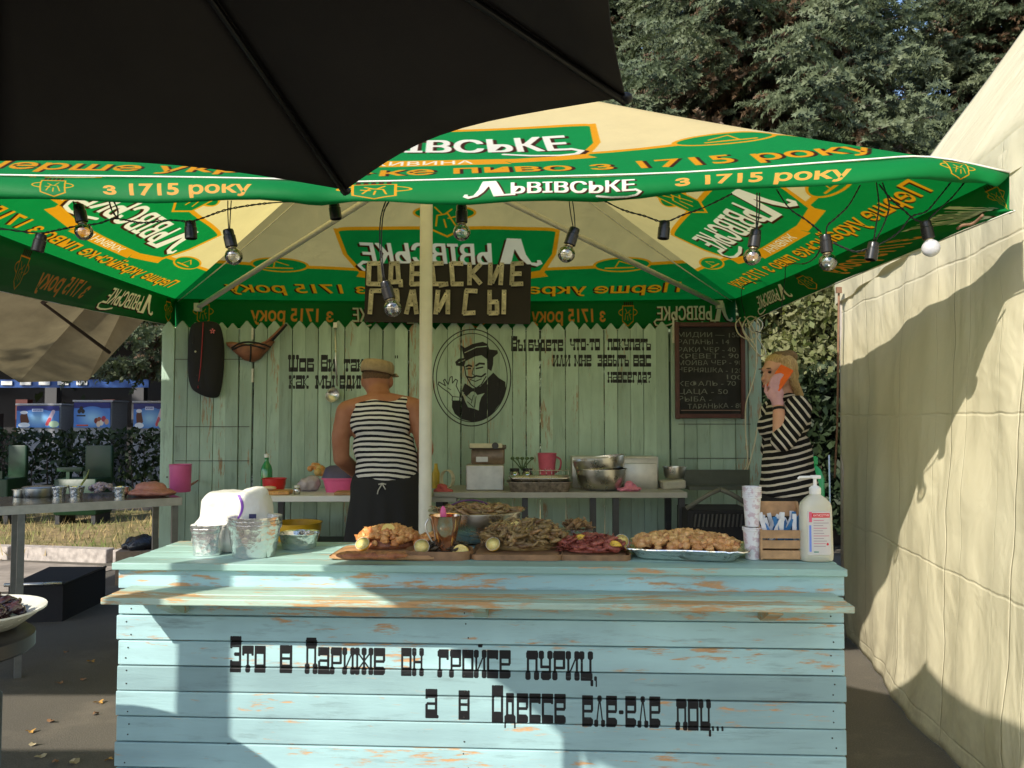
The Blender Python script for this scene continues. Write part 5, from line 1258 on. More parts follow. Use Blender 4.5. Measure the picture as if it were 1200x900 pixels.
for l, uv_ in zip(o.data.loops, ((0, 0), (1, 0), (1, 1), (0, 1))): ly.data[l.index].uv = uv_
MB().box(((x0 + x1) / 2, KY + .009, (z0 + z1) / 2), (x1 - x0, .012, z1 - z0)).build('backing', BLKC, cb)
FRM = simple('dark_red_frame', (.075, .022, .018), .5, var=.3, sc=20)
fw = .028
for xx in (x0 + fw / 2 - .006, x1 - fw / 2 + .006): MB().box((xx, KY - .006, (z0 + z1) / 2), (fw, .022, z1 - z0 + .02)).build('frame_side', FRM, cb, bevel=.003)
for zz in (z0 + fw / 2 - .006, z1 - fw / 2 + .006): MB().box(((x0 + x1) / 2, KY - .0065, zz), (x1 - x0 - 2 * fw + .010, .019, fw)).build('frame_rail', FRM, cb, bevel=.003)
MB().box(((x0 + x1) / 2, KY - .012, z0 + .045), (x1 - x0 - .06, .008, .005)).build('chalk_ledge', simple('ledge', (.20, .12, .10), .5), cb)

# black coat with red piping
cy_ = WY - .055
def wp(px, py, y=None): return at(px, py, y or cy_)
ct = thing('jacket', 'black jacket with red piping hanging on the pickets beside a leather bag', 'jacket', wp(240, 466))
out = [(226, 376), (252, 375), (258, 381), (262, 400), (262, 430), (258, 464), (252, 467), (240, 466), (229, 460), (222, 456), (219, 440), (219, 400), (221, 383)]
ctr_ = Vector((0, 0, 0)); pts = [wp(*k) for k in out]
for k in pts: ctr_ += k / len(pts)
b = MB(); n_ = len(pts); rr_ = []
for k, dy in ((1.0, .04), (1.0, .015), (.93, -.012), (.6, -.035), (.25, -.038)): rr_.append([ctr_ + Vector(((p_.x - ctr_.x) * k, dy + .006 * math.sin(i * 2.3), (p_.z - ctr_.z) * (k * .5 + .5 if k < 1 else 1))) for i, p_ in enumerate(pts)])
b.prism_rings(rr_); o = b.build('coat_body', BLKC, ct, True); o.modifiers.new('s', 'SUBSURF').levels = 1; o.modifiers['s'].render_levels = 2
RP = simple('red_piping', (.30, .015, .02), .6)
MB().tube(smoothpath([wp(238, 378, cy_ - .035), wp(237, 400, cy_ - .042), wp(235, 430, cy_ - .040), wp(232, 455, cy_ - .03)], 5), .0035, 6).build('piping', RP, ct, True)
pb = wp(249, 388, cy_ - .040); 
for k in range(5): a1 = 2 * math.pi * k / 5 + .3; MB().box(pb + Vector((.011 * math.cos(a1), 0, .011 * math.sin(a1))), (.008, .004, .012), (0, -a1 + R(90), 0)).build('badge_petal', simple('badge_pink', (.62, .14, .15), .6) if k == 0 else bpy.data.materials['badge_pink'], ct)
for (x_, y_) in ((229, 412), (226, 402), (231, 440)): MB().ell(wp(x_, y_, cy_ - .036), .005 if y_ != 412 else .007, 8, 6).build('button', simple('button_pale', (.55, .52, .45), .4) if y_ == 412 else DOT, ct, True)
# leather bag with strap
LEA = simple('brown_leather', (.26, .10, .05), .55, var=.35, sc=20, bump=.3)
bg_ = thing('leather_bag', 'small brown leather waist bag on a black strap hanging on the pickets', 'bag', wp(294, 424))
o2 = [(263, 401), (270, 400), (290, 403), (305, 402), (318, 397), (320, 400), (312, 410), (303, 420), (295, 424), (285, 422), (275, 414), (265, 405)]
pts = [wp(*k) for k in o2]; ctr_ = sum(pts, Vector((0, 0, 0))) / len(pts)
b = MB(); rr_ = [[ctr_ + Vector(((p_.x - ctr_.x) * k, dy, (p_.z - ctr_.z) * k)) for p_ in pts] for k, dy in ((1, .04), (1, .02), (.85, -.005), (.5, -.02))]; b.prism_rings(rr_); o = b.build('pouch', LEA, bg_, True)
for pp_ in ([(271, 408), (282, 402), (295, 401), (310, 404), (317, 407)], [(272, 410), (284, 405), (296, 405), (311, 409)], [(294, 403), (294, 414), (293, 424)]): MB().tube(smoothpath([wp(x_, y_, cy_ - .018) for x_, y_ in pp_], 4), .006, 6).build('trim', BLKC, bg_, True)
for pp_ in ([(319, 399), (328, 389), (336, 380)], [(310, 403), (322, 392), (333, 381)]): MB().tube([wp(x_, y_, cy_ - .004) for x_, y_ in pp_], .009, 6).build('strap', BLKC if pp_[0][0] == 319 else LEA, bg_, True)
# ladle
ld = thing('ladle', 'long steel ladle hanging upside down between the words on the picket wall', 'ladle', wp(391, 463, WY - .04))
MB().tube([wp(393, 381, WY - .03), wp(393.5, 420, WY - .03), wp(395, 452, WY - .045)], .006, 8).build('handle', STEEL, ld, True)
MB().box(wp(393, 381, WY - .035), (.024, .012, .034)).build('hanging_tab', WPL, ld)
b = MB().lathe([(.001, -.03), (.03, -.025), (.045, -.01), (.05, .005), (.048, .005), (.043, -.008), (.028, -.021), (.001, -.026)], wp(390, 463, WY - .05), 24, (R(78), 0, R(-15))); b.build('cup', STEEL, ld, 50)

# white cable coil at the right edge
CBL = simple('cream_cable', (.60, .55, .38), .5)
yy = WY - .08; cl = thing('cable_coil', 'loops of cream cable hanging beside the chalkboard and trailing to the floor', 'cable', wp(882, 372, yy))
def cab(pts, y=yy, r=.0042): MB().tube(smoothpath([at(a1, b1, y + (.01 * (i % 2))) for i, (a1, b1) in enumerate(pts)], 6), r, 6).build('cable_loop', CBL, cl, True)
cab([(868, 372), (862, 380), (866, 392), (878, 398), (888, 394), (890, 382), (884, 372), (876, 372), (870, 384), (876, 398), (886, 412), (893, 418)])
cab([(872, 371), (880, 380), (888, 396), (895, 408), (897, 415), (890, 417), (884, 405), (880, 390), (876, 376)])
cab([(885, 371), (893, 378), (892, 386), (884, 390), (878, 384), (884, 374)])
cab([(866, 375), (874, 392), (884, 404), (889, 418)])
cab([(887, 372), (886, 400), (886, 430), (880, 455), (874, 475), (874, 510), (876, 540), (868, 558), (856, 567)], yy - .02)
cab([(893, 476), (888, 500), (882, 530), (872, 556), (852, 566)], yy - .05)

# ================================================================ STRING LIGHTS
WIRE = simple('black_wire', (.012, .012, .013), .5)
sl_ = thing('light_string', 'black twisted cable looped under the front edge of the green umbrella', 'cable', at(600, 240, 2.62))
def wire(pts, twist=True, nm='wire'):
    P_ = smoothpath([at(*k) for k in pts], 5)
    if twist:
        for ph in (0, math.pi):
            Q = []; L = 0
            for i, p_ in enumerate(P_):
                if i: L += (p_ - P_[i - 1]).length
                Q.append(p_ + Vector((0, math.cos(L * 160 + ph) * .0026, math.sin(L * 160 + ph) * .0026)))
            MB().tube(Q, .0019, 5).build(nm, WIRE, sl_, True)
    else: MB().tube(P_, .0018, 5).build(nm, WIRE, sl_, True)
D = 2.66
wire([(-60, 262, D), (0, 268, D), (45, 273, D), (70, 269, D), (90, 265, D), (115, 262, D), (136, 256, D), (165, 261, D), (200, 258, D), (225, 259, D), (255, 249, D), (268, 245, D), (290, 241, D), (315, 238, D), (345, 236, D)])
wire([(86, 236, D), (88, 242, D)]); wire([(128, 235, D), (131, 246, D), (138, 256, D)]); wire([(133, 235, D), (138, 246, D), (138, 256, D)])
wire([(267, 235, D), (267, 250, D), (268, 270, D)], False); wire([(271, 235, D), (270, 250, D), (269, 270, D)], False)
wire([(452, 236, D), (446, 256, D), (445, 290, D), (449, 330, D)]); wire([(456, 236, D), (449, 252, D), (447, 290, D), (451, 330, D)])
wire([(667, 236, D), (669, 252, D), (672, 268, D)], False); wire([(671, 236, D), (673, 252, D), (674, 268, D)], False)
wire([(706, 234, D), (730, 246, D), (755, 253, D), (778, 260, D), (800, 252, D), (825, 243, D), (858, 227, D)])
wire([(887, 226, D), (887, 245, D), (886, 270, D)]); wire([(890, 226, D), (890, 245, D), (887, 270, D)])
wire([(910, 222, D), (925, 244, D), (945, 258, D), (962, 272, D)]); wire([(1008, 217, D), (995, 240, D), (980, 255, D), (970, 264, D), (968, 274, D)])
wire([(1027, 214, D), (1030, 240, D), (1027, 262, D), (1024, 282, D)]); wire([(1034, 214, D), (1042, 240, D), (1036, 262, D), (1026, 282, D)])
wire([(1030, 216, D), (1045, 234, D), (1060, 247, D), (1070, 256, D), (1084, 262, D)]); wire([(1114, 214, D), (1098, 234, D), (1085, 248, D), (1068, 254, D), (1055, 270, D), (1042, 280, D), (1026, 288, D)]); wire([(1130, 214, D), (1115, 232, D), (1095, 250, D), (1086, 260, D)])
wire([(976, 284, D), (988, 290, D), (1003, 295, D), (1016, 292, D), (1024, 289, D)])
wire([(962, 290, D), (955, 302, 3.0), (942, 309, 3.6), (922, 310, 4.2), (920, 325, 4.4), (917, 350, 4.6), (916, 362, 4.7), (916, 385, 4.7)]); wire([(905, 352, 5.2), (896, 330, 4.9), (872, 335, 5.0), (869, 352, 5.1), (874, 372, 5.2)])
wire([(885, 388, 5.2), (900, 392, 5.1), (910, 390, 5.0), (917, 380, 4.8)])
SOCK = simple('bakelite_socket', (.014, .013, .013), .3); BULB = glassy('bulb_glass', (.97, .95, .90), .80); FROST = NT('frosted_bulb'); FROST = FROST.done(FROST.pr((.80, .80, .84), .3, trans=.4)); BRASS = simple('screw_brass', (.45, .36, .2), .35, metal=.9); FIL = simple('filament_grey', (.35, .33, .3), .4)
blabels = {
 (92, 240): ('clear bulb in a tilted black socket, leftmost of the hanging bulbs', 1), (49, 274): ('empty black socket near the left edge, its side catching the sun', 0), (223, 259): ('empty black socket between the two left-hand clear bulbs', 0),
 (267, 269): ('clear bulb hanging on two straight wires before the left strut', 1), (391, 236): ('empty black socket half hidden by the front flap above the left strut', 0), (451, 330): ('lowest clear bulb, hanging on long wires in front of the stall sign', 1),
 (541, 240): ('clear bulb just right of the cream pole under the front crest', 1), (674, 267): ('clear bulb on a leaning socket over the right strut', 1), (779, 259): ('empty black socket at the lowest point of the wire before the right logo', 0),
 (886, 269): ('clear bulb hanging before the orange ribbon on the right side panel', 1), (967, 275): ('clear bulb hanging left of the empty socket in the right corner cluster', 1), (1024, 284): ('empty black socket in the right corner cluster with a hanging wire loop', 0), (1084, 259): ('milky white bulb at the far right over the bright tent sheet', 2)}
ends = {(92, 240): (101, 285), (49, 274): (43, 297), (223, 259): (224, 281), (267, 269): (276, 310), (391, 236): (393, 250), (451, 330): (461, 364), (541, 240): (541, 281), (674, 267): (661, 306), (779, 259): (777, 282), (886, 269): (880, 311), (967, 275): (971, 317), (1024, 284): (1020, 306), (1084, 259): (1092, 296)}
for key, (lb, kind) in blabels.items():
    A_ = at(*key, D); B_ = at(*ends[key], D); d = (B_ - A_).normalized()
    t = thing('light_bulb' if kind else 'lamp_socket', lb, 'light bulb' if kind else 'socket', A_, 0, 'bulbs and sockets on the light string'); t.rotation_euler = d.to_track_quat('Z', 'Y').to_euler(); ORIG[t] = Vector((0, 0, 0))
    MB().lathe([(.006, -.002), (.016, .001), (.0175, .006), (.0175, .02), (.0195, .022), (.0195, .058), (.0165, .060), (.0165, .044)], (0, 0, 0), 20).build('socket', SOCK, t, 40)
    if kind:
        MB().lathe([(.0125, .05), (.0135, .064)], (0, 0, 0), 14).build('screw_cap', BRASS, t, 40)
        prof = [(.0125, .060), (.014, .070)] + [(.0285 * math.sin(a1), .091 - .0285 * math.cos(a1)) for a1 in [R(k) for k in (35, 50, 65, 80, 95, 110, 125, 140, 155, 168, 179)]]
        MB().lathe(prof, (0, 0, 0), 24, cap=False).build('glass', BULB if kind == 1 else FROST, t, True)
        if kind == 1:
            b = MB().lathe([(.004, .06), (.003, .078), (.001, .08)], (0, 0, 0), 8); b.tube(smoothpath([(-.002, 0, .078), (-.010, 0, .09), (-.005, .002, .094), (.005, -.002, .094), (.010, 0, .09), (.002, 0, .078)], 3), .0006, 4); b.build('filament', FIL, t, True)

# ================================================================ BACK TABLES
TY = 4.72
def table(name, label, x0p, x1p, pyl, pyr, y0, depth, th, mat, legm, legs, z=None, rz=None, cat='table'):
    A_, B_ = at(x0p, pyl, y0[0]), at(x1p, pyr, y0[1]); zt = z if z is not None else (A_.z + B_.z) / 2
    u = Vector((B_.x - A_.x, B_.y - A_.y, 0)); L = u.length; ang = math.atan2(u.y, u.x); t = thing(name, label, cat, (A_.x, A_.y, 0), 0); t.rotation_euler = (0, 0, ang); ORIG[t] = Vector((0, 0, 0))
    MB().box((L / 2, depth / 2, zt - th / 2), (L, depth, th), bev=.006).build('table_top', mat, t, off=Vector((0, 0, 0)))
    for (lx, ly) in legs: MB().box((lx * L, ly * depth, (zt - th) / 2), (.035, .035, zt - th)).build('leg', legm, t, off=Vector((0, 0, 0)))
    return t, zt, ang
GREYT = simple('table_grey', (.34, .33, .30), .5, var=.15, sc=10); WHT_T = simple('white_laminate', (.72, .71, .68), .35, var=.08, sc=6)
DKM = simple('dark_metal', (.06, .06, .062), .5, metal=.5, var=.2)
tl, zt1, _ = table('white_table', 'white topped table against the pickets left of the cook', 300, 424, 581, 581, (4.72, 4.72), .50, .035, WHT_T, DKM, [(.03, .08), (.97, .08), (.03, .92), (.97, .92)])
tr_, zt2, _ = table('grey_table', 'long grey table of pots and pans against the pickets right of the pole', 508, 806, 577, 577, (4.72, 4.72), .50, .032, GREYT, DKM, [(.02, .08), (.36, .1), (.63, .1), (.72, .1), (.98, .08), (.02, .92), (.98, .92)])
MB().box((.05, .25, .835), (.16, .5, .03)).build('side_leaf', GREYT, tr_, off=Vector((0, 0, 0)))
def on1(px, py, z=zt1): return atz(px, py, z)
def put(px, Y, z): p_ = at(px, 500, Y); return Vector((p_.x, Y, z))
k = TY / FPX
# left: red bowl, green bottle, waffles, bag of onions, pink box with purple lid, salt
red = bowl('red_bowl', 'red plastic bowl with a paper in it beside the green bottle', 'bowl', put(322, 5.03, zt1), .070, .075, REDP, .045)
gp = put(313, 5.12, zt1); GG = simple('green_glass', (.04, .26, .09), .12, coat=.6)
g_ = thing('green_bottle', 'green glass bottle standing behind the red bowl', 'bottle', gp); MB().lathe([(.034, 0), (.036, .01), (.036, .12), (.03, .145), (.013, .175), (.012, .20), (.014, .203)], gp, 20).build('glass', GG, g_, True); MB().lathe([(.015, .2), (.015, .222), (.003, .224)], gp, 14).build('cap', WPL, g_, 40)
o = MB().box(put(327, 4.82, zt1 + .012), (.15, .12, .022), (0, 0, R(4)), bev=.01).build('waffle', fried_mat('waffle', (.75, .40, .13), (.60, .28, .08), (.35, .14, .04)), None); solo(o, 'flat orange brown waffle slab at the front of the white table', 'waffle')
o = MB().ell(put(316, 4.80, zt1 + .038), (.045, .03, .012), 14, 8).build('bread_slice', simple('pale_bread', (.78, .58, .36), .8), None, True); solo(o, 'pale bread slice lying on the waffle slab', 'bread')
sp_ = put(349, 4.80, zt1); t = thing('salt_pot', 'small glass salt pot with a red and white lid', 'pot', sp_); MB().lathe([(.018, 0), (.02, .03), (.014, .04)], sp_, 14).build('jar', glassy('pot_glass', (.8, .8, .8), .6), t, True); MB().lathe([(.016, .04), (.016, .052), (.002, .055)], sp_, 14).build('lid', WPL, t, 40)
b = MB(); c0 = put(363, 5.02, zt1)
b.ell(c0 + Vector((0, 0, .04)), (.075, .05, .045), 16, 12); b.ell(c0 + Vector((.02, 0, .06)), (.05, .05, .035), 16, 12); m_ = remeshed('plastic_bag', b, .006, 5)
for v in m_.vertices: v.co += v.normal * .008 * mnoise.noise(v.co * 30)
o = finish('plastic_bag', m_, simple('cloudy_bag', (.42, .36, .38), .3, var=.3, sc=20), None, True); solo(o, 'greyish see-through bag left of the pink box', 'bag')
heap('onion_heap', 'orange and yellow onions piled on the greyish bag', 'onions', put(370, 5.08, zt1 + .075), .055, .04, .075, 14, [blobmesh('onion', fried_mat('onion_skin', (.70, .30, .08), (.55, .25, .10), (.60, .45, .15)), 5, .022, 1, .1)], 'onion', seed=4)
c0 = put(399, 4.98, zt1); t = thing('pink_tub', 'pink plastic tub with a domed purple lid left of the cook', 'tub', c0)
b = MB(); 
def sqring(wx, wy, zz, c, e=.6, n=32): return [(c.x + wx * math.copysign(abs(math.cos(a1)) ** e, math.cos(a1)), c.y + wy * math.copysign(abs(math.sin(a1)) ** e, math.sin(a1)), c.z + zz) for a1 in [2 * math.pi * i / n for i in range(n)]]
b.prism_rings([sqring(*q_, c0) for q_ in ((.080, .06, 0), (.098, .072, .075), (.108, .08, .078), (.108, .08, .086))]); b.build('tub', PINK, t, 50)
MB().prism_rings([sqring(*q_, c0) for q_ in ((.104, .078, .087), (.100, .076, .100), (.085, .06, .145), (.06, .04, .158), (.02, .02, .160))]).build('lid', simple('purple_lid', (.075, .065, .13), .45), t, 50)
o = MB().box(put(404, 4.80, zt1 + .010), (.10, .13, .018), (0, 0, R(3)), bev=.01).build('cutting_board', BOARDL, None); solo(o, 'small orange wood board at the right end of the white table', 'cutting board')
yb = put(350, 4.35, 0); yb = Vector((yb.x, 4.5, .56)); 
MB().box(Vector((tl.location.x + .3, 5.0, .54)), (.62, .44, .025)).build('lower_shelf', DKM, None); o = SC.objects['lower_shelf']; o.parent = tl; o.location = -Vector(tl.location)
yb = Vector((at(347, 500, 4.9).x, 4.92, .553)); bowl('yellow_basin', 'yellow plastic basin on the shelf under the white table', 'basin', yb, .150, .125, simple('yellow_plastic', (.80, .46, .02), .35, var=.08), .10)
# right: waffle iron on a steel box
c0 = put(569, 4.95, zt2); t = thing('steel_box', 'square brushed steel box under the closed waffle iron', 'box', c0); MB().box(c0 + Vector((0, 0, .075)), (.225, .22, .148), bev=.008).build('casing', STEELB, t, 40)
for x_ in (-.09, .09): MB().lathe([(.012, 0), (.012, .004)], c0 + Vector((x_, -.08, -.001)), 10).build('foot', DKM, t)
c1 = c0 + Vector((.015, .04, .1495)); t = thing('waffle_iron', 'brown metal waffle iron with a white handle standing on the steel box', 'waffle iron', c1)
MB().box(c1 + Vector((0, 0, .045)), (.20, .16, .09), bev=.01).build('lower_body', simple('brown_metal', (.20, .14, .10), .4, metal=.4, var=.3), t, 40); MB().box(c1 + Vector((.0, 0, .101)), (.22, .17, .022), bev=.008).build('upper_plate', simple('brown_enamel', (.11, .085, .065), .4), t, 40)
MB().box(c1 + Vector((-.01, -.10, .112)), (.195, .022, .026), bev=.006).build('handle', simple('cream_handle', (.62, .58, .42), .5), t, 40); MB().lathe([(.02, -.01), (.02, .01)], c1 + Vector((.045, -.112, .112)), 14, (R(90), 0, 0)).build('knob', DKM, t, 40); MB().box(c1 + Vector((-.035, -.082, .03)), (.07, .006, .03)).build('switch_plate', STEELB, t)
# jars
for px, lb in ((603, 'short glass jar of brown spice behind the baking pans, left one'), (618, 'short glass jar of brown spice behind the baking pans, right one')):
    c0 = put(px, 5.08, zt2); t = thing('spice_jar', lb, 'jar', c0, 0, 'spice jars behind the pans'); MB().lathe([(.032, 0), (.034, .01), (.034, .09), (.028, .10)], c0, 18).build('jar', glassy('jar_glass', (.75, .75, .65), .5) if px == 603 else bpy.data.materials['jar_glass'], t, True); MB().lathe([(.029, .003), (.029, .06)], c0, 16).build('spice', BOARDM, t, 40); MB().lathe([(.030, .10), (.030, .115), (.002, .117)], c0, 16).build('lid', DKM, t, 40)
c0 = put(612, 5.12, zt2); b = MB()
for k_ in range(5): b.tube([c0 + Vector((0, 0, .10)), c0 + Vector((.02 * (k_ - 2), .0, .15)), c0 + Vector((.03 * (k_ - 2), 0, .17))], .004, 5); b.ell(c0 + Vector((.03 * (k_ - 2), 0, .175)), (.014, .006, .01), 6, 5)
o = b.build('herb_bunch', simple('herb_green', (.10, .17, .07), .7), None, True); solo(o, 'bunch of green herbs standing behind the spice jars', 'herbs')
c0 = put(641, 5.02, zt2); t = thing('pink_jug', 'pink plastic measuring jug on the grey table', 'jug', c0); MB().lathe([(.045, 0), (.058, .15), (.06, .152), (.055, .15), (.043, .004)], c0 + Vector((0, 0, .06)), 24).build('jug', simple('rose_plastic', (.62, .12, .19), .4), t, 50)
MB().tube(smoothpath([c0 + Vector((.055, -.01, .19)), c0 + Vector((.082, -.02, .17)), c0 + Vector((.078, -.02, .12)), c0 + Vector((.052, -.01, .095))], 4), .006, 6).build('handle', simple('rose_dark', (.35, .05, .09), .4), t, True)
o = MB().box(c0 + Vector((0, 0, .0295)), (.13, .13, .056), bev=.005).build('steel_tin', STEELB, None, 40); solo(o, 'steel tin under the pink jug', 'tin')
# baking pans
c0 = put(632, 4.82, zt2)
for i_, (w_, h_, dz, lb) in enumerate(((.37, .055, 0, 'lower long steel baking pan, dark with burnt food'), (.35, .030, .050, 'upper steel baking pan resting in the lower one'))):
    t = thing('baking_pan', lb, 'pan', c0 + Vector((0, .0, dz)), 0, 'stacked baking pans'); MB().prism_rings([sqring(*q_, c0 + Vector((0, 0, dz)), .35, 40) for q_ in ((w_ * .46, .10, 0), (w_ * .5, .115, h_), (w_ * .52, .12, h_), (w_ * .52, .12, h_ + .004), (w_ * .49, .11, h_ - .002), (w_ * .45, .095, .004))]).build('pan', STEEL if i_ else simple('burnt_steel', (.30, .25, .20), .4, metal=.6, var=.6, sc=40), t, 50)
t = thing('wire_rack', 'wire rack lying over the baking pans', 'rack', c0 + Vector((.05, 0, .09)))
for i_ in range(8): MB().tube([c0 + Vector((-.06 + .032 * i_, -.09, .088)), c0 + Vector((-.06 + .032 * i_, -.09, .125)), c0 + Vector((-.06 + .032 * i_, .09, .125))], .0016, 5).build('wire', STEEL, t, True)
for z_ in (.09, .125): MB().tube([c0 + Vector((-.065, -.09, z_)), c0 + Vector((.17, -.09, z_))], .0022, 5).build('wire', STEEL, t, True)
# steel sink box and bowls
c0 = put(722, 5.08, zt2); t = thing('steel_case', 'long low steel case behind the two steel bowls', 'case', c0); MB().box(c0 + Vector((-.015, .02, .095)), (.53, .16, .19), bev=.006).build('casing', STEELB, t, 40); MB().box(c0 + Vector((.13, -.09, .075)), (.21, .05, .15), bev=.004).build('front_box', STEEL if 0 else STEELB, t, 40)
MB().box(c0 + Vector((-.015, -.065, .185)), (.50, .006, .012)).build('front_lip', simple('pale_lip', (.55, .53, .46), .4), t)
c0 = put(704, 4.88, zt2); bowl('steel_bowl', 'lower of two nested steel bowls on the grey table', 'bowl', c0, .150, .125, STEEL, .07, group='nested steel bowls on the grey table')
t = thing('steel_bowl', 'upper tilted one of two nested steel bowls on the grey table', 'bowl', c0 + Vector((0, 0, .09)), 0, 'nested steel bowls on the grey table'); t.rotation_euler = (0, R(-8), 0); ORIG[t] = Vector((0, 0, 0)); bowl('bowl', None, None, Vector((0, 0, 0)), .155, .10, STEEL, .08, parent=t)
b = MB(); c0 = put(737, 4.80, zt2); b.ell(c0 + Vector((0, 0, .012)), (.075, .04, .014), 14, 8); b.ell(c0 + Vector((.005, .0, .03)), (.03, .025, .03), 12, 8); m_ = remeshed('pink_cloth', b, .005, 2)
for v in m_.vertices: v.co += v.normal * .012 * mnoise.noise(v.co * 45)
o = finish('pink_cloth', m_, simple('pink_rag', (.62, .20, .28), .85, bump=.3), None, True); solo(o, 'crumpled pink cloth in front of the steel case', 'cloth')
b = MB(); c0 = put(520, 4.78, zt2 - .01); b.ell(c0 + Vector((0, 0, .012)), (.06, .035, .018), 14, 8); b.ell(c0 + Vector((-.01, .0, .03)), (.035, .025, .025), 12, 8); m_ = remeshed('red_cloth', b, .005, 2)
for v in m_.vertices: v.co += v.normal * .010 * mnoise.noise(v.co * 45)
o = finish('red_cloth', m_, simple('red_rag', (.50, .10, .10), .85, bump=.3), None, True); solo(o, 'crumpled red cloth just right of the cream pole', 'cloth')
c0 = put(790, 5.05, zt2 + .055); bowl('dark_bowl', 'small dark steel bowl at the right end of the grey table', 'bowl', c0, .070, .07, STEEL, .045)
o = MB().box(put(787, 4.98, zt2 + .026), (.14, .13, .05), (0, R(-3), R(4)), bev=.012).build('folded_cloth', simple('grey_towel', (.42, .40, .34), .9, bump=.4), None); solo(o, 'folded grey cloth under the small dark bowl', 'cloth')
o = MB(); c0 = put(523, 4.9, zt2)
for k_ in range(4): o.tube([c0 + Vector((.036 * math.cos(a1) + .004 * k_, .01 * k_, .062 + .052 * math.sin(a1))) for a1 in [2 * math.pi * i / 24 for i in range(25)]], .0035, 5)
o = o.build('cable_ring', CBL, None, True); solo(o, 'coiled white cable standing on the grey table by the pole', 'cable')
c0 = put(511, 5.0, zt2); o = MB().lathe([(.022, 0), (.024, .09), (.012, .12), (.010, .15)], c0, 14).build('sauce_bottle', simple('mustard_yellow', (.60, .42, .04), .4), None, 40); solo(o, 'yellow sauce bottle just right of the cream pole', 'bottle')
# dark grill with arched handle
c0 = Vector((at(842, 500, 4.6).x, 4.62, 0)); gr_ = thing('grill_basket', 'black slotted grill stand with a pointed grey hood right of the grey table', 'grill', c0)
MB().box(c0 + Vector((0, .12, .40)), (.36, .30, .78), bev=.01).build('body', BLKC, gr_)
for i_ in range(13): MB().box(c0 + Vector((-.14 + .0235 * i_, -.034, .73)), (.010, .006, .07), (0, R(8), 0)).build('slat', DKM, gr_)
for s_ in (-1, 1): MB().tube([c0 + Vector((0, -.045, .905)), c0 + Vector((s_ * .06, -.045, .88)), c0 + Vector((s_ * .19, -.045, .80))], .014, 6).build('hood_bar', simple('hood_grey', (.12, .12, .10), .6) if s_ < 0 else bpy.data.materials['hood_grey'], gr_, True)
o = MB().box(Vector((at(845, 500, 4.9).x, 4.95, .885)), (.40, .18, .02)).build('hood_shelf', simple('grill_shelf', (.07, .08, .065), .6), gr_)
MB().box(Vector((at(845, 500, 4.9).x, 5.03, .94)), (.40, .02, .09)).build('back_rim', bpy.data.materials['grill_shelf'], gr_)

# ================================================================ LEFT STEEL TABLE
zl = .86
A_, B_ = atz(-60, 597, zl), atz(213, 583, zl)
u = Vector((B_.x - A_.x, B_.y - A_.y, 0)); ang = math.atan2(u.y, u.x); L = u.length
lt = thing('steel_table', 'stainless steel work table with foil cups and pots left of the stall', 'table', (A_.x, A_.y, 0), 0); lt.rotation_euler = (0, 0, ang); ORIG[lt] = Vector((0, 0, 0))
TOPM = simple('wet_steel_top', (.16, .16, .155), .22, metal=.6, var=.3, sc=6)
MB().box((L / 2, .30, zl - .004), (L, .60, .008)).build('table_top', TOPM, lt, off=Vector((0, 0, 0)))
MB().box((L / 2, -.008, zl - .020), (L, .016, .042), bev=.003).build('edge_bar', simple('edge_steel', (.46, .45, .42), .4, metal=.5), lt, off=Vector((0, 0, 0)))
for (lx, ly) in ((L - .03, .03), (L - .03, .56), (L * .285, .03), (L * .285, .56), (.03, .03)): MB().box((lx, ly, (zl - .04) / 2), (.032, .032, zl - .04)).build('leg', simple('leg_steel', (.22, .22, .21), .4, metal=.6) if 'leg_steel' not in bpy.data.materials else bpy.data.materials['leg_steel'], lt, off=Vector((0, 0, 0)))
def onl(px, py): return atz(px, py, zl)
c0 = onl(40, 583) + Vector((0, .05, 0)); t = thing('saucepan', 'flat steel saucepan with lid at the left of the steel table', 'pan', c0); MB().lathe([(.075, 0), (.082, .01), (.084, .05), (.088, .052), (.08, .058), (.03, .062)], c0, 28).build('pan', STEEL, t, 40); MB().tube([c0 + Vector((.07, 0, .054)), c0 + Vector((.16, .01, .058))], .005, 6).build('handle', STEEL, t, True)
bowl('steel_cup', 'small steel cup left of the saucepan', 'cup', onl(18, 583) + Vector((0, .03, 0)), .028, .040, STEEL, .024)
for px, lb in ((64, 'first foil cup right of the saucepan'), (85, 'second foil cup right of the saucepan, with a green stalk beside it'), (138, 'foil cup between the cut onions and the red meat')): 
    foil = foiltub(px, 582, .042, .032, .055, 1, lb, ribs=18, group='foil cups on the steel table'); foil.location = onl(px, 583) + Vector((0, .04, 0))
    for ch in foil.children: pass
heap('onion_heap', 'heap of cut white and purple onion on the steel table', 'onions', onl(112, 580) + Vector((0, .06, 0)), .075, .05, .055, 40, [blobmesh('onion_piece', simple('cut_onion', (.62, .55, .60), .5, col2=(.30, .18, .30), sc=60), i, .014, 1, .4, .6) for i in range(3)], 'onion_piece', seed=6)
o = MB().tube(smoothpath([onl(95, 578) + Vector((0, 0, .05)), onl(101, 572) + Vector((0, 0, .07)), onl(104, 568) + Vector((0, 0, .10))], 3), [.006, .006, .006, .005, .004, .003, .002][:7], 6).build('leek_stalk', simple('leek', (.45, .48, .12), .5), None, True); solo(o, 'yellow green leek stalk poking up beside the foil cups', 'leek')
MEAT = fried_mat('raw_meat', (.42, .10, .07), (.30, .06, .045), (.50, .25, .2))
b = MB(); c0 = onl(172, 583) + Vector((0, .06, 0)); b.ell(c0 + Vector((0, 0, .022)), (.14, .07, .024), 18, 10); b.ell(c0 + Vector((-.01, .01, .05)), (.09, .05, .034), 18, 10); m_ = remeshed('meat', b, .006, 4)
for v in m_.vertices: v.co += v.normal * .005 * mnoise.noise(v.co * 40)
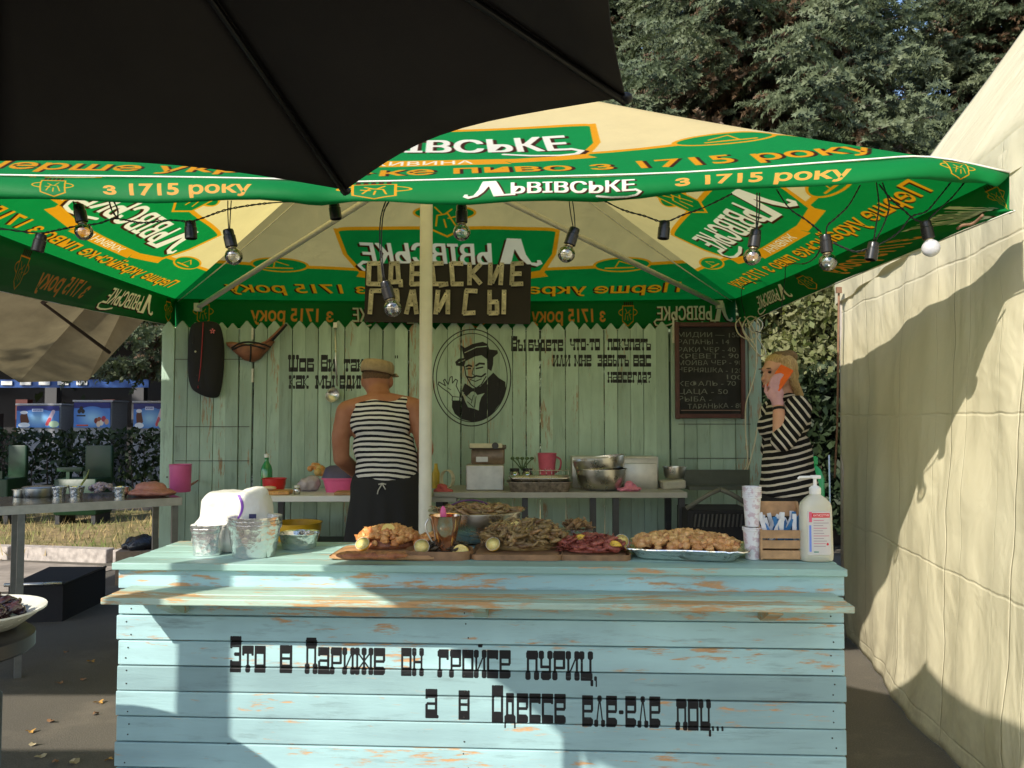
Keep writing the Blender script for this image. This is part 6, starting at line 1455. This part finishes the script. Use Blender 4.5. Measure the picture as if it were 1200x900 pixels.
o = finish('meat_cut', m_, MEAT, None, True); solo(o, 'large red piece of fish or meat at the right end of the steel table', 'meat')
c0 = onl(203, 578) + Vector((0, .10, 0)); t = thing('pink_canister', 'tall pink plastic canister behind the red meat', 'canister', c0); MB().lathe([(.058, 0), (.060, .004), (.063, .158), (.066, .16), (.066, .164), (.060, .164), (.056, .006)], c0, 28).build('canister', simple('magenta_plastic', (.66, .12, .33), .35, var=.05), t, 50)
MB().tube(smoothpath([onl(196, 577) + Vector((0, .0, .012)), onl(222, 574) + Vector((0, 0, .028)), onl(236, 566) + Vector((0, .02, .04))], 5), [.012, .012, .012, .011, .010, .009, .008, .006, .005, .004, .003], 8).build('meat_tail', MEAT, None, True); o = SC.objects['meat_tail']; o.name = 'fish_tail'; solo(o, 'dark red fish tail curling off the right end of the steel table', 'fish')
# black grill tub below
c0 = atz(42, 700, .16); t = thing('black_chest', 'low black metal chest with a bright front rim under the steel table', 'chest', (c0.x, c0.y, 0))
P0, P1, P2, P3 = atz(10, 686, .24), atz(74, 684, .24), atz(124, 664, .24), atz(58, 664, .24)
b = MB(); b.v = [Vector((p_.x, p_.y, z_)) for z_ in (.0, .24) for p_ in (P0, P1, P2, P3)]; b.f = [(0, 1, 5, 4), (1, 2, 6, 5), (2, 3, 7, 6), (3, 0, 4, 7), (4, 5, 6, 7)]; b.build('chest', BLKC, t)
MB().tube([P0 + Vector((-.02, -.01, .004)), P1 + Vector((.0, -.01, .004))], .012, 8).build('front_rim', STEEL, t, True); MB().tube([P1, P2], .008, 8).build('side_rim', DKM, t, True)
# box with black bag
c0 = Vector((at(166, 600, 6.6).x, 6.6, 0)); o = thing('cardboard_box', 'brown cardboard box holding a black bin bag by the lit verge', 'box', c0)
MB().box(c0 + Vector((0, 0, .13)), (.30, .30, .26), (0, 0, .2)).build('carton', simple('cardboard', (.28, .20, .13), .9, bump=.2), o)
b = MB().box(c0 + Vector((.17, .0, .31)), (.10, .28, .006), (0, R(-50), .2)); b.build('flap', bpy.data.materials['cardboard'], o)
b = MB(); b.ell(c0 + Vector((0, 0, .29)), (.14, .13, .07), 16, 10); m_ = remeshed('bin_bag', b, .012, 1)
for v in m_.vertices: v.co += v.normal * .035 * mnoise.noise(v.co * 14)
x_ = finish('bin_bag', m_, simple('bin_bag', (.02, .022, .028), .25, bump=.3), None, True); solo(x_, 'crumpled black bin bag stuffed in the cardboard box', 'bag')

# ================================================================ BOTTOM LEFT: bistro table and plate
zb = .965; pc0 = atz(-8, 742, zb); bt_ = thing('bistro_table', 'dark round standing table cut by the left edge of the picture', 'table', (pc0.x - .10, pc0.y + .0, 0))
tc_ = Vector((pc0.x - .06, pc0.y - .02, 0)); MB().lathe([(.115, zb - .028), (.12, zb - .024), (.12, zb - .004), (.115, zb)], tc_, 40).build('table_top', simple('dark_table_top', (.03, .026, .024), .4), bt_, 40)
MB().lathe([(.20, .0), (.20, .02), (.03, .04), (.028, zb - .03)], tc_, 24).build('stem', DKM, bt_, 40)
MB().lathe([(.028, 0), (.028, .80), (.02, .81)], Vector((at(2, 800, 1.5).x - .030, 1.5, 0)), 16).build('side_leg', DKM, bt_, 40)
DISH = simple('pale_dish', (.74, .73, .62), .25, var=.05)
d0 = Vector((pc0.x - .05, pc0.y + .01, zb + .001)); t = thing('plate', 'pale oval dish of dark mussels at the left edge of the picture', 'dish', d0)
MB().lathe([(.05, 0), (.075, .004), (.105, .026), (.112, .030), (.112, .033), (.104, .030), (.07, .010), (.001, .007)], d0, 36).build('dish', DISH, t, 60)
MUS = NT('mussel_shell'); c_ = MUS.obj(); MUS = MUS.done(MUS.pr(MUS.ramp(MUS.noise(c_, 60, 4), .4, .65, (.018, .010, .012), (.10, .05, .055)), .2, coat=.5))
heap('mussel_heap', 'glossy dark mussels heaped in the pale dish', 'mussels', d0 + Vector((0, 0, .008)), .075, .07, .040, 60, [blobmesh('mussel', MUS, i, .012, 1, .25, .6, 1.6) for i in range(3)], 'mussel', (.7, 1.1), seed=3, core=MUS)

# ================================================================ BACKGROUND
# cream awning at the far left
aw = thing('cream_awning', 'large cream market umbrella seen from below beyond the steel table', 'umbrella', at(200, 250, 8.5)); ap = at(200, 250, 8.5)
ring_ = [at(*k_) for k_ in ((170, 374, 9.6), (103, 446, 10.8), (22, 448, 10.6), (-30, 415, 9.4), (-260, 350, 7.8), (-160, 250, 6.4), (150, 262, 6.5))]
b = MB(); n_ = len(ring_); Nn = 8
for k_ in range(n_):
    p_, q_ = ring_[k_], ring_[(k_ + 1) % n_]; base = len(b.v)
    for j in range(Nn + 1):
        for i in range(Nn + 1): x = p_.lerp(q_, i / Nn).lerp(ap, j / Nn); x.z -= .08 * math.sin(math.pi * j / Nn) * math.sin(math.pi * i / Nn); b.v.append(x)
    for j in range(Nn):
        for i in range(Nn): a1 = base + j * (Nn + 1) + i; b.f.append((a1, a1 + 1, a1 + Nn + 2, a1 + Nn + 1))
b.build('canopy', cloth('awning_cloth', (.44, .37, .24), .22, None, 3, .4), aw, True)
MB().tube([ap - Vector((0, 0, .1)), at(50, 355, 8.2), at(128, 413, 9.4)], .022, 8).build('rib', simple('awning_rib', (.05, .03, .025), .6), aw, True)
MB().tube([ap - Vector((0, 0, .1)), Vector((ap.x, ap.y, 0))], .025, 8).build('pole', BM, aw, True)
# kiosk and freezers
KD = simple('kiosk_dark', (.016, .015, .017), .7); BLU = simple('kiosk_blue', (.02, .08, .28), .4)
kc = Vector((at(60, 480, 17).x, 17.5, 0)); kk = thing('kiosk', 'dark ice cream kiosk with a blue awning strip behind the hedge', 'kiosk', kc)
MB().box(kc + Vector((-1, 1.2, 1.6)), (9.5, .2, 3.2)).build('back_wall', KD, kk); MB().box(kc + Vector((-1, .2, 3.1)), (9.6, 2.4, .15)).build('roof', KD, kk)
MB().box(kc + Vector((-1, -.9, 2.0)), (6.4, .05, .16)).build('awning_strip', BLU, kk)
for i_ in range(6): MB().box(Vector((at(8 + 22 * i_ - 22, 450, 16.55).x, 16.55, 2.01)), (.22, .02, .08)).build('awning_badge', WPL, kk)
for i_ in range(9): MB().box(kc + Vector((-3.4 + .62 * i_, .1, 1.0 + .3 * (i_ % 3))), (.25, .2, .8)).build('shelf_goods', simple('goods_%s' % ('dark', 'red', 'grey')[i_ % 3], ((.03, .03, .035), (.10, .02, .015), (.07, .07, .075))[i_ % 3], .6) if i_ < 3 else bpy.data.materials['goods_%s' % ('dark', 'red', 'grey')[i_ % 3]], kk)
def poster(kind):
    cv = Canvas(0, 0, 100, 52, 4, (.28, .50, .80, 1)); cv.rect(0, 40, 100, 52, (.06, .12, .45, 1))
    for i_ in range(12): cv.ellipse(50, 20, 46 - i_ * 3.4, 24 - i_ * 1.8, (.28 + .03 * i_, .50 + .028 * i_, .80 + .012 * i_, 1))
    if kind == 1:
        for dx, dy in ((0, 5), (-5, -3), (5, -3)): cv.ellipse(20 + dx, 36 + dy * .8, 5, 4.5, (.05, .04, .08, 1))
        cv.rect(8, 23, 32, 26, (.1, .1, .15, 1))
        for a1, b1, c1 in ((62, 14, (.5, .1, .1, 1)), (70, 16, (.6, .3, .2, 1)), (76, 10, (.9, .85, .8, 1)), (82, 18, (.7, .2, .3, 1)), (90, 12, (.8, .6, .5, 1)), (68, 7, (.9, .8, .7, 1))): cv.ellipse(a1, b1, 6, 6, c1)
        cv.rect(8, 3, 40, 6, (.8, .3, .2, 1))
    else:
        cv.rect(36, 38, 62, 45, (.85, .88, .95, 1)); wd_ = text_tris('МОРОЗИВО')[1]; cv.text('МОРОЗИВО', fit(38, 60, 40, 43.5, wd_), (.1, .15, .5, 1), .02)
        cv.poly([(10, 8), (24, 6), (30, 14), (24, 34), (14, 36), (8, 28)], (.35, .15, .08, 1)); cv.ellipse(17, 36, 9, 4, (.9, .9, .92, 1)); cv.ellipse(18, 6, 14, 6, (.9, .92, .95, 1))
        cv.line([(72, 8), (86, 38)], 9, (.85, .75, .8, 1)); cv.line([(72, 8), (78, 20)], 8, (.8, .3, .35, 1)); cv.ellipse(88, 8, 12, 8, (.75, .85, .7, 1))
    return cv.image('poster_print')
fz = [(18, 71, 475, 501, 0, 'leftmost blue ice cream freezer with a chocolate cone poster'), (85, 131, 471, 501, 1, 'middle ice cream freezer with a pale poster and dark round emblem'), (155, 196, 472, 502, 0, 'right-hand ice cream freezer half hidden by the picket wall')]
pm = {}
for xa, xb, ya, yb_, kd, lb in fz:
    if kd not in pm: im_ = poster(kd); M_ = NT('poster_%s' % ('cone', 'berries')[kd]); e_ = M_.img(im_, M_.uv(), 'EXTEND')['Color']; pm[kd] = M_.done(M_.pr(e_, .4))
    Yf = 15.2; a1, c1 = at(xa, yb_, Yf), at(xb, ya, Yf); t = thing('ice_cream_freezer', lb, 'freezer', (a1.x, Yf, 0), 0, 'ice cream freezers behind the hedge')
    MB().box(((a1.x + c1.x) / 2, Yf + .33, c1.z / 2), (c1.x - a1.x, .62, c1.z), bev=.02).build('cabinet', simple('cabinet_grey', (.30, .30, .31), .5) if 'cabinet_grey' not in bpy.data.materials else bpy.data.materials['cabinet_grey'], t, 40)  # grey body stands in for sunlit ground glimpsed through the hedge
    MB().box(((a1.x + c1.x) / 2, Yf + .33, c1.z + .02), (c1.x - a1.x + .03, .64, .03)).build('glass_lid', simple('lid_pale', (.5, .5, .52), .3) if 'lid_pale' not in bpy.data.materials else bpy.data.materials['lid_pale'], t)
    b = MB(); b.v = [Vector((a1.x + .02, Yf - .004 + .02, a1.z)), Vector((c1.x - .02, Yf + .016, a1.z)), Vector((c1.x - .02, Yf + .016, c1.z - .01)), Vector((a1.x + .02, Yf + .016, c1.z - .01))]; b.f = [(0, 1, 2, 3)]; o = b.build('poster', pm[kd], t); ly = o.data.uv_layers.new(name='UVMap')
    for v in o.data.vertices: v.co.y = -.004
    for l, uv_ in zip(o.data.loops, ((0, 0), (1, 0), (1, 1), (0, 1))): ly.data[l.index].uv = uv_
# green litter bins
GB = simple('green_bin_paint', (.005, .035, .013), .45, var=.2)
for (x_, Yb, lb, wdt) in ((88, 9.6, 'dark green bench box with a raised back in front of the hedge', .50), (-8, 9.6, 'dark green box cut by the left edge in front of the hedge', .34)):
    c0 = Vector((at(x_, 560, Yb).x, Yb, 0)); t = thing('green_bench', lb, 'bench', c0, 0, 'green boxes before the hedge')
    MB().box(c0 + Vector((0, .2, .38)), (wdt, .4, .42), bev=.02).build('seat_box', GB, t, 40); MB().box(c0 + Vector((wdt * .18, .38, .75)), (wdt * .66, .06, .44), bev=.02).build('backrest', GB, t, 40); MB().box(c0 + Vector((-wdt * .16, .05, .70)), (wdt * .6, .06, .05), bev=.01).build('arm_rail', GB, t, 40)
    for sx_ in (-1, 1): MB().box(c0 + Vector((sx_ * wdt * .42, .2, .085)), (.05, .36, .17)).build('leg', DKM, t); MB().box(c0 + Vector((-sx_ * wdt * .4 * .5, .05, .63)), (.04, .05, .10)).build('arm_post', GB, t)
# green canister behind the woman
c0 = Vector((at(949, 560, 6.3).x, 6.3, 0)); t = thing('green_canister', 'bright green gas cylinder behind the woman', 'cylinder', c0); GCN = simple('green_enamel', (.03, .42, .07), .35)
MB().lathe([(.10, 0), (.105, .02), (.105, .84), (.08, .91), (.05, .94)], c0, 24).build('cylinder', GCN, t, 40); MB().lathe([(.05, .94), (.06, .95), (.06, 1.0), (.045, 1.01)], c0, 18).build('collar', GCN, t, 40); MB().lathe([(.03, .96), (.03, 1.04), (.01, 1.045)], c0, 12).build('valve', DKM, t, 40)
MB().tube([c0 + Vector((.13, -.05, .0)), c0 + Vector((.13, -.05, 1.02))], .006, 6).build('hose_bracket', WPL, t, True)

# ---- foliage helpers (numpy)
def leafcloud(name, centers, normals, size, mat, rnd_, parent=None, jit=.5, aspect=1.8, kind=None, off=None, segs=1):
    n = len(centers); C = np.asarray(centers, np.float64); rng = np.random.default_rng(rnd_)
    d = rng.normal(size=(n, 3)); d[:, 2] -= .2; d += np.asarray(normals) * 1.2 if normals is not None else 0; d /= np.linalg.norm(d, axis=1, keepdims=True)
    e = np.cross(d, rng.normal(size=(n, 3))); e /= np.linalg.norm(e, axis=1, keepdims=True) + 1e-9
    s = (size * rng.uniform(1 - jit, 1 + jit, n))[:, None]; L = d * s * aspect / 2; W = e * s / 2; up = np.cross(d, e) * s * .18
    V = np.stack([C - L, C + W + up, C + L, C - W + up], 1).reshape(-1, 3)
    me = bpy.data.meshes.new(name); me.vertices.add(4 * n); me.vertices.foreach_set('co', (V - (np.array(off) if off is not None else 0)).ravel())
    me.loops.add(4 * n); me.loops.foreach_set('vertex_index', np.arange(4 * n)); me.polygons.add(n); me.polygons.foreach_set('loop_start', np.arange(0, 4 * n, 4)); me.polygons.foreach_set('loop_total', np.full(n, 4))
    me.update(calc_edges=True); me.materials.append(mat); o = bpy.data.objects.new(name, me); COL.objects.link(o)
    if parent is not None: o.parent = parent
    if kind: o['kind'] = kind
    return o
def leaf_mat(name, a, b_, trans=.3, sc=2.5, tip=None):
    m = NT(name); c = m.obj(); g_ = m.n('ShaderNodeNewGeometry'); r_ = g_.outputs['Random Per Island']
    col = m.mix(m.ramp(m.noise(c, sc, 4), .35, .65), a, b_); col = m.mix(m.math('MULTIPLY', r_, .6), col, tip or tuple(k_ * .5 for k_ in a))
    d = m.pr(col, .55, spec=.3); t_ = m.n('ShaderNodeBsdfTranslucent'); m.set(t_.inputs[0], m.mix(1.0, col, (1, 1.1, .5), 'MULTIPLY')); x = m.n('ShaderNodeMixShader'); x.inputs[0].default_value = trans
    m.t.links.new(d, x.inputs[1]); m.t.links.new(t_.outputs[0], x.inputs[2]); return m.done(x.outputs[0])
BARK = simple('bark', (.055, .04, .03), .9, var=.4, sc=12, bump=.8)
# hedge
HGM = leaf_mat('hedge_leaf', (.025, .045, .018), (.05, .075, .03), .2, 2)
LFH = leaf_mat('bush_leaf', (.022, .04, .015), (.04, .06, .022), .15, 2)
def hedge(x0, x1, y0, y1, h, n, seed):
    r_ = np.random.default_rng(seed); return np.stack([r_.uniform(x0, x1, n), r_.uniform(y0, y1, n), h * (.12 + .88 * r_.random(n) ** .8) + .05 * np.sin(r_.uniform(x0, x1, n))], 1)
hc = Vector((-6.5, 12.6, 0)); hh = thing('hedge', 'dark clipped hedge running behind the green benches', 'hedge', hc)
leafcloud('foliage', hedge(-12, 1.5, 12.2, 12.95, 1.10, 10500, 4), None, .055, HGM, 3, hh, off=hc)
b = MB(); r_ = random.Random(3)
for i_ in range(110):
    x_ = r_.uniform(-12, 1.5); y_ = r_.uniform(12.3, 12.8); b.tube([(x_, y_, 0), (x_ + r_.uniform(-.1, .1), y_, .5), (x_ + r_.uniform(-.25, .25), y_, 1.05)], [.014, .010, .004], 5)
b.build('stems', BARK, hh)
hh2 = thing('hedge', 'dark bush behind the green cylinder and the woman', 'bush', (3.3, 8.0, 0)); leafcloud('foliage', hedge(2.2, 4.6, 7.7, 8.3, 1.75, 9000, 7), None, .05, LFH, 4, hh2, off=(3.3, 8.0, 0))
b = MB()
for i_ in range(22):
    x_ = r_.uniform(2.2, 4.6); b.tube([(x_, 8.0, 0), (x_ + r_.uniform(-.1, .1), 8.0, .8), (x_ + r_.uniform(-.2, .2), 8.0, 1.5)], [.014, .010, .004], 5)
b.build('stems', BARK, hh2)
# trees
def limbs(b, base, h, r0, rnd_, n=7, spread=.5, start=.35):
    top = base + Vector((rnd_.uniform(-.3, .3), rnd_.uniform(-.3, .3), h)); ax = smoothpath([base, base.lerp(top, .4) + Vector((rnd_.uniform(-.15, .15), 0, 0)), top], 5)
    b.tube(ax, [r0 * (1 - .85 * i / (len(ax) - 1)) for i in range(len(ax))], 10); out = []
    for k_ in range(n):
        t = start + (1 - start) * (k_ + .5) / n; p_ = base.lerp(top, t); a1 = k_ * 2.4 + rnd_.uniform(-.4, .4); L_ = h * spread * (1 - .5 * t) * rnd_.uniform(.7, 1.1)
        e = p_ + Vector((math.cos(a1) * L_, math.sin(a1) * L_, L_ * .55)); m_ = p_.lerp(e, .5) + Vector((0, 0, L_ * .1)); b.tube(smoothpath([p_, m_, e], 3), [r0 * .35 * (1 - t * .6) * (1 - .13 * i) for i in range(7)], 6); out += [e, m_]
    return out + [top]
def broadleaf(x, y, h, label, mat, n, leaf, seed, crown=1.6, group='leafy trees behind the stall', low=.3):
    base = Vector((x, y, 0)); r_ = random.Random(seed); t = thing('tree', label, 'tree', base, 0, group); b = MB(); ends = limbs(b, base, h * .85, .13 + h * .012, r_, 11, .45, low); b.build('trunk', BARK, t, True)
    g_ = np.random.default_rng(seed); cl = []
    for e in ends:
        for k_ in range(6): cl.append((np.array(e) + g_.normal(size=3) * crown * .45, crown * g_.uniform(.28, .55)))
    per = n // len(cl); C_ = np.concatenate([c_ + (lambda v: v / np.linalg.norm(v, axis=1, keepdims=True) * (g_.uniform(.35, 1, (per, 1)) ** .5))(g_.normal(size=(per, 3))) * rad for c_, rad in cl])
    leafcloud('crown', C_, None, leaf, mat, seed, t, off=base); return t
# spruce: drooping boughs made of brush-like sprays
SPM = leaf_mat('spruce_needles', (.10, .135, .07), (.19, .22, .12), .15, 1.2, (.05, .07, .04)); SPD = leaf_mat('dead_twigs', (.16, .10, .055), (.10, .065, .035), .1, 3)
def spray_proto(seed):
    """one twig: needles set all round a short drooping axis, as thin blades"""
    g_ = np.random.default_rng(seed); n = 34; t = np.linspace(0, 1, n); ax = np.stack([t * .26, .03 * np.sin(t * 3 + seed), -.07 * t ** 1.6], 1)
    ang = g_.uniform(0, 2 * np.pi, n); side = np.stack([np.full(n, .35), np.cos(ang), np.sin(ang) * .8], 1); side /= np.linalg.norm(side, axis=1, keepdims=True); L = (.062 * (1 - .35 * t))[:, None]
    wv = np.cross(side, np.array([1, .2, .1])); wv /= np.linalg.norm(wv, axis=1, keepdims=True); V = np.stack([ax - wv * .013, ax + wv * .013, ax + side * L], 1); return V.reshape(-1, 3)
protos = [spray_proto(k_) for k_ in range(5)]
def spruce(x, y, h, rad, label, seed, dens=1.0, group='spruces behind the stall', zlow=.8, proto=None):
    base = Vector((x, y, 0)); t = thing('spruce_tree', label, 'tree', base, 0, group)
    if proto is not None:
        for ch in proto.children: c_ = link_copy(ch, t)
        t.rotation_euler = (0, 0, seed * 1.7); s_ = h / proto['h_']; t.scale = (s_, s_, s_); return t
    g_ = np.random.default_rng(seed); r_ = random.Random(seed); b = MB(); b.tube([(x, y, 0), (x + .05, y, h * .5), (x, y, h)], [.24, .15, .02], 12)
    Vs, Vd = [], []; z = zlow
    while z < h - .2:
        Rz = rad * (1 - (z / h) ** 1.25) + .15; nb = max(5, int(9 * dens))
        for k_ in range(nb):
            a1 = 2 * math.pi * (k_ + g_.uniform(-.35, .35)) / nb + z * 1.9; L_ = Rz * g_.uniform(.72, 1.12); dr = .30 * L_
            P_ = [Vector((x + math.cos(a1) * L_ * q_, y + math.sin(a1) * L_ * q_, z + .10 * L_ * q_ - dr * q_ * q_ + .12 * L_ * q_ ** 4)) for q_ in (0, .25, .5, .75, 1)]
            b.tube(P_, [.035 * (1 - z / h) + .012, .024, .017, .010, .005], 5); pa = smoothpath(P_, 6); m_ = len(pa)
            for i in range(2, m_):
                f_ = i / (m_ - 1)
                if f_ < .22: continue
                p_ = np.array(pa[i]); wdt = .55 * (1 - f_) * L_ ** .6 * .6 + .16
                for side in (-1, 1, 0):
                    nn = max(1, int((wdt / .16) * 1.1 * dens))
                    for j in range(nn):
                        q_ = (j + g_.uniform(.2, 1)) / nn; da = a1 + side * (1.05 + g_.uniform(-.3, .3)); off_ = np.array([math.cos(da), math.sin(da), 0]) * wdt * q_ * (side != 0)
                        pos = p_ + off_ + np.array([0, 0, -.16 * q_ * wdt + g_.uniform(-.05, .05) - .10 * (g_.random() < .3)])
                        yaw = da + g_.uniform(-.5, .5); pit = g_.uniform(-.35, .55); s_ = g_.uniform(.9, 1.6)
                        cy_, sy_ = math.cos(yaw), math.sin(yaw); cp_, sp2 = math.cos(pit), math.sin(pit)
                        Rm = np.array([[cy_ * cp_, -sy_, cy_ * sp2], [sy_ * cp_, cy_, sy_ * sp2], [-sp2, 0, cp_]]); V = protos[g_.integers(5)] @ Rm.T * s_ + pos
                        (Vd if (f_ < .6 and g_.random() < .4) else Vs).append(V)
        z += g_.uniform(.34, .50) / dens ** .5
    b.build('trunk', BARK, t, True)
    for nm, VV, mt in (('crown', Vs, SPM), ('dead_boughs', Vd, SPD)):
        A1 = np.concatenate(VV) - np.array(base); n = len(A1) // 3; me = bpy.data.meshes.new(nm); me.vertices.add(3 * n); me.vertices.foreach_set('co', A1.ravel()); me.loops.add(3 * n); me.loops.foreach_set('vertex_index', np.arange(3 * n)); me.polygons.add(n)
        me.polygons.foreach_set('loop_start', np.arange(0, 3 * n, 3)); me.polygons.foreach_set('loop_total', np.full(n, 3)); me.update(calc_edges=True); me.materials.append(mt); o = bpy.data.objects.new(nm, me); COL.objects.link(o); o.parent = t
    t['h_'] = h; print('spruce tris', sum(len(v) for v in Vs) // 3); return t
s1 = spruce(3.6, 11.6, 14.5, 3.7, 'tall blue-green spruce filling the sky right of the black umbrella', 1)
s2 = spruce(8.0, 12.6, 13.0, 3.2, 'spruce at the far right rising behind the cream tent', 2, proto=s1)
s3 = spruce(-5.0, 13.6, 10.5, 2.5, 'dark spruce with low boughs just left of the picket wall', 3, dens=.8, zlow=2.3)
s4 = spruce(1.7, 16.6, 14.5, 3.4, 'spruce farther back between the black umbrella and the tall spruce', 4, proto=s1)
s5 = spruce(6.2, 17.0, 15.0, 3.4, 'rearmost spruce seen through the gaps of the tall one', 5, proto=s1)
for q_ in (s1, s3):
    if 'h_' in q_: del q_['h_']
LF1 = leaf_mat('acacia_leaf', (.14, .17, .055), (.22, .23, .09), .35, 1.5, (.30, .28, .16)); LF2 = leaf_mat('dark_leaf', (.03, .05, .02), (.05, .08, .03), .2, 1.5); LF3 = leaf_mat('autumn_leaf', (.20, .11, .03), (.10, .12, .03), .3, 2)
broadleaf(3.25, 8.6, 3.4, 'pale leafed young tree seen between the picket wall and the tent', LF1, 30000, .042, 11, .75, low=.62)
broadleaf(4.0, 9.8, 2.9, 'dark leafy bush in the gap behind the pale young tree', LF2, 24000, .06, 12, 1.3, low=.06)
broadleaf(-3.0, 16.0, 6.0, 'dark broad tree standing behind the picket wall', LF2, 12000, .12, 13, 2.0)
broadleaf(-12.5, 19.5, 7.5, 'dark broad tree beyond the kiosk at the far left', LF2, 12000, .14, 14, 2.4)
broadleaf(3.0, 21.0, 8.5, 'brownish autumn tree glimpsed beside the black umbrella', LF3, 12000, .13, 15, 2.0)
# a wood closing the view, and low shrubs
r_ = np.random.default_rng(8); n = 60000; X = r_.uniform(-45, 45, n); Z = r_.random(n) ** .7 * (6.5 + 1.6 * np.sin(X * .35) + 1.0 * np.sin(X * .9 + 1)); Yw = r_.uniform(28, 31, n)
o = leafcloud('distant_wood', np.stack([X, Yw, Z], 1), None, .42, LF2, 9); tag(o, 'dark wood closing the view far behind the stall', kind='stuff')
b = MB(); r2 = random.Random(6)
for i_ in range(60): x_ = r2.uniform(-44, 44); b.tube([(x_, 29.5, 0), (x_ + r2.uniform(-.5, .5), 29.5, 5)], [.2, .08], 6)
o = b.build('distant_trunks', BARK, None); tag(o, 'trunks of the far wood', kind='stuff')

# unseen umbrellas, table and tree added at the left to cast shade
def shade_umbrella(name, label, cx, cy, hx, hy, z, mat):
    t = thing(name, label, 'umbrella', (cx, cy, 0)); ap_ = Vector((cx, cy, z + .55)); cn = [Vector((cx + a_ * hx, cy + b_ * hy, z)) for a_, b_ in ((-1, -1), (1, -1), (1, 1), (-1, 1))]
    b = MB()
    for k_ in range(4):
        p_, q_ = cn[k_], cn[(k_ + 1) % 4]; base = len(b.v)
        for j in range(7):
            for i in range(9): x = p_.lerp(q_, i / 8).lerp(ap_, j / 6); x.z -= .05 * math.sin(math.pi * j / 6); b.v.append(x)
        for j in range(6):
            for i in range(8): a1 = base + j * 9 + i; b.f.append((a1, a1 + 1, a1 + 10, a1 + 9))
    b.build('canopy', mat, t, True); MB().tube([Vector((cx, cy, 0)), ap_], .03, 10).build('pole', BM, t, True)
    for c_ in cn: MB().tube([ap_ - Vector((0, 0, .05)), c_ - Vector((0, 0, .02))], .012, 6).build('rib', BM, t, True)
    MB().lathe([(.3, 0), (.3, .05), (.05, .08)], Vector((cx, cy, 0)), 20).build('base', BM, t, 40)
shade_umbrella('black_umbrella', 'black square umbrella added outside the picture to shade the ground by the steel table', -4.15, 2.75, 1.38, 1.56, 2.5, BLK)
shade_umbrella('black_umbrella', 'black square umbrella added outside the picture to shade the asphalt at the front left', -3.95, -.02, 1.15, .85, 2.25, BLK)
t_ = thing('shade_table', 'dark round table added just outside the picture to shade the lower left of the counter', 'table', (-1.52, 1.66, 0)); MB().lathe([(.355, .832), (.36, .836), (.36, .856), (.355, .86)], (-1.52, 1.66, 0), 48).build('table_top', bpy.data.materials['dark_table_top'], t_, 40); MB().lathe([(.22, 0), (.22, .02), (.03, .04), (.028, .832)], (-1.52, 1.66, 0), 24).build('stem', DKM, t_, 40)  # unseen table added for its shade on the counter front
broadleaf(-13.2, 7.2, 9.0, 'tall leafy tree added outside the picture to shade the background at the far left', LF2, 14000, .16, 21, 2.6)  # tree added out of view to shade the left background
